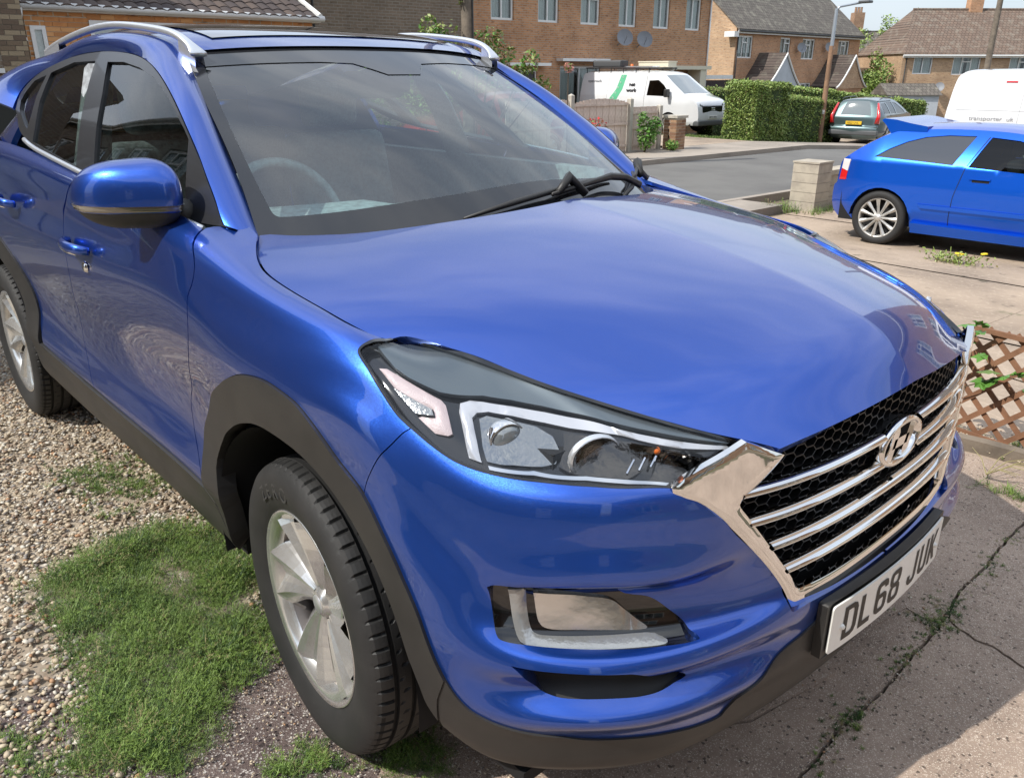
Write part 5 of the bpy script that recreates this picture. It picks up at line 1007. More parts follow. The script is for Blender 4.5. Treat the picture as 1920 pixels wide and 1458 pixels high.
# ------------------------------------------------------------------ masonry, windows, houses
def brickmat(name, c1, c2, mortar, w=.225, h=.075, bumpd=.004, off=.5, rough=.9, third=None):
    m = mat(name, c1, rough); t, b = nodes_of(name); N = t.nodes.new; K = t.links.new
    tc = N('ShaderNodeTexCoord'); s = N('ShaderNodeSeparateXYZ'); a = N('ShaderNodeMath'); a.operation = 'ADD'; cx = N('ShaderNodeCombineXYZ')
    K(tc.outputs['Object'], s.inputs[0]); K(s.outputs[0], a.inputs[0]); K(s.outputs[1], a.inputs[1]); K(a.outputs[0], cx.inputs[0]); K(s.outputs[2], cx.inputs[1])
    br = N('ShaderNodeTexBrick'); br.inputs['Scale'].default_value = 1; br.inputs['Brick Width'].default_value = w; br.inputs['Row Height'].default_value = h; br.inputs['Mortar Size'].default_value = .010; br.inputs['Mortar Smooth'].default_value = .2; br.inputs['Bias'].default_value = -.1
    br.inputs['Color1'].default_value = (*c1,1); br.inputs['Color2'].default_value = (*c2,1); br.inputs['Mortar'].default_value = (*mortar,1); K(cx.outputs[0], br.inputs['Vector'])
    n = N('ShaderNodeTexNoise'); n.inputs['Scale'].default_value = .8; n.inputs['Detail'].default_value = 8; K(tc.outputs['Object'], n.inputs['Vector'])
    r = N('ShaderNodeMapRange'); r.inputs[1].default_value = .4; r.inputs[2].default_value = .7; r.inputs[4].default_value = .7; K(n.outputs[0], r.inputs[0])
    x = N('ShaderNodeMixRGB'); x.blend_type = 'MULTIPLY'; x.inputs[2].default_value = (.62,.60,.58,1); K(br.outputs[0], x.inputs[1]); K(r.outputs[0], x.inputs[0])
    n2 = N('ShaderNodeTexNoise'); n2.inputs['Scale'].default_value = 5; n2.inputs['Detail'].default_value = 5; mp_ = N('ShaderNodeMapping'); mp_.inputs['Scale'].default_value = (1,2.8,1); K(cx.outputs[0], mp_.inputs[0]); K(mp_.outputs[0], n2.inputs['Vector'])
    r2 = N('ShaderNodeMapRange'); r2.inputs[1].default_value = .58; r2.inputs[2].default_value = .66; r2.inputs[4].default_value = .8; K(n2.outputs[0], r2.inputs[0]); y = N('ShaderNodeMixRGB'); y.blend_type = 'MULTIPLY'; tcol = third or (.45,.40,.38); y.inputs[2].default_value = (*tcol,1)
    K(x.outputs[0], y.inputs[1]); K(r2.outputs[0], y.inputs[0]); K(y.outputs[0], b.inputs['Base Color'])
    bu = N('ShaderNodeBump'); bu.invert = True; bu.inputs['Strength'].default_value = .6; bu.inputs['Distance'].default_value = bumpd; K(br.outputs['Fac'], bu.inputs['Height']); K(bu.outputs[0], b.inputs['Normal'])
    return m
brickmat('brick_brown', (.36,.19,.10), (.27,.135,.075), (.38,.32,.25))
brickmat('brick_house', (.60,.30,.145), (.45,.22,.11), (.46,.37,.28), third=(.55,.47,.42))
brickmat('brick_far', (.58,.37,.21), (.46,.27,.15), (.44,.37,.28))
brickmat('brick_orange', (.62,.30,.12), (.50,.22,.08), (.50,.42,.32))
brickmat('brick_dull', (.235,.175,.125), (.18,.135,.095), (.27,.235,.19), third=(.7,.66,.6))
brickmat('brick_near', (.25,.17,.11), (.17,.11,.075), (.30,.26,.21))
brickmat('pillar_brick', (.30,.18,.11), (.20,.12,.08), (.34,.29,.23))
def tilemat(name, c1, c2, w=.25, h=.28, lich=(.30,.28,.22)):
    m = mat(name, c1, .85); t, b = nodes_of(name); N = t.nodes.new; K = t.links.new
    tc = N('ShaderNodeTexCoord'); s = N('ShaderNodeSeparateXYZ'); cx = N('ShaderNodeCombineXYZ'); k = N('ShaderNodeMath'); k.operation = 'MULTIPLY'; k.inputs[1].default_value = 1.75
    K(tc.outputs['Object'], s.inputs[0]); K(s.outputs[0], cx.inputs[0]); K(s.outputs[2], k.inputs[0]); K(k.outputs[0], cx.inputs[1])
    br = N('ShaderNodeTexBrick'); br.inputs['Scale'].default_value = 1; br.inputs['Brick Width'].default_value = w; br.inputs['Row Height'].default_value = h; br.inputs['Mortar Size'].default_value = .018; br.inputs['Mortar Smooth'].default_value = .6
    br.inputs['Color1'].default_value = (*c1,1); br.inputs['Color2'].default_value = (*c2,1); br.inputs['Mortar'].default_value = (c1[0]*.35, c1[1]*.35, c1[2]*.35,1); K(cx.outputs[0], br.inputs['Vector'])
    n = N('ShaderNodeTexNoise'); n.inputs['Scale'].default_value = 2.2; n.inputs['Detail'].default_value = 9; n.inputs['Roughness'].default_value = .7; K(tc.outputs['Object'], n.inputs['Vector']); r = N('ShaderNodeMapRange'); r.inputs[1].default_value = .50; r.inputs[2].default_value = .68; r.inputs[4].default_value = .7; K(n.outputs[0], r.inputs[0])
    x = N('ShaderNodeMixRGB'); x.inputs[2].default_value = (*lich,1); K(br.outputs[0], x.inputs[1]); K(r.outputs[0], x.inputs[0]); K(x.outputs[0], b.inputs['Base Color'])
    bu = N('ShaderNodeBump'); bu.invert = True; bu.inputs['Strength'].default_value = .9; bu.inputs['Distance'].default_value = .03; K(br.outputs['Fac'], bu.inputs['Height']); K(bu.outputs[0], b.inputs['Normal']); return m
tilemat('tile_brown', (.10,.075,.062), (.08,.06,.05), lich=(.17,.155,.12)); tilemat('tile_grey', (.145,.125,.105), (.11,.095,.08)); tilemat('tile_far', (.19,.13,.095), (.15,.105,.08), lich=(.28,.25,.20))
mat('white_paint', (.78,.78,.76), .45, var=((.66,.65,.61), 3, 6, .5, .8)); mat('cream_paint', (.68,.62,.48), .6); mat('black_pipe', (.02,.02,.02), .5); mat('white_pipe', (.74,.74,.72), .35)
mat('dark_door', (.02,.02,.022), .4); mat('grey_render', (.50,.53,.57), .9, var=((.42,.45,.48), 2, 6, .4, .7)); mat('room_dark', (.035,.035,.04), .9); mat('curtain', (.75,.75,.72), .9, bump=(14,.6,.03)); mat('dish_grey', (.24,.25,.27), .6)
mat('concrete_trim', (.45,.40,.32), .85, var=((.32,.28,.23), 5, 5, .45, .7)); glass('house_glass', (.80,.84,.84), 1.75, .0, .06)
def window(parent, x0, x1, z0, z1, y=0., kind='w2', sill=True, curtain=True):
    """in the local plane y, outside is -y"""
    f = MB(); t = .075; yo = y-.01; yi = y+.06
    f.box(x0, x0+t, yo, yi, z0, z1).box(x1-t, x1, yo, yi, z0, z1).box(x0+t, x1-t, yo, yi, z0, z0+t).box(x0+t, x1-t, yo, yi, z1-t, z1)
    w_ = x1-x0
    if kind in ('w2', 'w3', 'w2t'):
        n = 3 if kind == 'w3' else 2
        for k in range(1, n): xm = x0+w_*k/n; f.box(xm-.03, xm+.03, yo+.002, yi, z0+t, z1-t)
    if kind in ('w3', 'w2t'):
        a = x0+(w_/3 if kind == 'w3' else w_/2)+.03; b_ = x0+(2*w_/3 if kind == 'w3' else w_)-.03; zt = z1-(z1-z0)*.30; f.box(a, b_, yo-.012, yi, zt-.03, zt+.03)
        f.box(a, a+.035, yo-.012, yo, zt+.03, z1-t).box(b_-.035, b_, yo-.012, yo, zt+.03, z1-t).box(a, b_, yo-.012, yo, z1-t-.03, z1-t+.002)
    fr_ = f.build('window', 'white_paint', parent)
    if sill: MB().box(x0-.05, x1+.05, y-.06, y+.05, z0-.06, z0-.002).build('sill', 'white_paint', fr_)
    MB().box(x0+t, x1-t, y+.03, y+.036, z0+t, z1-t).build('pane', 'house_glass', fr_)
    if curtain:
        V = []; n = 14
        for s0, s1 in ((x0+t, x0+t+w_*.40), (x1-t-w_*.40, x1-t)):
            b0 = len(V)
            for i in range(n): x = s0+(s1-s0)*i/(n-1); V += [(x, y+.12+.018*math.sin(i*1.9), z0), (x, y+.12+.018*math.sin(i*1.9), z1)]
        F = [(2*i, 2*i+2, 2*i+3, 2*i+1) for i in range(n-1)]+[(2*n+2*i, 2*n+2*i+2, 2*n+2*i+3, 2*n+2*i+1) for i in range(n-1)]
        mesh_obj('curtain', V, F, 'curtain', fr_)
    return fr_
def wall_holes(name, x0, x1, z0, z1, y, holes, m, parent, depth=.10, back=True):
    xs = sorted({x0, x1, *[h[0] for h in holes], *[h[1] for h in holes]}); zs = sorted({z0, z1, *[h[2] for h in holes], *[h[3] for h in holes]})
    mb = MB()
    for i in range(len(xs)-1):
        for j in range(len(zs)-1):
            cx = (xs[i]+xs[i+1])/2; cz = (zs[j]+zs[j+1])/2
            if any(h[0] < cx < h[1] and h[2] < cz < h[3] for h in holes): continue
            mb.add([(xs[i],y,zs[j]),(xs[i+1],y,zs[j]),(xs[i+1],y,zs[j+1]),(xs[i],y,zs[j+1])], [(0,1,2,3)])
    for a, b_, c_, d in [h[:4] for h in holes]:
        mb.add([(a,y,c_),(a,y+depth,c_),(a,y+depth,d),(a,y,d)], [(0,1,2,3)]); mb.add([(b_,y,c_),(b_,y,d),(b_,y+depth,d),(b_,y+depth,c_)], [(0,1,2,3)])
        mb.add([(a,y,d),(a,y+depth,d),(b_,y+depth,d),(b_,y,d)], [(0,1,2,3)]); mb.add([(a,y,c_),(b_,y,c_),(b_,y+depth,c_),(a,y+depth,c_)], [(0,1,2,3)])
    o = mb.build(name, m, parent)
    if back: MB().box(x0+.3, x1-.3, y+.45, y+.5, z0, z1).build('room', 'room_dark', parent)
    return o
def house(name, label, cat, loc, rz, W_, D_, eh, rh, openings, brick, tile, roof='gable', over=.25, gutter=True, gable_openings=(), side_brick=None, hipl=0, hipr=0):
    h = empty(name, label, cat, loc, rz)
    ops = [o[:4] for o in openings]
    wall_holes('wall', 0, W_, -3.2, eh, 0, ops, brick, h)
    sb = side_brick or brick
    for x, s in ((0, 0), (W_, 1)):
        top = [(x, D_, eh), (x, D_/2, rh if not (hipl if s == 0 else hipr) else eh), (x, 0, eh)]
        V = [(x, 0, -3.2), (x, D_, -3.2)]+top; mesh_obj('wall', V, [(0,1,2,3,4) if s == 1 else (4,3,2,1,0)], sb, h)
    MB().add([(0,D_,-3.2),(0,D_,eh),(W_,D_,eh),(W_,D_,-3.2)], [(0,1,2,3)]).build('wall', sb, h)
    k = (rh-eh)/(D_/2); y0 = -over; z0 = eh-k*over*.9; t = .09
    xl, xr = -over*.4, W_+over*.4
    rl = xl+(hipl or 0); rr = xr-(hipr or 0)
    mb = MB()
    A = [(xl, y0, z0), (xr, y0, z0), (rr, D_/2, rh+.02), (rl, D_/2, rh+.02), (xr, D_+over, z0), (xl, D_+over, z0)]
    B = [(p[0], p[1], p[2]+t) for p in A]
    mb.add(A+B, [(6,7,8,9), (9,8,10,11), (0,3,2,1), (0,1,7,6), (1,2,8,7), (3,0,6,9), (2,4,10,8), (5,3,9,11), (4,5,11,10)]+([(7,10,8)] if hipr else [])+([(6,9,11)] if hipl else []))
    rf = mb.build('roof', tile, h)
    MB().tube([(rl, D_/2, rh+.12), (rr, D_/2, rh+.12)], .09, 8).build('ridge_tiles', tile, rf)
    if gutter:
        MB().box(xl, xr, y0+.02, y0+.05, z0-.16, z0+.02).build('fascia', 'white_paint', h)
        MB().tube([(xl, y0-.05, z0-.03), (xr, y0-.05, z0-.03)], .055, 8).build('gutter', 'black_pipe' if gutter == 'b' else 'white_pipe', h)
    for o in openings:
        if o[4].startswith('w'): window(h, *o[:4], y=.07, kind=o[4])
        elif o[4] == 'door':
            d = MB().box(o[0]+.02, o[1]-.02, .07, .12, o[2], o[3]-.02).build('door', o[5], h)
            MB().box(o[0]+.3, o[1]-.3, .06, .069, o[3]-.7, o[3]-.25).build('door_light', 'house_glass', d)
            MB().tube([(o[1]-.12, .045, o[2]+1.0), (o[1]-.12, .045, o[2]+1.15)], .012, 6).build('handle', 'chrome', d)
            MB().box(o[0], o[0]+.05, .03, .12, o[2], o[3]).box(o[1]-.05, o[1], .03, .12, o[2], o[3]).box(o[0]+.05, o[1]-.05, .03, .12, o[3]-.05, o[3]).build('door_frame', 'white_paint', h)
    return h
def pipe(parent, x, z0, z1, m='white_pipe', y=-.06, r=.035):
    MB().tube([(x, y, z0), (x, y, z1)], r, 8).build('downpipe', m, parent, True)
# terrace in the middle : front faces +x, runs along y from 16.4 to 31
G1 = -.75
e1 = 3.15-G1
ops = []
for k, (c_) in enumerate((2.55, 4.75, 6.95, 9.1, 11.2, 13.35)): ops.append((c_-.52, c_+.52, e1, e1+1.25, 'w2' if k != 2 else 'w2t'))
ops += [(3.2, 4.2, .15, 2.30, 'door', 'dark_door'), (5.4, 7.6, .75, 2.45, 'w2'), (8.6, 10.3, .95, 2.35, 'w3'), (11.5, 12.5, .2, 2.2, 'door', 'white_paint')]
h1 = house('terraced_house', 'brown brick terrace with six upstairs windows and two satellite dishes, behind the work van', 'house', (-21.2, 16.0, G1), R(90), 14.6, 8, 5.6, 8.0, ops, 'brick_house', 'tile_brown')
pipe(h1, 1.15, .2, 5.4); pipe(h1, 14.5, .2, 5.4)
for x0, x1, z in ((2.6, 4.6, 2.45), (5.2, 7.8, 2.62)): MB().box(x0, x1, -.35, -.002, z, z+.10).build('canopy', 'white_paint', h1)
MB().box(11.2, 13.9, -.75, -.002, 2.35, 2.50).build('canopy', 'cream_paint', h1); MB().box(13.2, 13.6, -.70, -.02, .2, 2.35).build('porch_post', 'cream_paint', h1); MB().box(11.25, 11.35, -.70, -.60, .2, 2.35).build('porch_post', 'white_paint', h1)
def dish(parent, x, z, y=-.35, s=.32):
    V = []; q = Vector((-.5, -.8, .35)).normalized().to_track_quat('Z', 'Y')
    mb = MB().lathe([(s*a, .09*a*a) for a in (0, .3, .6, .85, 1)], n=24).xf(lambda p: q @ p+Vector((x, y, z)))
    d = fixn(mb.build('satellite_dish', 'dish_grey', parent, True)); MB().tube([(x, y, z), (x, -.01, z-.25)], .02, 6).build('bracket', 'dish_grey', d); MB().tube([(x-.05, y, z-.25), Vector((x, y, z))+q @ Vector((0, -.05, .36))], .012, 6).build('arm', 'dish_grey', d)
dish(h1, 8.55, 2.62+.55+.30); dish(h1, 9.75, 2.58+.55+.30)
# second pair of houses, gable end toward the sun
G2 = -1.25
ops = [(.3, 1.85, 3.55, 4.8, 'w3'), (5.0, 6.2, 3.7, 4.8, 'w2t'), (7.7, 9.3, 3.55, 4.8, 'w3'), (12.5, 14.1, 3.7, 4.8, 'w3'), (5.4, 6.4, .2, 2.1, 'door', 'white_paint'), (7.6, 9.4, .8, 2.1, 'w3')]
h2 = house('semi_detached_house', 'brick pair of houses with orange sunlit gable and two swept porch roofs, behind hedges', 'house', (-28.3, 43.4, G2), R(90), 15.6, 8.5, 5.25, 8.8, ops, 'brick_house', 'tile_grey', side_brick='brick_far', gutter='b')
pipe(h2, .15, .2, 4.9, 'black_pipe')
for x0, x1, xg, m_ in ((.5, 4.9, 2.8, 'grey_render'), (9.3, 13.5, 11.2, 'brick_far')):
    V = []; n = 9
    # swept roof : two slopes that flare, ridge perpendicular to the wall
    cx = (x0+x1)/2; zr, ze = 3.75, 1.75
    for i in range(n):
        s = i/(n-1); x = x0+(cx-x0)*s; z = ze+(zr-ze)*(s**1.35); V += [(x, -1.9, z), (x, 0, z)]
    for i in range(1, n):
        s = i/(n-1); x = cx+(x1-cx)*s; z = zr-(zr-ze)*(1-(1-s)**1.35); V += [(x, -1.9, z), (x, 0, z)]
    nn_ = len(V)//2; V2 = V+[(p[0], p[1], p[2]+.12) for p in V]; m2 = len(V)
    F = [(2*i+m2, 2*i+2+m2, 2*i+3+m2, 2*i+1+m2) for i in range(nn_-1)]+[(2*i, 2*i+1, 2*i+3, 2*i+2) for i in range(nn_-1)]+[(2*i, 2*i+2, 2*i+2+m2, 2*i+m2) for i in range(nn_-1)]
    pr = mesh_obj('porch_roof', V2, F, 'tile_brown', h2); fixn(pr)
    fv = [(V[2*i][0], -1.87, V[2*i][2]-.02) for i in range(nn_)]; mesh_obj('porch_front', fv, [tuple(range(nn_))[::-1]], m_, h2)
    MB().tube([(V[2*i][0], -1.93, V[2*i][2]+.05) for i in range(nn_)], .06, 6).build('bargeboard', 'white_paint', h2)
    MB().box(x0+.4, x1-.4, -1.8, -.002, -.5, ze-.02).build('porch_wall', 'brick_house', h2)
dish(h2, 7.0, 4.2); dish(h2, 10.6, 4.3)
MB().box(-.5, -.02, -.2, .5, 4.7, 5.0).build('eave_box', 'white_paint', h2)
# far house on the right, hipped roof
G3 = -2.35
a3 = math.atan2(.740, .673)
ops = [(.8, 2.1, 3.75, 4.9, 'w2'), (3.5, 5.4, 3.7, 4.9, 'w3'), (7.4, 9.4, 3.65, 4.9, 'w3'), (13.0, 15.0, 3.65, 4.9, 'w3'), (.7, 1.7, .1, 2.2, 'door', 'white_paint'), (4.0, 6.0, .7, 2.1, 'w3'), (7.4, 9.4, .7, 2.1, 'w3')]
bx = CAM[0]+60*-.740+26.8*.673; by = CAM[1]+60*.673+26.8*.740
h3 = house('detached_house', 'far pale brick house with a plain brown hipped roof, right of the trees', 'house', (bx, by, G3), a3, 24, 8.0, 5.15, 7.95, ops, 'brick_far', 'tile_far', hipl=2.1, hipr=2.1, over=.3)
MB().box(.4, 2.4, -.6, -.002, 2.3, 2.42).build('canopy', 'white_paint', h3); pipe(h3, .25, .1, 5.0, 'black_pipe'); dish(h3, 2.7, 2.9)
MB().box(5.9, 6.8, 3.7, 4.4, 7.6, 8.9).build('chimney', 'brick_house', h3)
# wide dull brick gable, middle-left, top of the frame
h0_ = house('brick_house', 'drab brown brick house with a wall cable, left of the wooden pole', 'house', (-18.4, 5.6, -.2), R(90), 9.15, 9, 6.4, 8.6, [(1.0, 2.2, 3.2, 4.4, 'w2')], 'brick_dull', 'tile_brown')
MB().tube([(4.1, -.03, 2.6), (4.1, -.03, 6.2)], .03, 6).build('downpipe', 'black_pipe', h0_)
MB().tube([(3.5, -.04, 6.1), (3.55, -.04, 5.0), (3.9, -.04, 4.86), (4.1, -.04, 4.86)], .012, 5).build('cable', 'black_pipe', h0_)

# ------------------------------------------------------------------ other vehicles
paint('hatch_blue', (.003,.12,.74), (.002,.05,.46), .30, .60, .05); paint('estate_green', (.10,.15,.155), (.045,.07,.075), .34, .7, .05); paint('car_red', (.38,.02,.015), (.2,.01,.01), .3, .4, .03)
M['hatch_blue'].node_tree.nodes['Principled BSDF'].inputs['Coat IOR'].default_value = 1.38
mat('van_white', (.80,.81,.82), .25, 0, 1.0, var=((.72,.73,.74), .8, 5, .45, .7)); mat('plastic_grey', (.09,.095,.10), .5); mat('lamp_red', (.60,.010,.012), .15, 0, 1.0); mat('lamp_white', (.72,.66,.66), .2, 0, 1.); mat('car_tyre', (.02,.02,.02), .7); mat('plate_yellow', (.78,.50,.03), .4); mat('stripe_green', (.12,.48,.27), .4); mat('ink', (.04,.04,.045), .5); mat('ink_grey', (.36,.37,.39), .5); mat('alloy_white', (.60,.59,.56), .35, .6); mat('dark_metal', (.05,.05,.055), .5, .5)
glass('car_glass', (.30,.36,.35), 1.6, 0, .05); mat('tinted_pane', (.045,.05,.06), .05, 0, 1.); mat('rear_screen', (.16,.19,.20), .06, 0, 1.)
mat('seat_fabric', (.06,.06,.065), .9)
def car_body(root, sp):
    W_ = sp['W']; zb = sp['belt']; sil = sp['sil']; x_r = min(p[0] for p in sil); x_f = max(p[0] for p in sil); tum = sp.get('tum', .42); rr = sp.get('round', .22); fr_ = sp.get('fround', .30)
    def Y(x, z):
        y = W_-np.clip((x_r+.55-x)/.55, 0, 1.2)**2*rr-np.clip((x-(x_f-.7))/.7, 0, 1.2)**2*fr_
        y = y-tum*np.maximum(z-zb, 0)-.5*np.maximum(z-zb, 0)**2*(tum > .2)-.35*np.maximum(.42-z, 0)-.10*np.maximum(z-(zb-.22), 0)-.06*np.clip((zb-.30-z), 0, 1)
        return y
    def S(x, z): x = np.atleast_1d(np.asarray(x, float)); z = np.atleast_1d(np.asarray(z, float)); return np.stack([x, -Y(x, z), z], 1)
    low = sp['low']; body = []
    sm = smoothline(sil, 4) if sp.get('smooth', True) else dens(sil, .12, closed=False)
    for xa, ra in sp['arches']:
        body.append([(xa+ra*math.cos(a), sp['r']+ra*math.sin(a)) for a in np.linspace(0, math.pi, 15)])
    bot = [(x_f-.06, low)]
    for arc in body[::-1]: bot += [(arc[0][0], low)]+[p for p in arc if p[1] > low]+[(arc[-1][0], low)]
    bot += [(x_r+.06, low)]
    poly = [tuple(p) for p in sm]+bot
    def out(n, *a, **k):
        k.setdefault('h', .09); k.setdefault('flange', 0); return trimmed(n, S, *a, root, out=OUTC, sides=('r', 'l'), **k)
    OUTC = 1 if snormal(S, np.array([[1., .6]]), 1)[0][1] < 0 else -1
    out('body_side', poly, sp['paint'], holes=[w[1] for w in sp['wins']], flange=.02, h=sp.get('h', .09))
    for nm, w in sp['wins']: out(nm, [tuple(p) for p in w], sp.get('glassm', 'car_glass') if nm != 'quarter_window' else sp.get('qm', 'car_glass'), off=-.008)
    for nm, p, m_, o_ in sp.get('extras', []): out(nm, p, m_, off=o_, flange=max(.012, o_+.01), h=.06)
    # skin over the top, following the outline from tail to nose
    P = np.array(sm); t = np.gradient(P, axis=0); t /= np.linalg.norm(t, axis=1, keepdims=True)+1e-9; n = np.stack([-t[:,1], t[:,0]], 1)
    ts = np.linspace(-1, 1, 17); V = []; bl = sp.get('bulge', .055)
    for p, nn in zip(P, n):
        y = float(Y(np.array([p[0]]), np.array([p[1]]))[0])
        for a in ts: c_ = bl*(1-abs(a)**2.6); V.append((p[0]+nn[0]*c_, -y*a, p[1]+nn[1]*c_))
    cen = P.mean(0); s = ((P-cen)*n).sum()
    if s < 0: # flip outward
        V = []
        for p, nn in zip(P, -n):
            y = float(Y(np.array([p[0]]), np.array([p[1]]))[0])
            for a in ts: c_ = bl*(1-abs(a)**2.6); V.append((p[0]+nn[0]*c_, -y*a, p[1]+nn[1]*c_))
        n = -n
    V = np.array(V).reshape(len(P), 17, 3); mesh_obj('body_top', V.reshape(-1, 3), grid_faces(len(P), 17), sp['paint'], root, True)
    for nm, (xa, za), (xb, zb_), m_, tin in sp.get('screens', []):
        ia = int(np.argmin(np.hypot(P[:,0]-xa, P[:,1]-za))); ib = int(np.argmin(np.hypot(P[:,0]-xb, P[:,1]-zb_))); ia, ib = sorted((ia, ib)); sub = V[ia:ib+1, 1+tin:16-tin].copy(); sub[:, :, 0] += n[ia:ib+1, None, 0]*.006; sub[:, :, 2] += n[ia:ib+1, None, 1]*.006
        mesh_obj(nm, sub.reshape(-1, 3), grid_faces(sub.shape[0], sub.shape[1]), m_, root, True)
    MB().box(x_r+.15, x_f-.25, -W_+.12, W_-.12, low, zb-.12).build('cabin_floor', 'liner', root)
    for xa, ra in sp['arches']:
        for s_ in (1, -1):
            V2 = []
            for i in range(13):
                a = math.pi*i/12; V2 += [(xa+ra*math.cos(a), -(W_-.02)*s_, sp['r']+ra*math.sin(a)), (xa+ra*math.cos(a), -(W_-.30)*s_, sp['r']+ra*math.sin(a))]
            mesh_obj('wheel_liner', V2, grid_faces(13, 2), 'liner', root)
    return S, Y
def small_wheel(root, x, y, r, s, nsp=11, rim='alloy_white', w=.10):
    wr = empty('wheel', '', ''); del wr['label']; del wr['category']; wr.parent = root; wr.location = (x, y*s, r); wr.rotation_euler = (0, 0, 0 if s < 0 else math.pi); ri = r*.735
    MB().lathe([(ri*.98,-w*.85),(ri*1.03,-w),(r*.90,-w*1.05),(r*.985,-w*.85),(r,-w*.5),(r,w*.5),(r*.985,w*.85),(r*.9,w)], axis='y', n=48).build('tyre', 'car_tyre', wr, True)
    MB().lathe([(ri*.93,w),(ri*.90,-w*.2),(ri*.93,-w*.82),(ri*1.0,-w*.92),(ri*1.01,-w*.8)], axis='y', n=48).build('rim', rim, wr, True)
    mb = MB()
    for k in range(nsp):
        a = 2*math.pi*k/nsp; d = Vector((math.cos(a), 0, math.sin(a))); t_ = Vector((-math.sin(a), 0, math.cos(a))); v = []
        for r_, hw, yy in ((ri*.12, .014, -w*.80), (ri*.55, .016, -w*.84), (ri*.95, .026, -w*.88)):
            v += [d*r_-t_*hw+Vector((0, yy+.012, 0)), d*r_+Vector((0, yy-.006, 0)), d*r_+t_*hw+Vector((0, yy+.012, 0)), d*r_+Vector((0, yy+.04, 0))]
        mb.add(v, [(i*4+j, i*4+(j+1)%4, (i+1)*4+(j+1)%4, (i+1)*4+j) for i in range(2) for j in range(4)])
    fixn(mb.build('spokes', rim, wr)); MB().lathe([(0,-w*.9),(ri*.16,-w*.88),(ri*.2,-w*.7)], axis='y', n=24).build('hub_cap', rim, wr, True)
    MB().lathe([(0, 0), (ri*.92, 0)], axis='y', n=32).build('brake', 'liner', wr)
def seats(root, xs, z, W_):
    for x in xs:
        for y in (-W_*.42, W_*.42):
            rb('seat', (x-.08, x+.06, y-.22, y+.22, z, z+.62), 'seat_fabric', root, .05, R(-12), (x, y, z)); rb('headrest', (x-.20, x-.11, y-.11, y+.11, z+.64, z+.80), 'seat_fabric', root, .03)
def text_obj(name, body, size, loc, rot, m, parent, ext=.002, bold=.0):
    cu = bpy.data.curves.new(name, 'FONT'); cu.body = body; cu.size = size; cu.extrude = ext; cu.offset = bold; cu.resolution_u = 3
    o = bpy.data.objects.new(name, cu); col.objects.link(o); dg = bpy.context.evaluated_depsgraph_get(); me = bpy.data.meshes.new_from_object(o.evaluated_get(dg)); bpy.data.objects.remove(o); me.name = name
    me.materials.clear(); me.materials.append(M[m]); p = bpy.data.objects.new(name, me); col.objects.link(p); p.location = loc; p.rotation_euler = rot; p.parent = parent; return p
# blue hatchback on the neighbouring drive (right side seen)
yh = 8.86; hb = empty('hatchback', 'bright blue three-door hatchback with roof spoiler and multi-spoke silver wheels', 'car', (-2.75, yh-.06, float(T(8.4))), R(2))
_zc = lambda L_: [(p[0], p[1] if p[1] < .93 else .93+(p[1]-.93)*.80) for p in L_]
SPH = dict(W=.85, belt=.93, low=.235, r=.308, arches=[(0,.345),(2.51,.345)], paint='hatch_blue', qm='tinted_pane', h=.05,
  sil=[(-.55,.235),(-.66,.34),(-.665,.60),(-.615,.66),(-.595,.88),(-.50,.985),(-.28,1.17),(-.03,1.335),(.28,1.385),(.75,1.405),(1.2,1.385),(1.55,1.31),(1.95,1.13),(2.28,.97),(2.75,.89),(3.1,.78),(3.22,.60),(3.24,.36),(3.15,.235)],
  wins=[('quarter_window', [(-.16,1.0),(-.02,1.12),(.14,1.22),(.32,1.29),(.55,1.325),(.83,1.33),(.70,.955),(.35,.975)]), ('door_window', [(.86,.945),(.98,1.325),(1.25,1.30),(1.52,1.22),(1.78,1.07),(1.92,.95),(1.93,.90)])],
  screens=[('rear_window', (-.46,1.02), (-.06,1.31), 'rear_screen', 1), ('windscreen', (1.60,1.29), (2.24,.985), 'car_glass', 1)],
  extras=[('side_skirt', [(.37,.20),(2.13,.20),(2.12,.30),(.37,.315)], 'hatch_blue', .045), ('door_moulding', [(.46,.475),(2.05,.475),(2.05,.515),(.42,.515)], 'hatch_blue', .022), ('door_gap', [(.755,.31),(.762,.31),(.775,.62),(.84,.935),(.833,.937),(.768,.62)], 'liner', .0015), ('door_gap', [(.42,.655),(-.34,.655),(-.58,.69),(-.58,.683),(-.34,.648),(.0,.66)], 'liner', -.02), ('tail_light', [(-.575,.69),(-.47,.70),(-.465,.80),(-.445,.93),(-.55,.93)], 'lamp_red', .006), ('tail_light', [(-.47,.80),(-.462,.80),(-.445,.93),(-.55,.93),(-.56,.82)], 'lamp_white', .009), ('handle_recess', [(.93,.795),(1.10,.795),(1.10,.822),(.93,.822)], 'liner', .001), ('door_handle', [(.90,.822),(1.11,.822),(1.11,.842),(.90,.842)], 'hatch_blue', .014), ('pillar_trim', [(.84,.96),(.85,.96),(.965,1.325),(.955,1.325)], 'liner', .001)])
SPH['sil'] = _zc(SPH['sil']); SPH['wins'] = [(a, _zc(b)) for a, b in SPH['wins']]; SPH['screens'] = [(n_, _zc([a])[0], _zc([b])[0], m_, t_) for n_, a, b, m_, t_ in SPH['screens']]; SPH['extras'] = [(n_, _zc(p), m_, o_) for n_, p, m_, o_ in SPH['extras']]
car_body(hb, SPH); seats(hb, (1.35, .55), .42, .85)
for x in (0, 2.51):
    for s in (1, -1): small_wheel(hb, x, .74, .308, s)
sp_ = []
for i, (x, z) in enumerate(((-.22,1.375),(-.19,1.395),(-.05,1.385),(.10,1.355),(.30,1.325),(.30,1.27),(.05,1.24),(-.02,1.18),(-.06,1.17),(-.10,1.24),(-.16,1.32))): sp_.append((x, z))
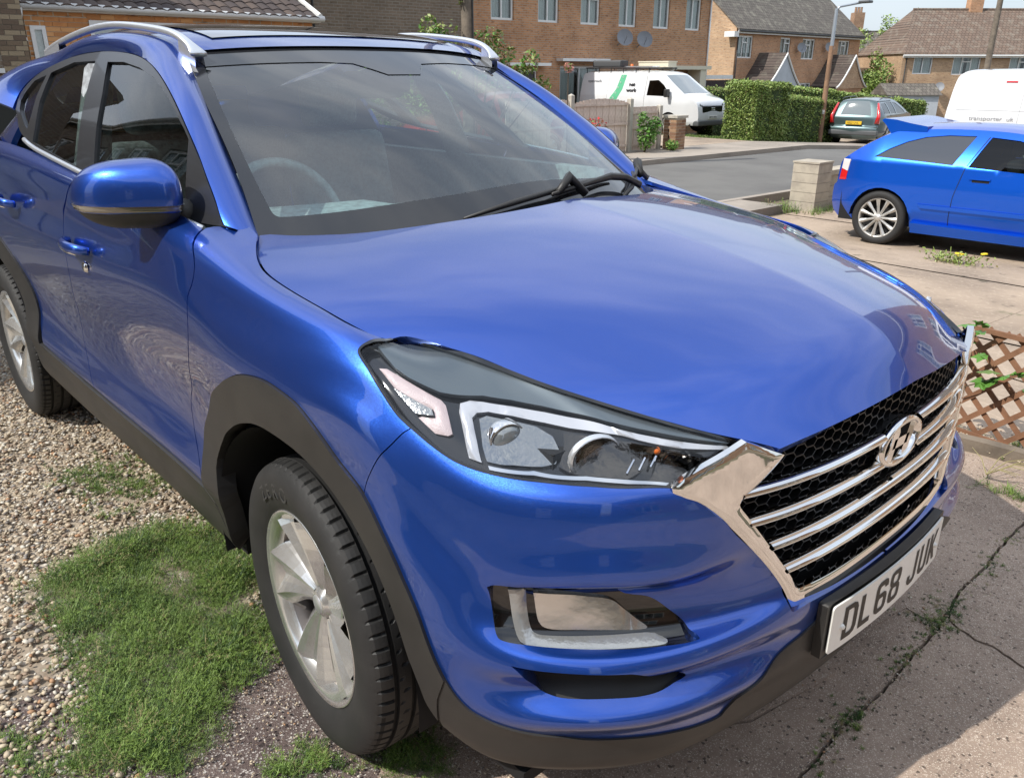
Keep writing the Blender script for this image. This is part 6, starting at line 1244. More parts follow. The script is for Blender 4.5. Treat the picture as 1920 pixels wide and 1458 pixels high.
mb = MB().prism(sp_, -.60, .60, 'y'); fixn(mb.build('spoiler', 'hatch_blue', hb, angle=R(35)))
MB().tube([(-.70,-.45,.27),(-.60,-.45,.28)], .035, 10).build('exhaust', 'chrome', hb, True)
rb('plate', (-.675,-.668,-.26,.26,.50,.61), 'plate_yellow', hb, .002)
# grey-green estate, tail toward the camera
es = empty('estate_car', 'grey green estate car with tall red tail lamps and yellow plate, parked by the hedge', 'car', (-12.25, 27.3, float(T(27.0))+.05), R(101))
SPE = dict(W=.90, belt=.98, low=.26, r=.315, arches=[(0,.36),(2.76,.36)], paint='estate_green', tum=.34, round=.14,
  sil=[(-.90,.26),(-.99,.36),(-1.0,.58),(-.95,.64),(-.93,.90),(-.90,.98),(-.72,1.38),(-.62,1.45),(-.1,1.475),(.7,1.49),(1.3,1.47),(1.75,1.37),(2.3,1.12),(2.6,1.0),(3.3,.90),(3.62,.78),(3.72,.55),(3.65,.26)],
  wins=[('side_window', [(-.62,1.05),(-.52,1.36),(.10,1.38),(.12,1.03)]), ('side_window', [(.22,1.03),(.20,1.385),(.92,1.39),(.92,1.01)]), ('side_window', [(1.02,1.01),(1.02,1.385),(1.45,1.34),(2.15,1.06),(2.15,.99)])],
  screens=[('rear_window', (-.885,1.02), (-.70,1.40), 'rear_screen', 2), ('windscreen', (1.8,1.35), (2.55,1.02), 'car_glass', 1)],
  extras=[('bumper_strip', [(-.97,.44),(-.37,.44),(-.37,.50),(-.97,.50)], 'plastic_grey', .012), ('door_gap', [(.16,.36),(.167,.36),(.167,1.0),(.16,1.0)], 'liner', .001), ('door_gap', [(.97,.36),(.977,.36),(.977,1.0),(.97,1.0)], 'liner', .001)])
car_body(es, SPE); seats(es, (1.45, .55), .45, .9)
for x in (0, 2.76):
    for s in (1, -1): small_wheel(es, x, .79, .315, s, 7)
for s in (1, -1):
    V = [(-1.01,.62*s,.80),(-1.0,.83*s,.80),(-.90,.87*s,.82),(-.985,.70*s,.80)]
    pts = [(-.985,.74*s,.74),(-.975,.755*s,.98),(-.88,.70*s,1.18),(-.78,.645*s,1.38)]
    MB().tube(pts, [.085,.062,.048,.034], 8).build('tail_light', 'lamp_red', es, True)
    MB().tube([(-.5,.60*s,1.50),(-.2,.62*s,1.54),(1.0,.62*s,1.55),(1.3,.60*s,1.50)], .018, 6).build('roof_rail', 'plastic_grey', es, True)
rb('plate', (-1.045,-1.02,-.26,.26,.70,.81), 'plate_yellow', es, .004)
text_obj('plate_letters', 'Y822 UVL', .095, (-1.046, .225, .722), (R(90), 0, R(-90)), 'ink', es)
rb('bumper', (-1.06,-.9,-.80,.80,.36,.52), 'plastic_grey', es, .04)
# red hatch across the road, seen through the windscreen
rc = empty('red_car', 'red five-door hatchback seen through the windscreen of the blue SUV', 'car', (-12.75, 11.9, float(T(10.5))), R(-103))
SPR = dict(W=.83, belt=.95, low=.22, r=.30, arches=[(0,.34),(2.45,.34)], paint='car_red',
  sil=[(-.55,.22),(-.64,.36),(-.63,.62),(-.60,.9),(-.48,1.02),(-.15,1.36),(.1,1.43),(.7,1.46),(1.2,1.43),(1.6,1.32),(2.2,1.02),(2.8,.90),(3.1,.76),(3.18,.5),(3.1,.22)],
  wins=[('side_window', [(-.25,1.0),(-.05,1.30),(.45,1.37),(.48,.98)]), ('side_window', [(.56,.98),(.56,1.37),(1.15,1.36),(1.18,.97)]), ('side_window', [(1.26,.97),(1.26,1.35),(1.5,1.28),(2.02,1.0),(2.02,.95)])],
  screens=[('rear_window', (-.45,1.05), (-.18,1.33), 'car_glass', 1), ('windscreen', (1.62,1.31), (2.18,1.03), 'car_glass', 1)],
  extras=[('door_gap', [(.52,.3),(.53,.3),(.53,.95),(.52,.95)], 'liner', .001), ('door_gap', [(1.22,.3),(1.23,.3),(1.23,.95),(1.22,.95)], 'liner', .001), ('tail_light', [(-.60,.72),(-.50,.72),(-.44,.98),(-.50,.98)], 'lamp_red', .008)])
car_body(rc, SPR); seats(rc, (1.3, .5), .42, .83)
for x in (0, 2.45):
    for s in (1, -1): small_wheel(rc, x, .73, .30, s, 8)
for s in (1, -1): rb('door_mirror', (1.85, 1.97, *sorted((.80*s, .98*s)), .98, 1.10), 'car_red', rc, .03)
# white car just past the hatchback
wc = empty('white_car', 'white car half out of frame just beyond the bright blue hatchback', 'car', (1.9, 11.3, float(T(11))), R(180))
SPW = dict(SPR); SPW['paint'] = 'van_white'; SPW['sil'] = [(p[0]*1.1, p[1]*1.14) for p in SPR['sil']]; SPW['W'] = .90; SPW['belt'] = 1.08; SPW['arches'] = [(0,.36),(2.7,.36)]; SPW['r'] = .32
SPW['wins'] = [(n_, [(p[0]*1.1, p[1]*1.14) for p in w]) for n_, w in SPR['wins']]; SPW['screens'] = [(n_, (a[0]*1.1, a[1]*1.14), (b[0]*1.1, b[1]*1.14), m_, t_) for n_, a, b, m_, t_ in SPR['screens']]; SPW['extras'] = []
car_body(wc, SPW)
for x in (0, 2.7):
    for s in (1, -1): small_wheel(wc, x, .80, .32, s, 8)
# work van with roof rack
gv = float(T(21.8))+.10
vn = empty('work_van', 'white work van with green stripe, network lettering and loaded roof rack', 'van', (-19.6, 22.75, gv), R(2))
SPV = dict(W=.98, belt=1.20, low=.30, r=.33, arches=[(0,.38),(3.1,.38)], paint='van_white', tum=.13, round=.05, fround=.16, bulge=.05,
  sil=[(-.93,.30),(-.97,.5),(-.96,1.2),(-.93,1.80),(-.80,1.94),(-.3,1.97),(1.5,1.985),(2.2,1.97),(2.55,1.90),(3.0,1.60),(3.45,1.30),(3.6,1.22),(3.95,1.12),(4.12,1.0),(4.18,.70),(4.17,.45),(4.08,.30)],
  wins=[('door_window', [(2.12,1.22),(2.14,1.70),(2.52,1.72),(2.78,1.56),(3.06,1.28),(3.06,1.20)])],
  screens=[('windscreen', (2.62,1.87), (3.48,1.285), 'rear_screen', 1)],
  extras=[('door_gap', [(2.02,.42),(2.03,.42),(2.03,1.85),(2.02,1.85)], 'liner', .001), ('door_gap', [(.35,.42),(.36,.42),(.36,1.80),(.35,1.80)], 'ink_grey', .001), ('green_stripe', [(.42,1.0),(.78,1.0),(1.02,1.40),(1.12,1.88),(.88,1.88),(.74,1.40)], 'stripe_green', .003), ('side_moulding', [(.40,.62),(2.0,.62),(2.0,.70),(.40,.70)], 'plastic_grey', .01), ('sill_trim', [(.4,.30),(2.7,.30),(2.7,.40),(.4,.40)], 'plastic_grey', .006)])
Sv, Yv = car_body(vn, SPV)
for x in (0, 3.1):
    for s in (1, -1): small_wheel(vn, x, .86, .33, s, 5)
for b_, sz, x, z, m_, bo in (('net', .20, 1.30, 1.50, 'ink', .008), ('work', .20, 1.22, 1.31, 'ink', .008), ('openreach', .15, -.62, 1.62, 'ink_grey', .004)): text_obj('lettering', b_, sz, (x, -float(Yv(np.array([x+.3]), np.array([z+.05]))[0])-.010, z), (R(90+7), 0, 0), m_, vn, bold=bo)
for i, zz in enumerate(np.linspace(1.1, 1.8, 5)): text_obj('stripe_marks', ('b','u','b','e','o')[i], .14, (.62+.45*(zz-1.05), -float(Yv(np.array([.8]), np.array([zz]))[0])-.012, zz-.03), (R(97), R(-20), 0), 'van_white', vn)
rb('grille', (4.14, 4.225, -.60, .60, .70, .93), 'black_gloss', vn, .04); rb('front_bumper', (4.0, 4.24, -.84, .84, .28, .46), 'plastic_grey', vn, .05); rb('van_badge', (4.22, 4.235, -.10, .10, .78, .86), 'chrome', vn, .02)
for s in (1, -1):
    MB().tube([(4.00,.84*s,.98),(4.13,.68*s,.94),(4.17,.56*s,.90)], [.05,.055,.03], 8).build('headlight', 'black_gloss', vn, True); MB().tube([(4.10,.76*s,.965),(4.17,.66*s,.93)], [.035,.03], 8).build('headlight_lens', 'lens_silver', vn, True)
    rb('door_mirror', (3.0, 3.12, *sorted((.98*s, 1.20*s)), 1.18, 1.44), 'black_trim', vn, .04)
rb('plate', (4.235, 4.25, -.26, .26, .50, .61), 'plate_white', vn, .004); text_obj('plate_letters', 'BV73 OWH', .09, (4.252, -.22, .52), (R(90), 0, R(90)), 'ink', vn)
# rack and its load
rk = MB()
for s in (1, -1):
    rk.tube([(-.8,.78*s,2.10),(2.1,.78*s,2.10)], .022, 6)
    for x in np.linspace(-.75, 2.05, 6): rk.tube([(x,.78*s,1.93),(x,.78*s,2.10)], .016, 6)
for x in np.linspace(-.75, 2.05, 6): rk.tube([(x,-.78,2.10),(x,.78,2.10)], .018, 6)
rk.build('roof_rack', 'dark_metal', vn)
ld = empty('ladder', 'aluminium ladder lying on the roof rack of the white work van', 'ladder', (-19.6, 22.75, gv), R(2))
for y in (-.55, -.15): MB().tube([(-.9,y,2.15),(2.0,y,2.15)], .025, 4).build('stile', 'satin_silver', ld)
for k in range(10): MB().tube([(-.75+.29*k,-.55,2.15),(-.75+.29*k,-.15,2.15)], .014, 6).build('rung', 'satin_silver', ld)
bxx = empty('storage_box', 'long pale box strapped on the front of the van roof rack', 'box', (-19.6, 22.75, gv), R(2)); rb('box_body', (.9, 2.2, .1, .6, 2.13, 2.30), 'cream_paint', bxx, .02); rb('box_lid', (.88, 2.22, .08, .62, 2.29, 2.33), 'cream_paint', bxx, .01)
gb = empty('roof_box', 'dark grey tube box on the rear of the van roof rack', 'box', (-19.6, 22.75, gv), R(2)); rb('tube_body', (-.55, .75, -.75, -.35, 2.13, 2.36), 'plastic_grey', gb, .06); rb('tube_cap', (.75, .80, -.74, -.36, 2.14, 2.35), 'ink', gb, .02)
bc = empty('warning_beacon', 'small amber beacon on the van roof rack', 'beacon', (-19.6+1.0, 22.4, gv+2.12)); MB().lathe([(0,.12),(.05,.11),(.06,.03),(.06,0)], n=12).build('beacon_lens', 'amber', bc, True); MB().lathe([(.0,.0),(.07,.0),(.07,-.03)], n=12).build('beacon_base', 'ink', bc)
# tall white panel van, right edge
v2 = empty('panel_van', 'tall white panel van cut off by the right edge behind the blue hatchback', 'van', (-4.45, 17.9, float(T(17.6))), R(4))
SPX = dict(W=1.0, belt=1.3, low=.35, r=.34, arches=[(.0,.40),(3.6,.40)], paint='van_white', tum=.10, round=.03, fround=.2, bulge=.04,
  sil=[(-1.15,.35),(-1.2,.55),(-1.18,1.4),(-1.12,2.20),(-1.02,2.40),(-.75,2.46),(2.5,2.48),(3.0,2.40),(3.6,1.9),(4.3,1.25),(4.9,1.1),(5.0,.6),(4.95,.35)],
  wins=[('door_window', [(2.9,1.3),(2.92,1.85),(3.4,1.85),(3.85,1.35),(3.85,1.28)])], screens=[('windscreen', (3.2,2.2), (4.2,1.33), 'rear_screen', 1)],
  extras=[('panel_gap', [(.15,.6),(.162,.6),(.162,2.25),(.15,2.25)], 'ink_grey', .001), ('panel_gap', [(1.5,.6),(1.512,.6),(1.512,2.25),(1.5,2.25)], 'ink_grey', .001), ('door_rail', [(-1.0,1.46),(1.4,1.46),(1.4,1.475),(-1.0,1.475)], 'ink_grey', .004), ('marker_lamp', [(-.20,2.17),(.0,2.17),(.0,2.21),(-.20,2.21)], 'lamp_red', .012)])
_zz = lambda L_: [(p[0], p[1] if p[1] < .6 else .6+(p[1]-.6)*.74) for p in L_]
SPX['belt'] = 1.10; SPX['sil'] = _zz(SPX['sil']); SPX['wins'] = [(a, _zz(b)) for a, b in SPX['wins']]; SPX['screens'] = [(n_, _zz([a])[0], _zz([b])[0], m_, t_) for n_, a, b, m_, t_ in SPX['screens']]; SPX['extras'] = [(n_, _zz(p), m_, o_) for n_, p, m_, o_ in SPX['extras']]
Sx, Yx = car_body(v2, SPX)
for x in (0, 3.6):
    for s in (1, -1): small_wheel(v2, x, .88, .34, s, 6)
text_obj('lettering', 'transporter  uk', .13, (-.72, -float(Yx(np.array([0]), np.array([1.05]))[0])-.006, 1.05), (R(92), 0, 0), 'ink_grey', v2)
# ------------------------------------------------------------------ plants
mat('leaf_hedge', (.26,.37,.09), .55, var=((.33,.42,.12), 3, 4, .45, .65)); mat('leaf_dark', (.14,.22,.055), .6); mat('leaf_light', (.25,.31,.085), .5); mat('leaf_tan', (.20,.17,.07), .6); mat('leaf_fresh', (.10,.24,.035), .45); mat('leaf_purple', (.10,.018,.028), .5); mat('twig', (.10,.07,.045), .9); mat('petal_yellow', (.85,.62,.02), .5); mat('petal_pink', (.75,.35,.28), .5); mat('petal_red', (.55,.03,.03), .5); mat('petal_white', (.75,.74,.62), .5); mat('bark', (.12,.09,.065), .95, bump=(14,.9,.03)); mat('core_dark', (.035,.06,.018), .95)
LEAF_V = [(-.5,0,0),(0,-.26,.05),(.5,0,.0),(0,.26,.05)]; LEAF_F = [(0,1,2,3)]
def leaves(name, P, size, mats, pr, parent=None, tilt=1.3, var=.35, kind='stuff'):
    n = len(P); s = size*rng.uniform(1-var, 1+var, n); o = scatter(name, LEAF_V, LEAF_F, P, np.stack([s]*3, 1), rots(n, tilt), mats, rng.choice(len(mats), n, p=pr), parent)
    if kind: o['kind'] = kind
    return o
def hedge(label, x0, x1, y0, y1, zt0, zt1, n, size=.055, mats=('leaf_hedge','leaf_dark','leaf_light','leaf_tan'), pr=(.50,.22,.22,.06), group=None, bulk=.10):
    h = empty('hedge', label, 'hedge', ((x0+x1)/2, y0, float(T(y0))), 0, group); c_ = np.array([(x0+x1)/2, y0, float(T(y0))])
    V = []; ys_ = np.linspace(y0+.08, y1-.08, 8)
    for y in ys_:
        zt = zt0+(zt1-zt0)*(y-y0)/(y1-y0); b = float(T(y))
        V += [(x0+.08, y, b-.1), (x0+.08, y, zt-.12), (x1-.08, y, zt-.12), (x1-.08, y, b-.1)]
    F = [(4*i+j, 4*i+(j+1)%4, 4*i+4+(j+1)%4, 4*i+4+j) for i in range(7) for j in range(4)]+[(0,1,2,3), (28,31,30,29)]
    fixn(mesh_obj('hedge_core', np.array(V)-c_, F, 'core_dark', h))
    A = dict(px=(y1-y0)*1.7, py=(x1-x0)*1.7, t=(y1-y0)*(x1-x0)*1.2); tot = A['px']*1+A['py']*1+A['t']; u = rng.uniform(0, 1, n); pick = rng.uniform(0, tot, n)
    yy = rng.uniform(y0, y1, n); xx = rng.uniform(x0, x1, n); b = T(yy); zt = zt0+(zt1-zt0)*(yy-y0)/(y1-y0); zz = b+(zt-b)*u
    m1 = pick < A['px']; m2 = (pick >= A['px']) & (pick < A['px']+A['py'])
    m3 = ~(m1 | m2); xx = np.where(m1, x1, xx); yy = np.where(m2, y0, yy); b = T(yy); zt = zt0+(zt1-zt0)*(yy-y0)/(y1-y0); zz = np.where(m3, zt, b+(zt-b)*u)
    nn = np.array([noise.noise(Vector((a*1.7, b_*1.7, c__*1.7))) for a, b_, c__ in zip(xx, yy, zz)]); d = -.06+bulk*nn+rng.normal(0, .035, n)
    # round the top edges
    e = np.clip((zz-(zt-.22))/.22, 0, 1); xx = np.where(m1, xx+d-.10*e**2, xx); yy = np.where(m2, yy-d+.10*e**2, yy); ed = np.minimum(np.minimum(x1-xx, xx-x0), np.minimum(yy-y0, y1-yy)); zz = np.where(m3, zz+d-.10*np.clip(1-ed/.2, 0, 1)**2, zz)
    leaves('foliage', np.stack([xx, yy, zz], 1)-c_, size, mats, pr, h); return h
hg = 'clipped hedges around the front gardens'
hedge('tall clipped block of green hedge beside the van driveway', -13.45, -12.35, 20.6, 22.6, 1.22, 1.22, 22000, .06)
hedge('lower green hedge with a flat top, between the tall block and the estate car', -14.4, -13.0, 22.7, 27.0, .88, .62, 17000, .065)
hedge('reddish brown hedge behind the nose of the white work van', -16.8, -16.0, 23.9, 27.5, 1.02, .98, 7000, .06, pr=(.34,.16,.18,.32))
hedge('very long clipped hedge running behind the parked estate car', -18.2, -17.2, 27.6, 45.0, 1.22, .10, 22000, .11)
def crown(parent, blobs, n, size, mats, pr, name='crown'):
    w_ = np.array([b[3]*b[4]*b[5] for b in blobs])**.67; ch = rng.choice(len(blobs), n, p=w_/w_.sum()); B = np.array(blobs)[ch]; v = rng.normal(0, 1, (n, 3)); v /= np.linalg.norm(v, axis=1, keepdims=True); r = rng.uniform(0, 1, n)**.35
    P = B[:, :3]+v*B[:, 3:6]*r[:, None]; nn = np.array([noise.noise(Vector(tuple(p*1.1))) for p in P]); P = P[nn > -.22]; return leaves(name, P, size, mats, pr, parent)
def tree(label, x, y, h, wd, n, size, seed, mats=('leaf_hedge','leaf_dark','leaf_light'), pr=(.5,.3,.2), group=None, base=.3):
    r = random.Random(seed); g = float(T(y)); t = empty('tree', label, 'tree', (x, y, g), 0, group)
    mb = MB().tube([(0,0,-.2),(.05,0,h*.35),(.1,.05,h*.7)], [.16,.12,.05], 8)
    for k in range(7): a = r.uniform(0, 6.28); z = h*r.uniform(.25,.6); mb.tube([(.05,0,z),(math.cos(a)*wd*.3,math.sin(a)*wd*.3,z+h*.18),(math.cos(a)*wd*.45,math.sin(a)*wd*.45,z+h*.25)], [.06,.04,.02], 5)
    mb.build('trunk', 'bark', t)
    bl = [(r.uniform(-.5,.5)*wd, r.uniform(-.5,.5)*wd, h*(base+(.92-base)*r.random()), wd*r.uniform(.16,.32), wd*r.uniform(.16,.32), h*r.uniform(.09,.17)) for _ in range(16)]
    crown(t, bl, n, size, mats, pr); return t
def WG(g, r_): return CAM[0]-.740*g+.673*r_, CAM[1]+.673*g+.740*r_
for lb, (g, r_), h, wd, n, sd_ in (('broad green tree right of the swept-porch houses', (68, 29.2), 6.9, 5.2, 9000, 3), ('taller olive green tree left of the hipped-roof house', (74, 33.6), 8.2, 4.2, 8000, 5), ('low leafy tree at the end of the long hedge', (62, 26.0), 5.0, 3.5, 6000, 9)):
    x, y = WG(g, r_); tree(lb, x, y, h, wd, n, .22, sd_)
# far chimney house between the trees
x, y = WG(92, 43.0); fh = house('distant_house', 'distant house whose roof and tall red chimney rise over the trees', 'house', (x-6, y-4, -3.0), a3, 12, 8, 5.5, 8.6, [], 'brick_brown', 'tile_grey', gutter=False)
MB().box(1.4, 2.5, 3.4, 4.6, 7.5, 10.6).build('chimney', 'brick_brown', fh)
for k in range(3): MB().lathe([(.14,0),(.12,.5),(.15,.55)], c=(1.65+.3*k, 4.0, 10.6), n=10).build('chimney_pot', 'petal_pink' if False else 'brick_brown', fh)
def shed(label, g, r_, w_, d, h, m, rfm):
    x, y = WG(g, r_); s = empty('shed', label, 'shed', (x, y, float(T(y))), a3); MB().box(0, w_, 0, d, 0, h).build('wall', m, s)
    MB().add([(-.15,-.15,h),(w_+.15,-.15,h),(w_+.15,d+.15,h),(-.15,d+.15,h),(-.15,d/2,h+.7),(w_+.15,d/2,h+.7)], [(0,1,5,4),(3,4,5,2),(0,4,3),(1,2,5)]).build('roof', rfm, s)
shed('small pale shed with a grey roof beyond the long hedge', 54, 23.6, 3.2, 2.4, 1.9, 'grey_render', 'tile_grey'); shed('low brick outbuilding left of the hipped-roof house', 57, 25.6, 2.4, 2.6, 1.6, 'brick_orange', 'tile_grey')
# bushes
def bush(label, x, y, z0, blobs, n, size, mats, pr, cat='bush', name='bush'):
    b = empty(name, label, cat, (x, y, z0)); mb = MB()
    for bl in blobs: mb.tube([(0,0,0),(bl[0]*.6,bl[1]*.6,bl[2]*.6),(bl[0],bl[1],bl[2])], [.02,.014,.007], 5)
    mb.build('stems', 'twig', b); crown(b, blobs, n, size, mats, pr, 'foliage'); return b
bush('leafy green bush growing against the wooden panel fence', -11.55, 14.6, float(T(14.6))+.1, [(0,0,.35,.28,.3,.3),(.1,.2,.6,.2,.2,.25),(0,-.1,.75,.15,.15,.2)], 900, .09, ('leaf_fresh','leaf_dark'), (.7,.3))
bush('small weed at the foot of the brick gate pillar', -11.5, 15.6, float(T(15.6))+.1, [(0,0,.12,.2,.2,.14)], 300, .07, ('leaf_fresh','leaf_light'), (.6,.4))
bush('dark green shrub in front of the hipped-roof house', *WG(52, 28.9), -2.2, [(0,0,1.0,.9,.9,1.1),(.8,.2,.7,.6,.6,.8)], 1800, .16, ('leaf_dark','leaf_hedge'), (.6,.4))
bp_ = bush('purple leaved shrub sprouting beside the white panel van', -1.75, 9.98, float(T(9.9)), [(0,0,.95,.10,.10,.35),(.16,.1,1.35,.10,.10,.26),(.28,.2,1.1,.14,.14,.22),(-.12,0,1.22,.05,.05,.12),(.22,.1,1.62,.05,.05,.14)], 650, .055, ('leaf_purple','leaf_dark'), (.93,.07))
cl = []
for k in range(15): a = k/14; cl.append((.1*math.sin(k*2.1), -1.4+3.4*a, 2.15+1.0*math.exp(-((a-.30)/.16)**2)+.35*math.sin(k*1.7)-.8*max(0, a-.6)*2, .20, .24, .26))
bush('yellow green climbing shrub around the wooden pole behind the car roof', -11.9, 9.55, float(T(9.5)), cl, 1900, .10, ('leaf_light','leaf_fresh','leaf_tan'), (.5,.35,.15))
bush('pink flowered tip of the climbing shrub over the door canopy', -11.2, 11.5, float(T(11)), [(0,0,1.98,.09,.13,.10)], 60, .09, ('petal_pink','leaf_light'), (.6,.4), 'flowers', 'flowers')
bush('red flowered bush showing past the far windscreen pillar', -11.3, 12.5, float(T(12.5)), [(0,0,.75,.25,.35,.22),(.0,.3,.55,.2,.25,.2)], 420, .08, ('petal_red','leaf_dark','leaf_tan'), (.5,.25,.25))
bush('big green garden bush seen through the windscreen behind the red car', -14.6, 8.2, float(T(8)), [(0,0,1.2,.9,1.2,.9),(0,1.8,1.5,.9,1.0,.8),(0,-1.6,.9,.8,.9,.8),(0,3.5,1.2,.7,.9,.8)], 5000, .13, ('leaf_hedge','leaf_fresh','leaf_light'), (.4,.3,.3))
# ------------------------------------------------------------------ posts, poles, fences, walls
mat('pole_wood', (.21,.17,.13), .85, var=((.11,.09,.07), 4, 8, .4, .65), bump=(30,.5,.01)); mat('post_rust', (.24,.14,.085), .75, var=((.34,.20,.12), 3, 5, .45, .6)); mat('post_steel', (.42,.46,.50), .4, .6); mat('fence_wood', (.74,.61,.52), .85, var=((.55,.44,.36), 5, 7, .4, .65), bump=(40,.4,.004)); mat('concrete_post', (.52,.48,.41), .9, var=((.36,.33,.28), 6, 6, .45, .7), bump=(50,.4,.004)); mat('lath_wood', (.27,.135,.075), .7, var=((.20,.10,.055), 12, 5, .4, .65), bump=(60,.4,.003)); mat('board_grey', (.12,.125,.13), .8); mat('bin_black', (.018,.022,.020), .45); mat('bin_grey', (.16,.18,.18), .5); mat('gate_dark', (.035,.02,.02), .7)
x, y = WG(29.3, 10.65); lp = empty('street_lamp', 'street lamp with rust brown lower column and grey arm, behind the hedge', 'street lamp', (x, y, float(T(y))))
MB().lathe([(.095,0),(.085,1.6),(.075,3.15)], n=16).build('column', 'post_rust', lp, True); MB().lathe([(.062,3.15),(.055,4.1),(.05,4.28)], n=16).build('upper_column', 'post_steel', lp, True)
ar = Vector((.673,.740,0)); MB().tube([(0,0,4.22),ar*.10+Vector((0,0,4.34)),ar*.45+Vector((0,0,4.40)),ar*.85+Vector((0,0,4.47))], [.045,.04,.035,.035], 10).build('arm', 'post_steel', lp, True); rb('lantern', (.46,.82,.48,.80,4.44,4.52), 'plastic_grey', lp, .03)
MB().box(.02,.10,-.10,-.085,1.0,1.14).build('number_plaque', 'white_paint', lp)
x, y = WG(45.5, 24.8); tp = empty('telegraph_pole', 'tall wooden telegraph pole against the far pale house', 'pole', (x, y, float(T(y)))); MB().lathe([(.17,0),(.15,4),(.12,9.5)], n=12).build('pole_shaft', 'pole_wood', tp, True); MB().tube([(-.5,0,9.0),(.5,0,9.0)], .04, 6).build('crossbar', 'pole_wood', tp)
for k, (g, r_, z) in enumerate(((30, 6, 11.5), (60, 5, 12.5), (80, 60, 11))):
    x2, y2 = WG(g, r_); p0 = Vector((x, y, float(T(y))+8.9)); p1 = Vector((x2, y2, z)); pts = [p0+(p1-p0)*t-Vector((0,0,1.3*4*t*(1-t)*.5)) for t in np.linspace(0, 1, 12)]
    tag(MB().tube(pts, .012, 4).build('overhead_cable', 'ink'), ('lowest overhead cable running left from the telegraph pole', 'upper overhead cable running left across the sky from the telegraph pole', 'overhead cable leaving the telegraph pole to the right')[k], 'cable', 'overhead cables')
wp_ = empty('wooden_pole', 'grey brown wooden pole rising behind the far roof rail', 'pole', (-11.75, 9.25, float(T(9.2)))); MB().lathe([(.13,0),(.12,3),(.10,8)], n=14).build('pole_shaft', 'pole_wood', wp_, True); MB().tube([(.13,.02,0),(.12,.02,7)], .02, 6).build('cable_guard', 'black_pipe', wp_)
# panel fence with concrete posts and brick gate pillar
def board_fence(label, x, y0, y1, z0, h, nb, step=0, group='wooden fence panels by the pavement'):
    f = empty('wooden_fence', label, 'fence', (x, y0, z0), 0, group); w_ = (y1-y0)/nb
    me0 = None
    for k in range(nb):
        top = h-.10*(2*(k+.5)/nb-1)**2*(1 if step else 0)+.01*math.sin(k*3.1)
        if me0 is None:
            o = MB().box(-.009, .009, .003, w_-.004, 0, h-.06).build('board', 'fence_wood', f); me0 = o.data
        else:
            o = bpy.data.objects.new('board', me0); col.objects.link(o); o.parent = f
        o.location = (.006*(k%2), w_*k, 0); o.scale = (1, 1, top/(h-.06))
    for z in (.10, h*.50, h-.16): MB().box(.012, .045, 0, y1-y0, z, z+.05).build('rail', 'fence_wood', f)
    MB().box(-.025, .03, 0, y1-y0, -.02, .0).build('gravel_board', 'concrete_post', f)
def cpost(label, x, y, h): 
    p = MB().box(x-.06, x+.06, y-.055, y+.055, float(T(y))-.2, float(T(y))+h).add([(x-.06,y-.055,float(T(y))+h),(x+.06,y-.055,float(T(y))+h),(x+.06,y+.055,float(T(y))+h),(x-.06,y+.055,float(T(y))+h),(x,y,float(T(y))+h+.04)], [(0,1,4),(1,2,4),(2,3,4),(3,0,4)]).build('fence_post', 'concrete_post'); tag(p, label, 'post')
board_fence('longer wooden fence panel with a gently arched top', -11.95, 12.45, 14.35, float(T(13))+.12, 1.22, 17, 1)
board_fence('short lower wooden fence panel next to the brick pillar', -11.95, 14.50, 15.50, float(T(15))+.12, 1.02, 9)
board_fence('wooden fence panel mostly hidden by the windscreen pillar', -11.95, 10.4, 12.3, float(T(11))+.12, 1.2, 17)
cpost('concrete fence post left of the arched panel', -11.93, 12.37, 1.42); cpost('concrete fence post between the two visible fence panels', -11.93, 14.43, 1.32); cpost('concrete fence post next to the brick pillar', -11.93, 15.58, 1.15)
pl = empty('gate_pillar', 'short brown brick gate pillar with flat cap at the fence end', 'pillar', (-11.75, 16.0, float(T(16))))
MB().box(-.20,.20,-.19,.19,-.1,.86).build('mortar_core', 'concrete_post', pl)
def brick_course(parent, x, y0, y1, z0, z1, face='x', mats=('brick_a','brick_b','brick_c'), seed=1, L_=.215, H_=.065, j=.010, proud=.006, skip=None, maxn=300):
    """single bricks laid in stretcher bond against a plane facing +x"""
    r = random.Random(seed); ms = []
    for m_ in mats: o = MB().box(-.02, proud, 0, L_, 0, H_); me = bpy.data.meshes.new('brick'); me.from_pydata(o.v, [], o.f); me.materials.append(M[m_]); ms.append(me)
    z = z0; row = 0; n = 0
    while z+H_ <= z1+1e-6:
        y = y0-(L_+j)/2*(row%2)
        while y < y1-.03 and n < maxn:
            a = max(y, y0); b = min(y+L_, y1)
            if b-a > .03 and not (skip and skip((a+b)/2, z+H_/2)):
                o = bpy.data.objects.new('brick', r.choice(ms)); col.objects.link(o); o.parent = parent; o.location = (x+r.uniform(-.0015,.0015), a, z); o.scale = (1, (b-a)/L_, 1); n += 1
            y += L_+j
        z += H_+j; row += 1
mat('brick_a', (.30,.17,.10), .9, var=((.22,.12,.07), 14, 5, .4, .7), bump=(60,.5,.003)); mat('brick_b', (.23,.125,.075), .9, bump=(60,.5,.003)); mat('brick_c', (.36,.22,.13), .9, bump=(60,.5,.003))
mat('orange_a', (.60,.27,.095), .85, var=((.50,.20,.07), 12, 5, .4, .7), bump=(60,.4,.003)); mat('orange_b', (.66,.34,.14), .85, bump=(60,.4,.003)); mat('orange_c', (.50,.22,.08), .85, bump=(60,.4,.003))
mat('dull_a', (.20,.145,.095), .9, bump=(50,.6,.004)); mat('dull_b', (.155,.11,.075), .9, bump=(50,.6,.004)); mat('dull_c', (.33,.26,.17), .9, bump=(50,.6,.004))
brick_course(pl, .20, -.19, .19, 0, .84, seed=3)
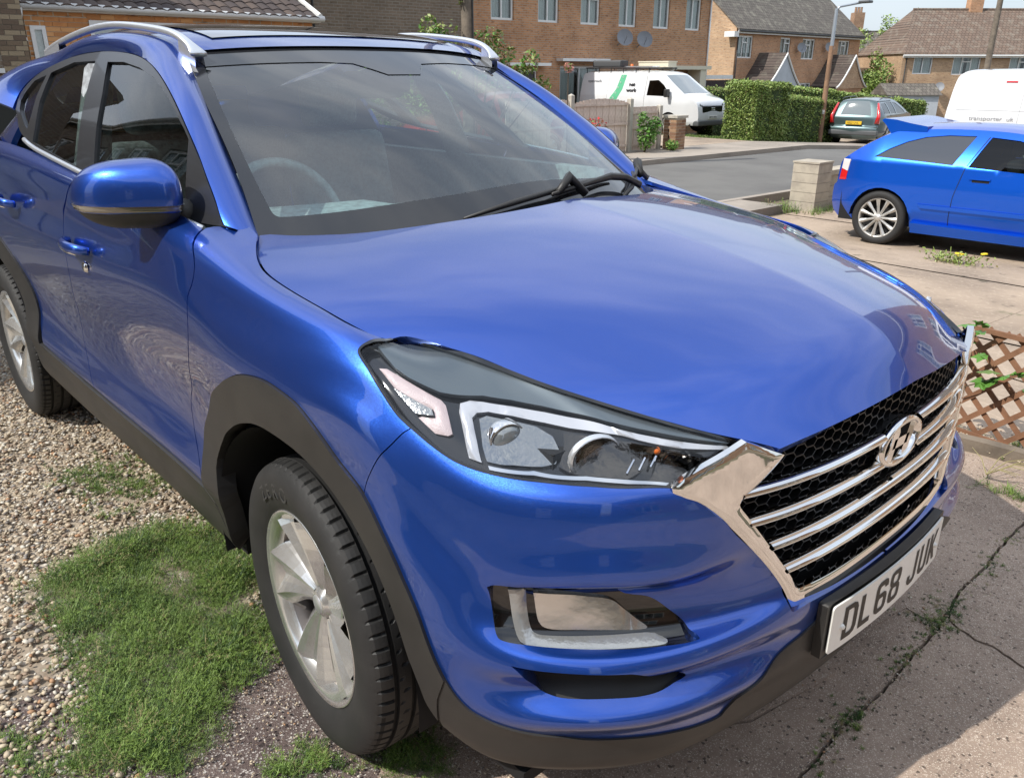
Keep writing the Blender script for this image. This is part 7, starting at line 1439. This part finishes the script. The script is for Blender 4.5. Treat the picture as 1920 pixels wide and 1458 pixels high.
for s in (-1,): 
    for k in range(11):
        for q in range(2): MB().box(-.19+.2*q-(.05 if k%2 else 0)*q, -.005+.2*q-(.05 if k%2 else 0)*(1-q)*0, -.197, -.18, .075*k, .075*k+.065).build('brick', ('brick_a','brick_b','brick_c')[(k+q)%3], pl)
MB().box(-.24,.24,-.23,.23,.86,.92).build('cap', 'concrete_post', pl)
# low block wall with end pillar near the blue hatchback
lw = empty('garden_wall', 'low pale concrete block wall with a square end pillar, behind the blue hatchback', 'wall', (-4.6, 9.85, float(T(10))))
for k in range(5): MB().box(-.20,.20,-.20,.20,.135*k,.135*k+.129).build('block', 'concrete_trim', lw)
MB().box(-.19,.19,-.19,.19,0,.68).build('mortar_core', 'concrete_post', lw); MB().box(-.21,.21,-.21,.21,.675,.70).build('cap', 'concrete_trim', lw)
for r0 in range(3):
    for k in range(10): MB().box(-.09,.09,.20+.44*k+.22*(r0%2)-(.22 if r0%2 else 0)*(k == 0), .20+.44*(k+1)+.22*(r0%2)-.01, .16*r0, .16*r0+.152).build('block', 'concrete_trim', lw)
MB().box(-.08,.08,.2,4.6,0,.47).build('mortar_core', 'concrete_post', lw); MB().box(-.13,.13,.2,4.6,.48,.55).build('coping', 'concrete_trim', lw)
lawn('weeds', 700, [(-4.95,9.2),(-4.2,9.3),(-4.1,11.5),(-4.4,11.6),(-4.45,9.6),(-4.9,9.6)], .13, .1, seeds=1, leaf=3, w=.006)
lawn('grass', 3200, [(-16,20.3),(-12.3,20.3),(-12.2,20.7),(-14.2,20.8),(-14.4,23.6),(-16,23.6)], .07, .1, seeds=1, leaf=0, w=.012, z=.08)
# garden gate and grey boards near the far house
x, y = WG(38, 19.4); gt = empty('garden_fence', 'short run of dark grey horizontal boards near the tall panel van', 'fence', (x, y, float(T(y))), a3)
for k in range(9): MB().box(0, 2.0, 0, .03, .12*k, .12*k+.11).build('board', 'board_grey', gt)
for xx_ in (-.08, 2.0): MB().box(xx_, xx_+.09, -.03, .06, -.1, 1.25).build('post', 'concrete_post', gt)
gd = empty('side_gate', 'dark brown wooden side gate between the two brick houses', 'gate', (-22.5, 31.9, G1), R(90))
for k in range(16): MB().box(.16*k, .16*k+.15, 0, .03, 0, 1.9).build('board', 'gate_dark', gd)
MB().box(-.1, 2.7, -.05, .05, 1.95, 2.12).build('lintel', 'white_paint', gd)
# ------------------------------------------------------------------ left: house corner, extension, bins
lh = empty('end_house', 'weathered brown brick house end at the top left corner', 'house', (-14.05, 0, 0))
def sub(parent, mb, name, m): return mb.build(name, m, parent)
MB().box(-6, 0, -3.2, 2.10, -.1, 5.6).build('wall', 'brick_dull', lh)
brick_course(lh, .002, 1.70, 2.10, 1.20, 2.95, mats=('dull_a','dull_b','dull_c'), seed=8)
wz = empty('window', '', ''); del wz['label']; del wz['category']; wz.parent = lh; wz.rotation_euler = (0,0,R(90)); wz.location = (.03, 0, 0)
f = MB()
for a, b_, c_, d in ((.35,.42,1.55,2.75),(1.52,1.60,1.55,2.75),(.42,1.52,1.55,1.62),(.42,1.52,2.68,2.75),(.92,.98,1.62,2.68)): f.box(a, b_, -.03, .02, c_, d)
f.build('frame', 'white_paint', wz); MB().box(.42,1.52,-.005,.0,1.62,2.68).build('pane', 'tinted_pane', wz); MB().box(.3,1.68,-.10,.0,1.47,1.54).build('sill', 'white_paint', wz)
MB().box(.002,.06,1.2,1.75,1.38,1.44).build('brick_sill', 'brick_brown', lh)
ex = empty('extension', 'orange brick extension with brown pantile roof, white gutter and white window', 'house extension', (-14.25, 2.16, 0))
MB().box(-4, 0, .0, 5.15, -.1, 2.42).build('wall', 'brick_orange', ex)
brick_course(ex, .002, .30, .95, 1.35, 2.33, mats=('orange_a','orange_b','orange_c'), seed=4, skip=None)
brick_course(ex, .002, 2.75, 4.9, 1.90, 2.33, mats=('orange_a','orange_b','orange_c'), seed=5, maxn=80); brick_course(ex, .002, .95, 2.75, 2.31, 2.40, mats=('orange_a','orange_b','orange_c'), seed=6)
def xwin(y0, y1, z0, z1, n=1):
    w0 = empty('window', '', ''); del w0['label']; del w0['category']; w0.parent = ex; f = MB(); f.box(-.02,.03,y0,y0+.06,z0,z1).box(-.02,.03,y1-.06,y1,z0,z1).box(-.02,.03,y0+.06,y1-.06,z0,z0+.06).box(-.02,.03,y0+.06,y1-.06,z1-.06,z1)
    for k in range(1, n): ym = y0+(y1-y0)*k/n; f.box(-.02,.028,ym-.03,ym+.03,z0+.06,z1-.06)
    f.build('frame', 'white_paint', w0); MB().box(-.005,.004,y0+.06,y1-.06,z0+.06,z1-.06).build('pane', 'house_glass', w0); V = [(.0, y0+.06+(y1-y0-.12)*i/20, z) for i in range(21) for z in (z0, z1)]; V = [(-.0045 if i%2 else -.0045, p[1], p[2]) for i, p in enumerate(V)]; mesh_obj('curtain', [(.002, p[1], p[2]) for p in V], [(2*i, 2*i+2, 2*i+3, 2*i+1) for i in range(20)], 'curtain', w0)
xwin(.06, .29, 1.0, 2.18); xwin(.97, 2.72, 1.1, 2.29, 3)
MB().box(-.2, .10, -.05, 5.3, 2.40, 2.45).build('soffit', 'white_paint', ex)
MB().tube([(.13,-.12,2.47),(.13,5.35,2.47)], .055, 10).build('gutter', 'white_pipe', ex, True); MB().tube([(.13,-.05,2.45),(.06,-.08,2.2),(.05,-.08,.1)], .042, 10).build('downpipe', 'white_pipe', ex, True)
for zz in (1.95, 1.0): MB().box(.0,.10,-.14,-.02,zz,zz+.05).build('pipe_clip', 'white_pipe', ex)
MB().tube([(.13,-.05,2.50),(.13,-.10,2.9),(-.1,-.14,4.5)], .042, 10).build('downpipe', 'white_pipe', ex, True)
mat('tile_a', (.075,.055,.047), .8, bump=(40,.5,.004)); mat('tile_b', (.095,.068,.055), .8, bump=(40,.5,.004)); mat('tile_c', (.06,.045,.042), .8, bump=(40,.5,.004))
tms = []
for m_ in ('tile_a', 'tile_b', 'tile_c'):
    V = []
    for i in range(7):
        q = i/6; zz = .028*math.sin(q*math.pi*1.0)**1.0 if q < .62 else .028*math.sin(.62*math.pi)*(1-(q-.62)/.38)-.006*(q-.62)/.38; V += [(.02, q*.215, zz+.018), (-.34, q*.215, zz)]
    k = len(V); V += [(p[0], p[1], p[2]-.014) for p in V[::2]]; F = [(2*i, 2*i+2, 2*i+3, 2*i+1) for i in range(6)]+[(2*i, k+i, k+i+1, 2*i+2) for i in range(6)]; me = bpy.data.meshes.new('roof_tile'); me.from_pydata(V, [], F); me.materials.append(M[m_]); tms.append(me)
pit = R(24); rr_ = random.Random(2); rf0 = MB().add([(.12,-.1,2.46),(.12,5.25,2.46),(-3.9,5.25,2.46+4.02*math.tan(pit)),(-3.9,-.1,2.46+4.02*math.tan(pit))], [(0,1,2,3)]).build('roof', 'tile_brown', ex)
for row in range(9):
    for k in range(25):
        o = bpy.data.objects.new('roof_tile', rr_.choice(tms)); col.objects.link(o); o.parent = rf0; d = .29*row; o.location = (.16-d*math.cos(pit), -.10+.213*k, 2.475+d*math.sin(pit)+rr_.uniform(0,.004)); o.rotation_euler = (rr_.uniform(-.015,.015), pit, rr_.uniform(-.01,.01))
MB().tube([(.14,5.27,2.52),(-3.9,5.27,2.52+4.02*math.tan(pit))], .05, 6).build('verge', 'white_paint', ex)
tag(MB().box(-12.2,-10.9,.2,2.0,-.05,.30).build('step', 'concrete_trim'), 'low concrete step under the wheelie bins', 'step')
def bin_(label, x, y, m_, lidm):
    b = empty('wheelie_bin', label, 'bin', (x, y, .30)); V = []
    for z, a in ((0,.21),(.92,.28)): V += [(-a,-a*1.05,z),(a,-a*1.05,z),(a,a*1.05,z),(-a,a*1.05,z)]
    mb = MB().add(V, [(0,1,2,3)[::-1],(4,5,6,7),(0,1,5,4),(1,2,6,5),(2,3,7,6),(3,0,4,7)]); mb.build('bin_body', m_, b); rb('bin_lid', (-.30,.33,-.31,.31,.93,1.02), lidm, b, .03)
    for s in (1,-1): MB().lathe([(0,-.03),(.10,-.03),(.10,.03),(0,.03)], c=(-.22,.24*s,.10), axis='y', n=16).build('wheel', 'ink', b)
bin_('black wheelie bin nearest the left edge by the house corner', -11.3, .92, 'bin_black', 'bin_black'); bin_('dark bin with pale grey lid beside the parked SUV tail', -11.5, 1.62, 'bin_black', 'bin_grey')
# ------------------------------------------------------------------ lattice, plank edge, leaves, flowers at the right edge
la = empty('trellis', 'brown wooden diamond trellis leaning at the right edge, vine leaves on top', 'trellis', (.28, 2.20, -.03), R(-8))
LX, LZ = 1.0, .50
def lath(x0, z0, x1, z1, y, k):
    d = Vector((x1-x0, 0, z1-z0)); n_ = d.normalized(); q = Vector((-n_.z, 0, n_.x))*.0115; V = [Vector((x0,y,z0))-q, Vector((x1,y,z1))-q, Vector((x1,y,z1))+q, Vector((x0,y,z0))+q]; o = MB().add([tuple(v) for v in V]+[tuple(v+Vector((0,.007,0))) for v in V], [(0,1,2,3),(4,7,6,5),(0,4,5,1),(1,5,6,2),(2,6,7,3),(3,7,4,0)]).build('lath', 'lath_wood', la)
def clipseg(x0, z0, dx, dz):
    ts = [];
    t0, t1 = -9, 9
    for p, d, lo, hi in ((x0, dx, 0, LX), (z0, dz, 0, LZ)):
        a, b_ = (lo-p)/d, (hi-p)/d; a, b_ = min(a, b_), max(a, b_); t0 = max(t0, a); t1 = min(t1, b_)
    return (x0+dx*t0, z0+dz*t0, x0+dx*t1, z0+dz*t1) if t1-t0 > .05 else None
for k in range(-6, 14):
    s = clipseg(.115*k, 0, .72, .69)
    if s: lath(*s, -.004, k)
    s = clipseg(.115*k+.03, 0, -.72, .69)
    if s: lath(*s, .005, k)
for z in (0, LZ-.02): MB().box(0, LX, -.014, -.004, z, z+.022).build('rail', 'lath_wood', la)
tag(fixn(MB().add([(a[0], a[1], z) for a in [(-.3,1.985),(.39,2.0),(.50,2.02),(.64,2.03),(.80,2.02),(1.6,1.98)] for z in (-.06,.022)]+[(a[0], a[1]+.035, z) for a in [(-.3,1.985),(.39,2.0),(.50,2.02),(.64,2.03),(.80,2.02),(1.6,1.98)] for z in (-.06,.030)], [(2*i,2*i+2,2*i+3,2*i+1) for i in range(5)]+[(12+2*i,12+2*i+1,12+2*i+3,12+2*i+2) for i in range(5)]+[(2*i+1,2*i+3,12+2*i+3,12+2*i+1) for i in range(5)]).build('plank', 'pole_wood')), 'weathered plank edging on the ground below the trellis', 'plank')
# vine leaves: lobed leaves built one by one
def lobed(s, seed):
    r = random.Random(seed); V = [(0,0,0)]; n = 15
    for i in range(n): a = 2*math.pi*i/n; rad = s*(.62+.38*abs(math.cos(a*2.5)))*r.uniform(.9,1.1)*(1 if abs(a-math.pi) > .35 else .55); V.append((rad*math.cos(a), rad*math.sin(a), -.18*s*(rad/s)**2+r.uniform(-.03,.03)*s))
    return V, [(0, i+1, (i+1)%n+1) for i in range(n)]
vn_ = empty('vine', 'green vine with lobed leaves climbing over the trellis top', 'plant', (.28, 2.15, -.03)); r_ = random.Random(5); stem = []
for k in range(24):
    px_, pz_ = ((.02,.52),(.07,.50),(.05,.46),(.0,.44),(.10,.40),(.03,.38),(.14,.34),(.20,.33),(.26,.36),(.32,.38),(.36,.33),(.12,.28),(.16,.30),(.42,.35),(.46,.30),(.5,.25),(.40,.22),(.55,.33),(-.04,.47),(-.05,.40),(.60,.28),(.3,.30),(.08,.54),(.65,.36))[k]
    V, F = lobed(r_.uniform(.028,.050), k); q = (Matrix.Rotation(r_.uniform(0,6.28), 3, 'Z') @ Matrix.Rotation(r_.uniform(.1,.9), 3, 'X')); q = Matrix.Rotation(r_.uniform(-.6,.6), 3, 'Y') @ q
    o = mesh_obj('leaf', [tuple(q @ Vector(v)+Vector((px_, -.04+r_.uniform(-.03,.02)-.02*px_, pz_))) for v in V], F, r_.choice(('leaf_fresh','leaf_fresh','leaf_dark')), vn_)
MB().tube([(-.05,.02,0),(0,-.01,.2),(.05,-.02,.42),(.0,-.02,.5)], .004, 5).tube([(.0,-.01,.2),(.2,-.03,.33),(.45,-.06,.32),(.7,-.08,.36)], .003, 5).build('stem', 'twig', vn_)
dw = empty('dry_weed', 'straw coloured dried weed stalks by the bumper near the plank', 'plant', (.60, 1.74, .01)); r_ = random.Random(8)
for k in range(9):
    a = r_.uniform(-.6,2.4); l = r_.uniform(.10,.24); MB().tube([(0,0,0),(math.cos(a)*l*.4,math.sin(a)*l*.4,l*.35),(math.cos(a)*l,math.sin(a)*l,l*.45)], [.0022,.002,.001], 5).build('stalk', 'grass_dry', dw)
    s_ = []; 
pebbles('grit', 2600, .80, .92, -.6, 1.6, .001, .0035, z=.003, keep=lambda P: segdist(P, jl+jl[::-1][1:-1]) < .012+.02*rng.uniform(0,1,len(P))**3)
pebbles('grit', 1200, .66, .95, .45, .9, .001, .0045, z=.003, keep=lambda P: np.hypot(P[:,0]-.82, P[:,1]-.68) < .03+.10*rng.uniform(0,1,len(P))**2)
lawn('weeds', 260, [(.80,.60),(.86,.60),(.86,.80),(.78,.74)], .018, .02, seeds=1, leaf=4, pr=(.2,.4,.1,.3))
pebbles('litter', 900, .1, 1.3, 2.02, 2.35, .002, .007, z=.01)
lawn('weeds', 500, [(.2,2.05),(1.2,2.05),(1.2,2.25),(.2,2.3)], .03, .05, seeds=1, leaf=4, pr=(.2,.2,.2,.4))
fw = empty('dandelions', 'yellow flowering weeds growing in front of the blue hatchback sill', 'flowers', (-1.62, 7.45, float(T(7.45)))); r_ = random.Random(4); mb = MB(); mp2 = MB()
for k in range(11):
    a = r_.uniform(0,6.28); d = r_.uniform(.02,.28); l = r_.uniform(.05,.17); p = (math.cos(a)*d*1.4, math.sin(a)*d*.5, l); mb.tube([(p[0]*.5,p[1]*.5,0),(p[0]*.9,p[1]*.9,l*.7),p], .004, 4)
    if k < 6: mp2.lathe([(0,.006),(.020,.010),(.024,.0)], c=p, n=9)
mb.build('stems', 'leaf_hedge', fw); mp2.build('flower_heads', 'petal_yellow', fw); leaves('foliage', np.column_stack([rng.normal(0,.16,420), rng.normal(0,.07,420), rng.uniform(0,.10,420)]), .035, ('leaf_light','leaf_hedge','leaf_tan'), (.5,.3,.2), fw)
lawn('weeds', 500, [(-2.6,5.9),(-2.2,5.8),(-2.0,6.1),(-2.4,6.3)], .02, .2, seeds=1, leaf=3)
# ------------------------------------------------------------------ houses behind the camera, which the paint and glass reflect
ops = []
for k in range(8): c_ = 1.8+2.9*k; ops.append((c_-.3, c_+1.5, 3.5, 5.0, 'w2t' if k%2 else 'w3')); ops.append((c_, c_+1.5, .8, 2.1, 'w3') if k%3 else (c_+.2, c_+1.1, .1, 2.1, 'door', 'dark_door'))
hr_ = house('neighbour_house', 'brick house facing the right flank of the SUV, mirrored in its windows', 'house', (-5.3, -4.8, 0), R(180), 25, 8, 6.0, 8.2, ops, 'brick_near', 'tile_brown')
MB().box(7.4, 7.6, -1.2, 0, 0, 2.2).box(7.4, 13, -1.3, -1.15, 0, 2.3).build('porch_wall', 'grey_render', hr_); MB().add([(7.2,-1.6,2.25),(13.3,-1.6,2.25),(13.3,0,3.0),(7.2,0,3.0)], [(0,1,2,3)]).build('porch_roof', 'tile_brown', hr_)
ops = [(1.2,2.7,2.9,4.15,'w3'),(4.6,6.4,2.9,4.15,'w3'),(8.4,9.7,2.9,4.15,'w2'),(1.2,2.9,.7,2.2,'w3'),(5.2,6.2,.1,2.2,'door','white_paint'),(8.1,10.1,.7,2.2,'w3')]
hf_ = house('facing_house', 'brick house facing the nose of the SUV, mirrored in its bonnet', 'house', (8.6, 6.5, -.3), R(-90), 12, 8, 5.0, 7.8, ops, 'brick_brown', 'tile_brown')

ops = [(1.5,3.2,2.9,4.15,'w3'),(6.5,8.2,2.9,4.15,'w3'),(1.5,3.4,.7,2.2,'w3'),(5.2,6.2,.1,2.2,'door','white_paint')]
house('side_house', 'brick house well to the right flank of the SUV nose, seen only in reflections', 'house', (9.5, -7.2, 0), R(180), 11, 8, 5.0, 7.6, ops, 'brick_near', 'tile_brown')

ops = [(1.0,2.6,2.9,4.2,'w3'),(4.4,6.0,2.9,4.2,'w3'),(8.4,10.2,2.9,4.2,'w3'),(1.0,2.8,.7,2.2,'w3'),(5.2,6.2,.1,2.2,'door','white_paint'),(8.2,10.2,.7,2.2,'w3')]
house('corner_house', 'brick house just past the right edge of the view, mirrored in the bonnet front', 'house', (-1.7, 13.4, -.4), 0, 12, 8, 5.6, 8.6, ops, 'brick_brown', 'tile_brown')
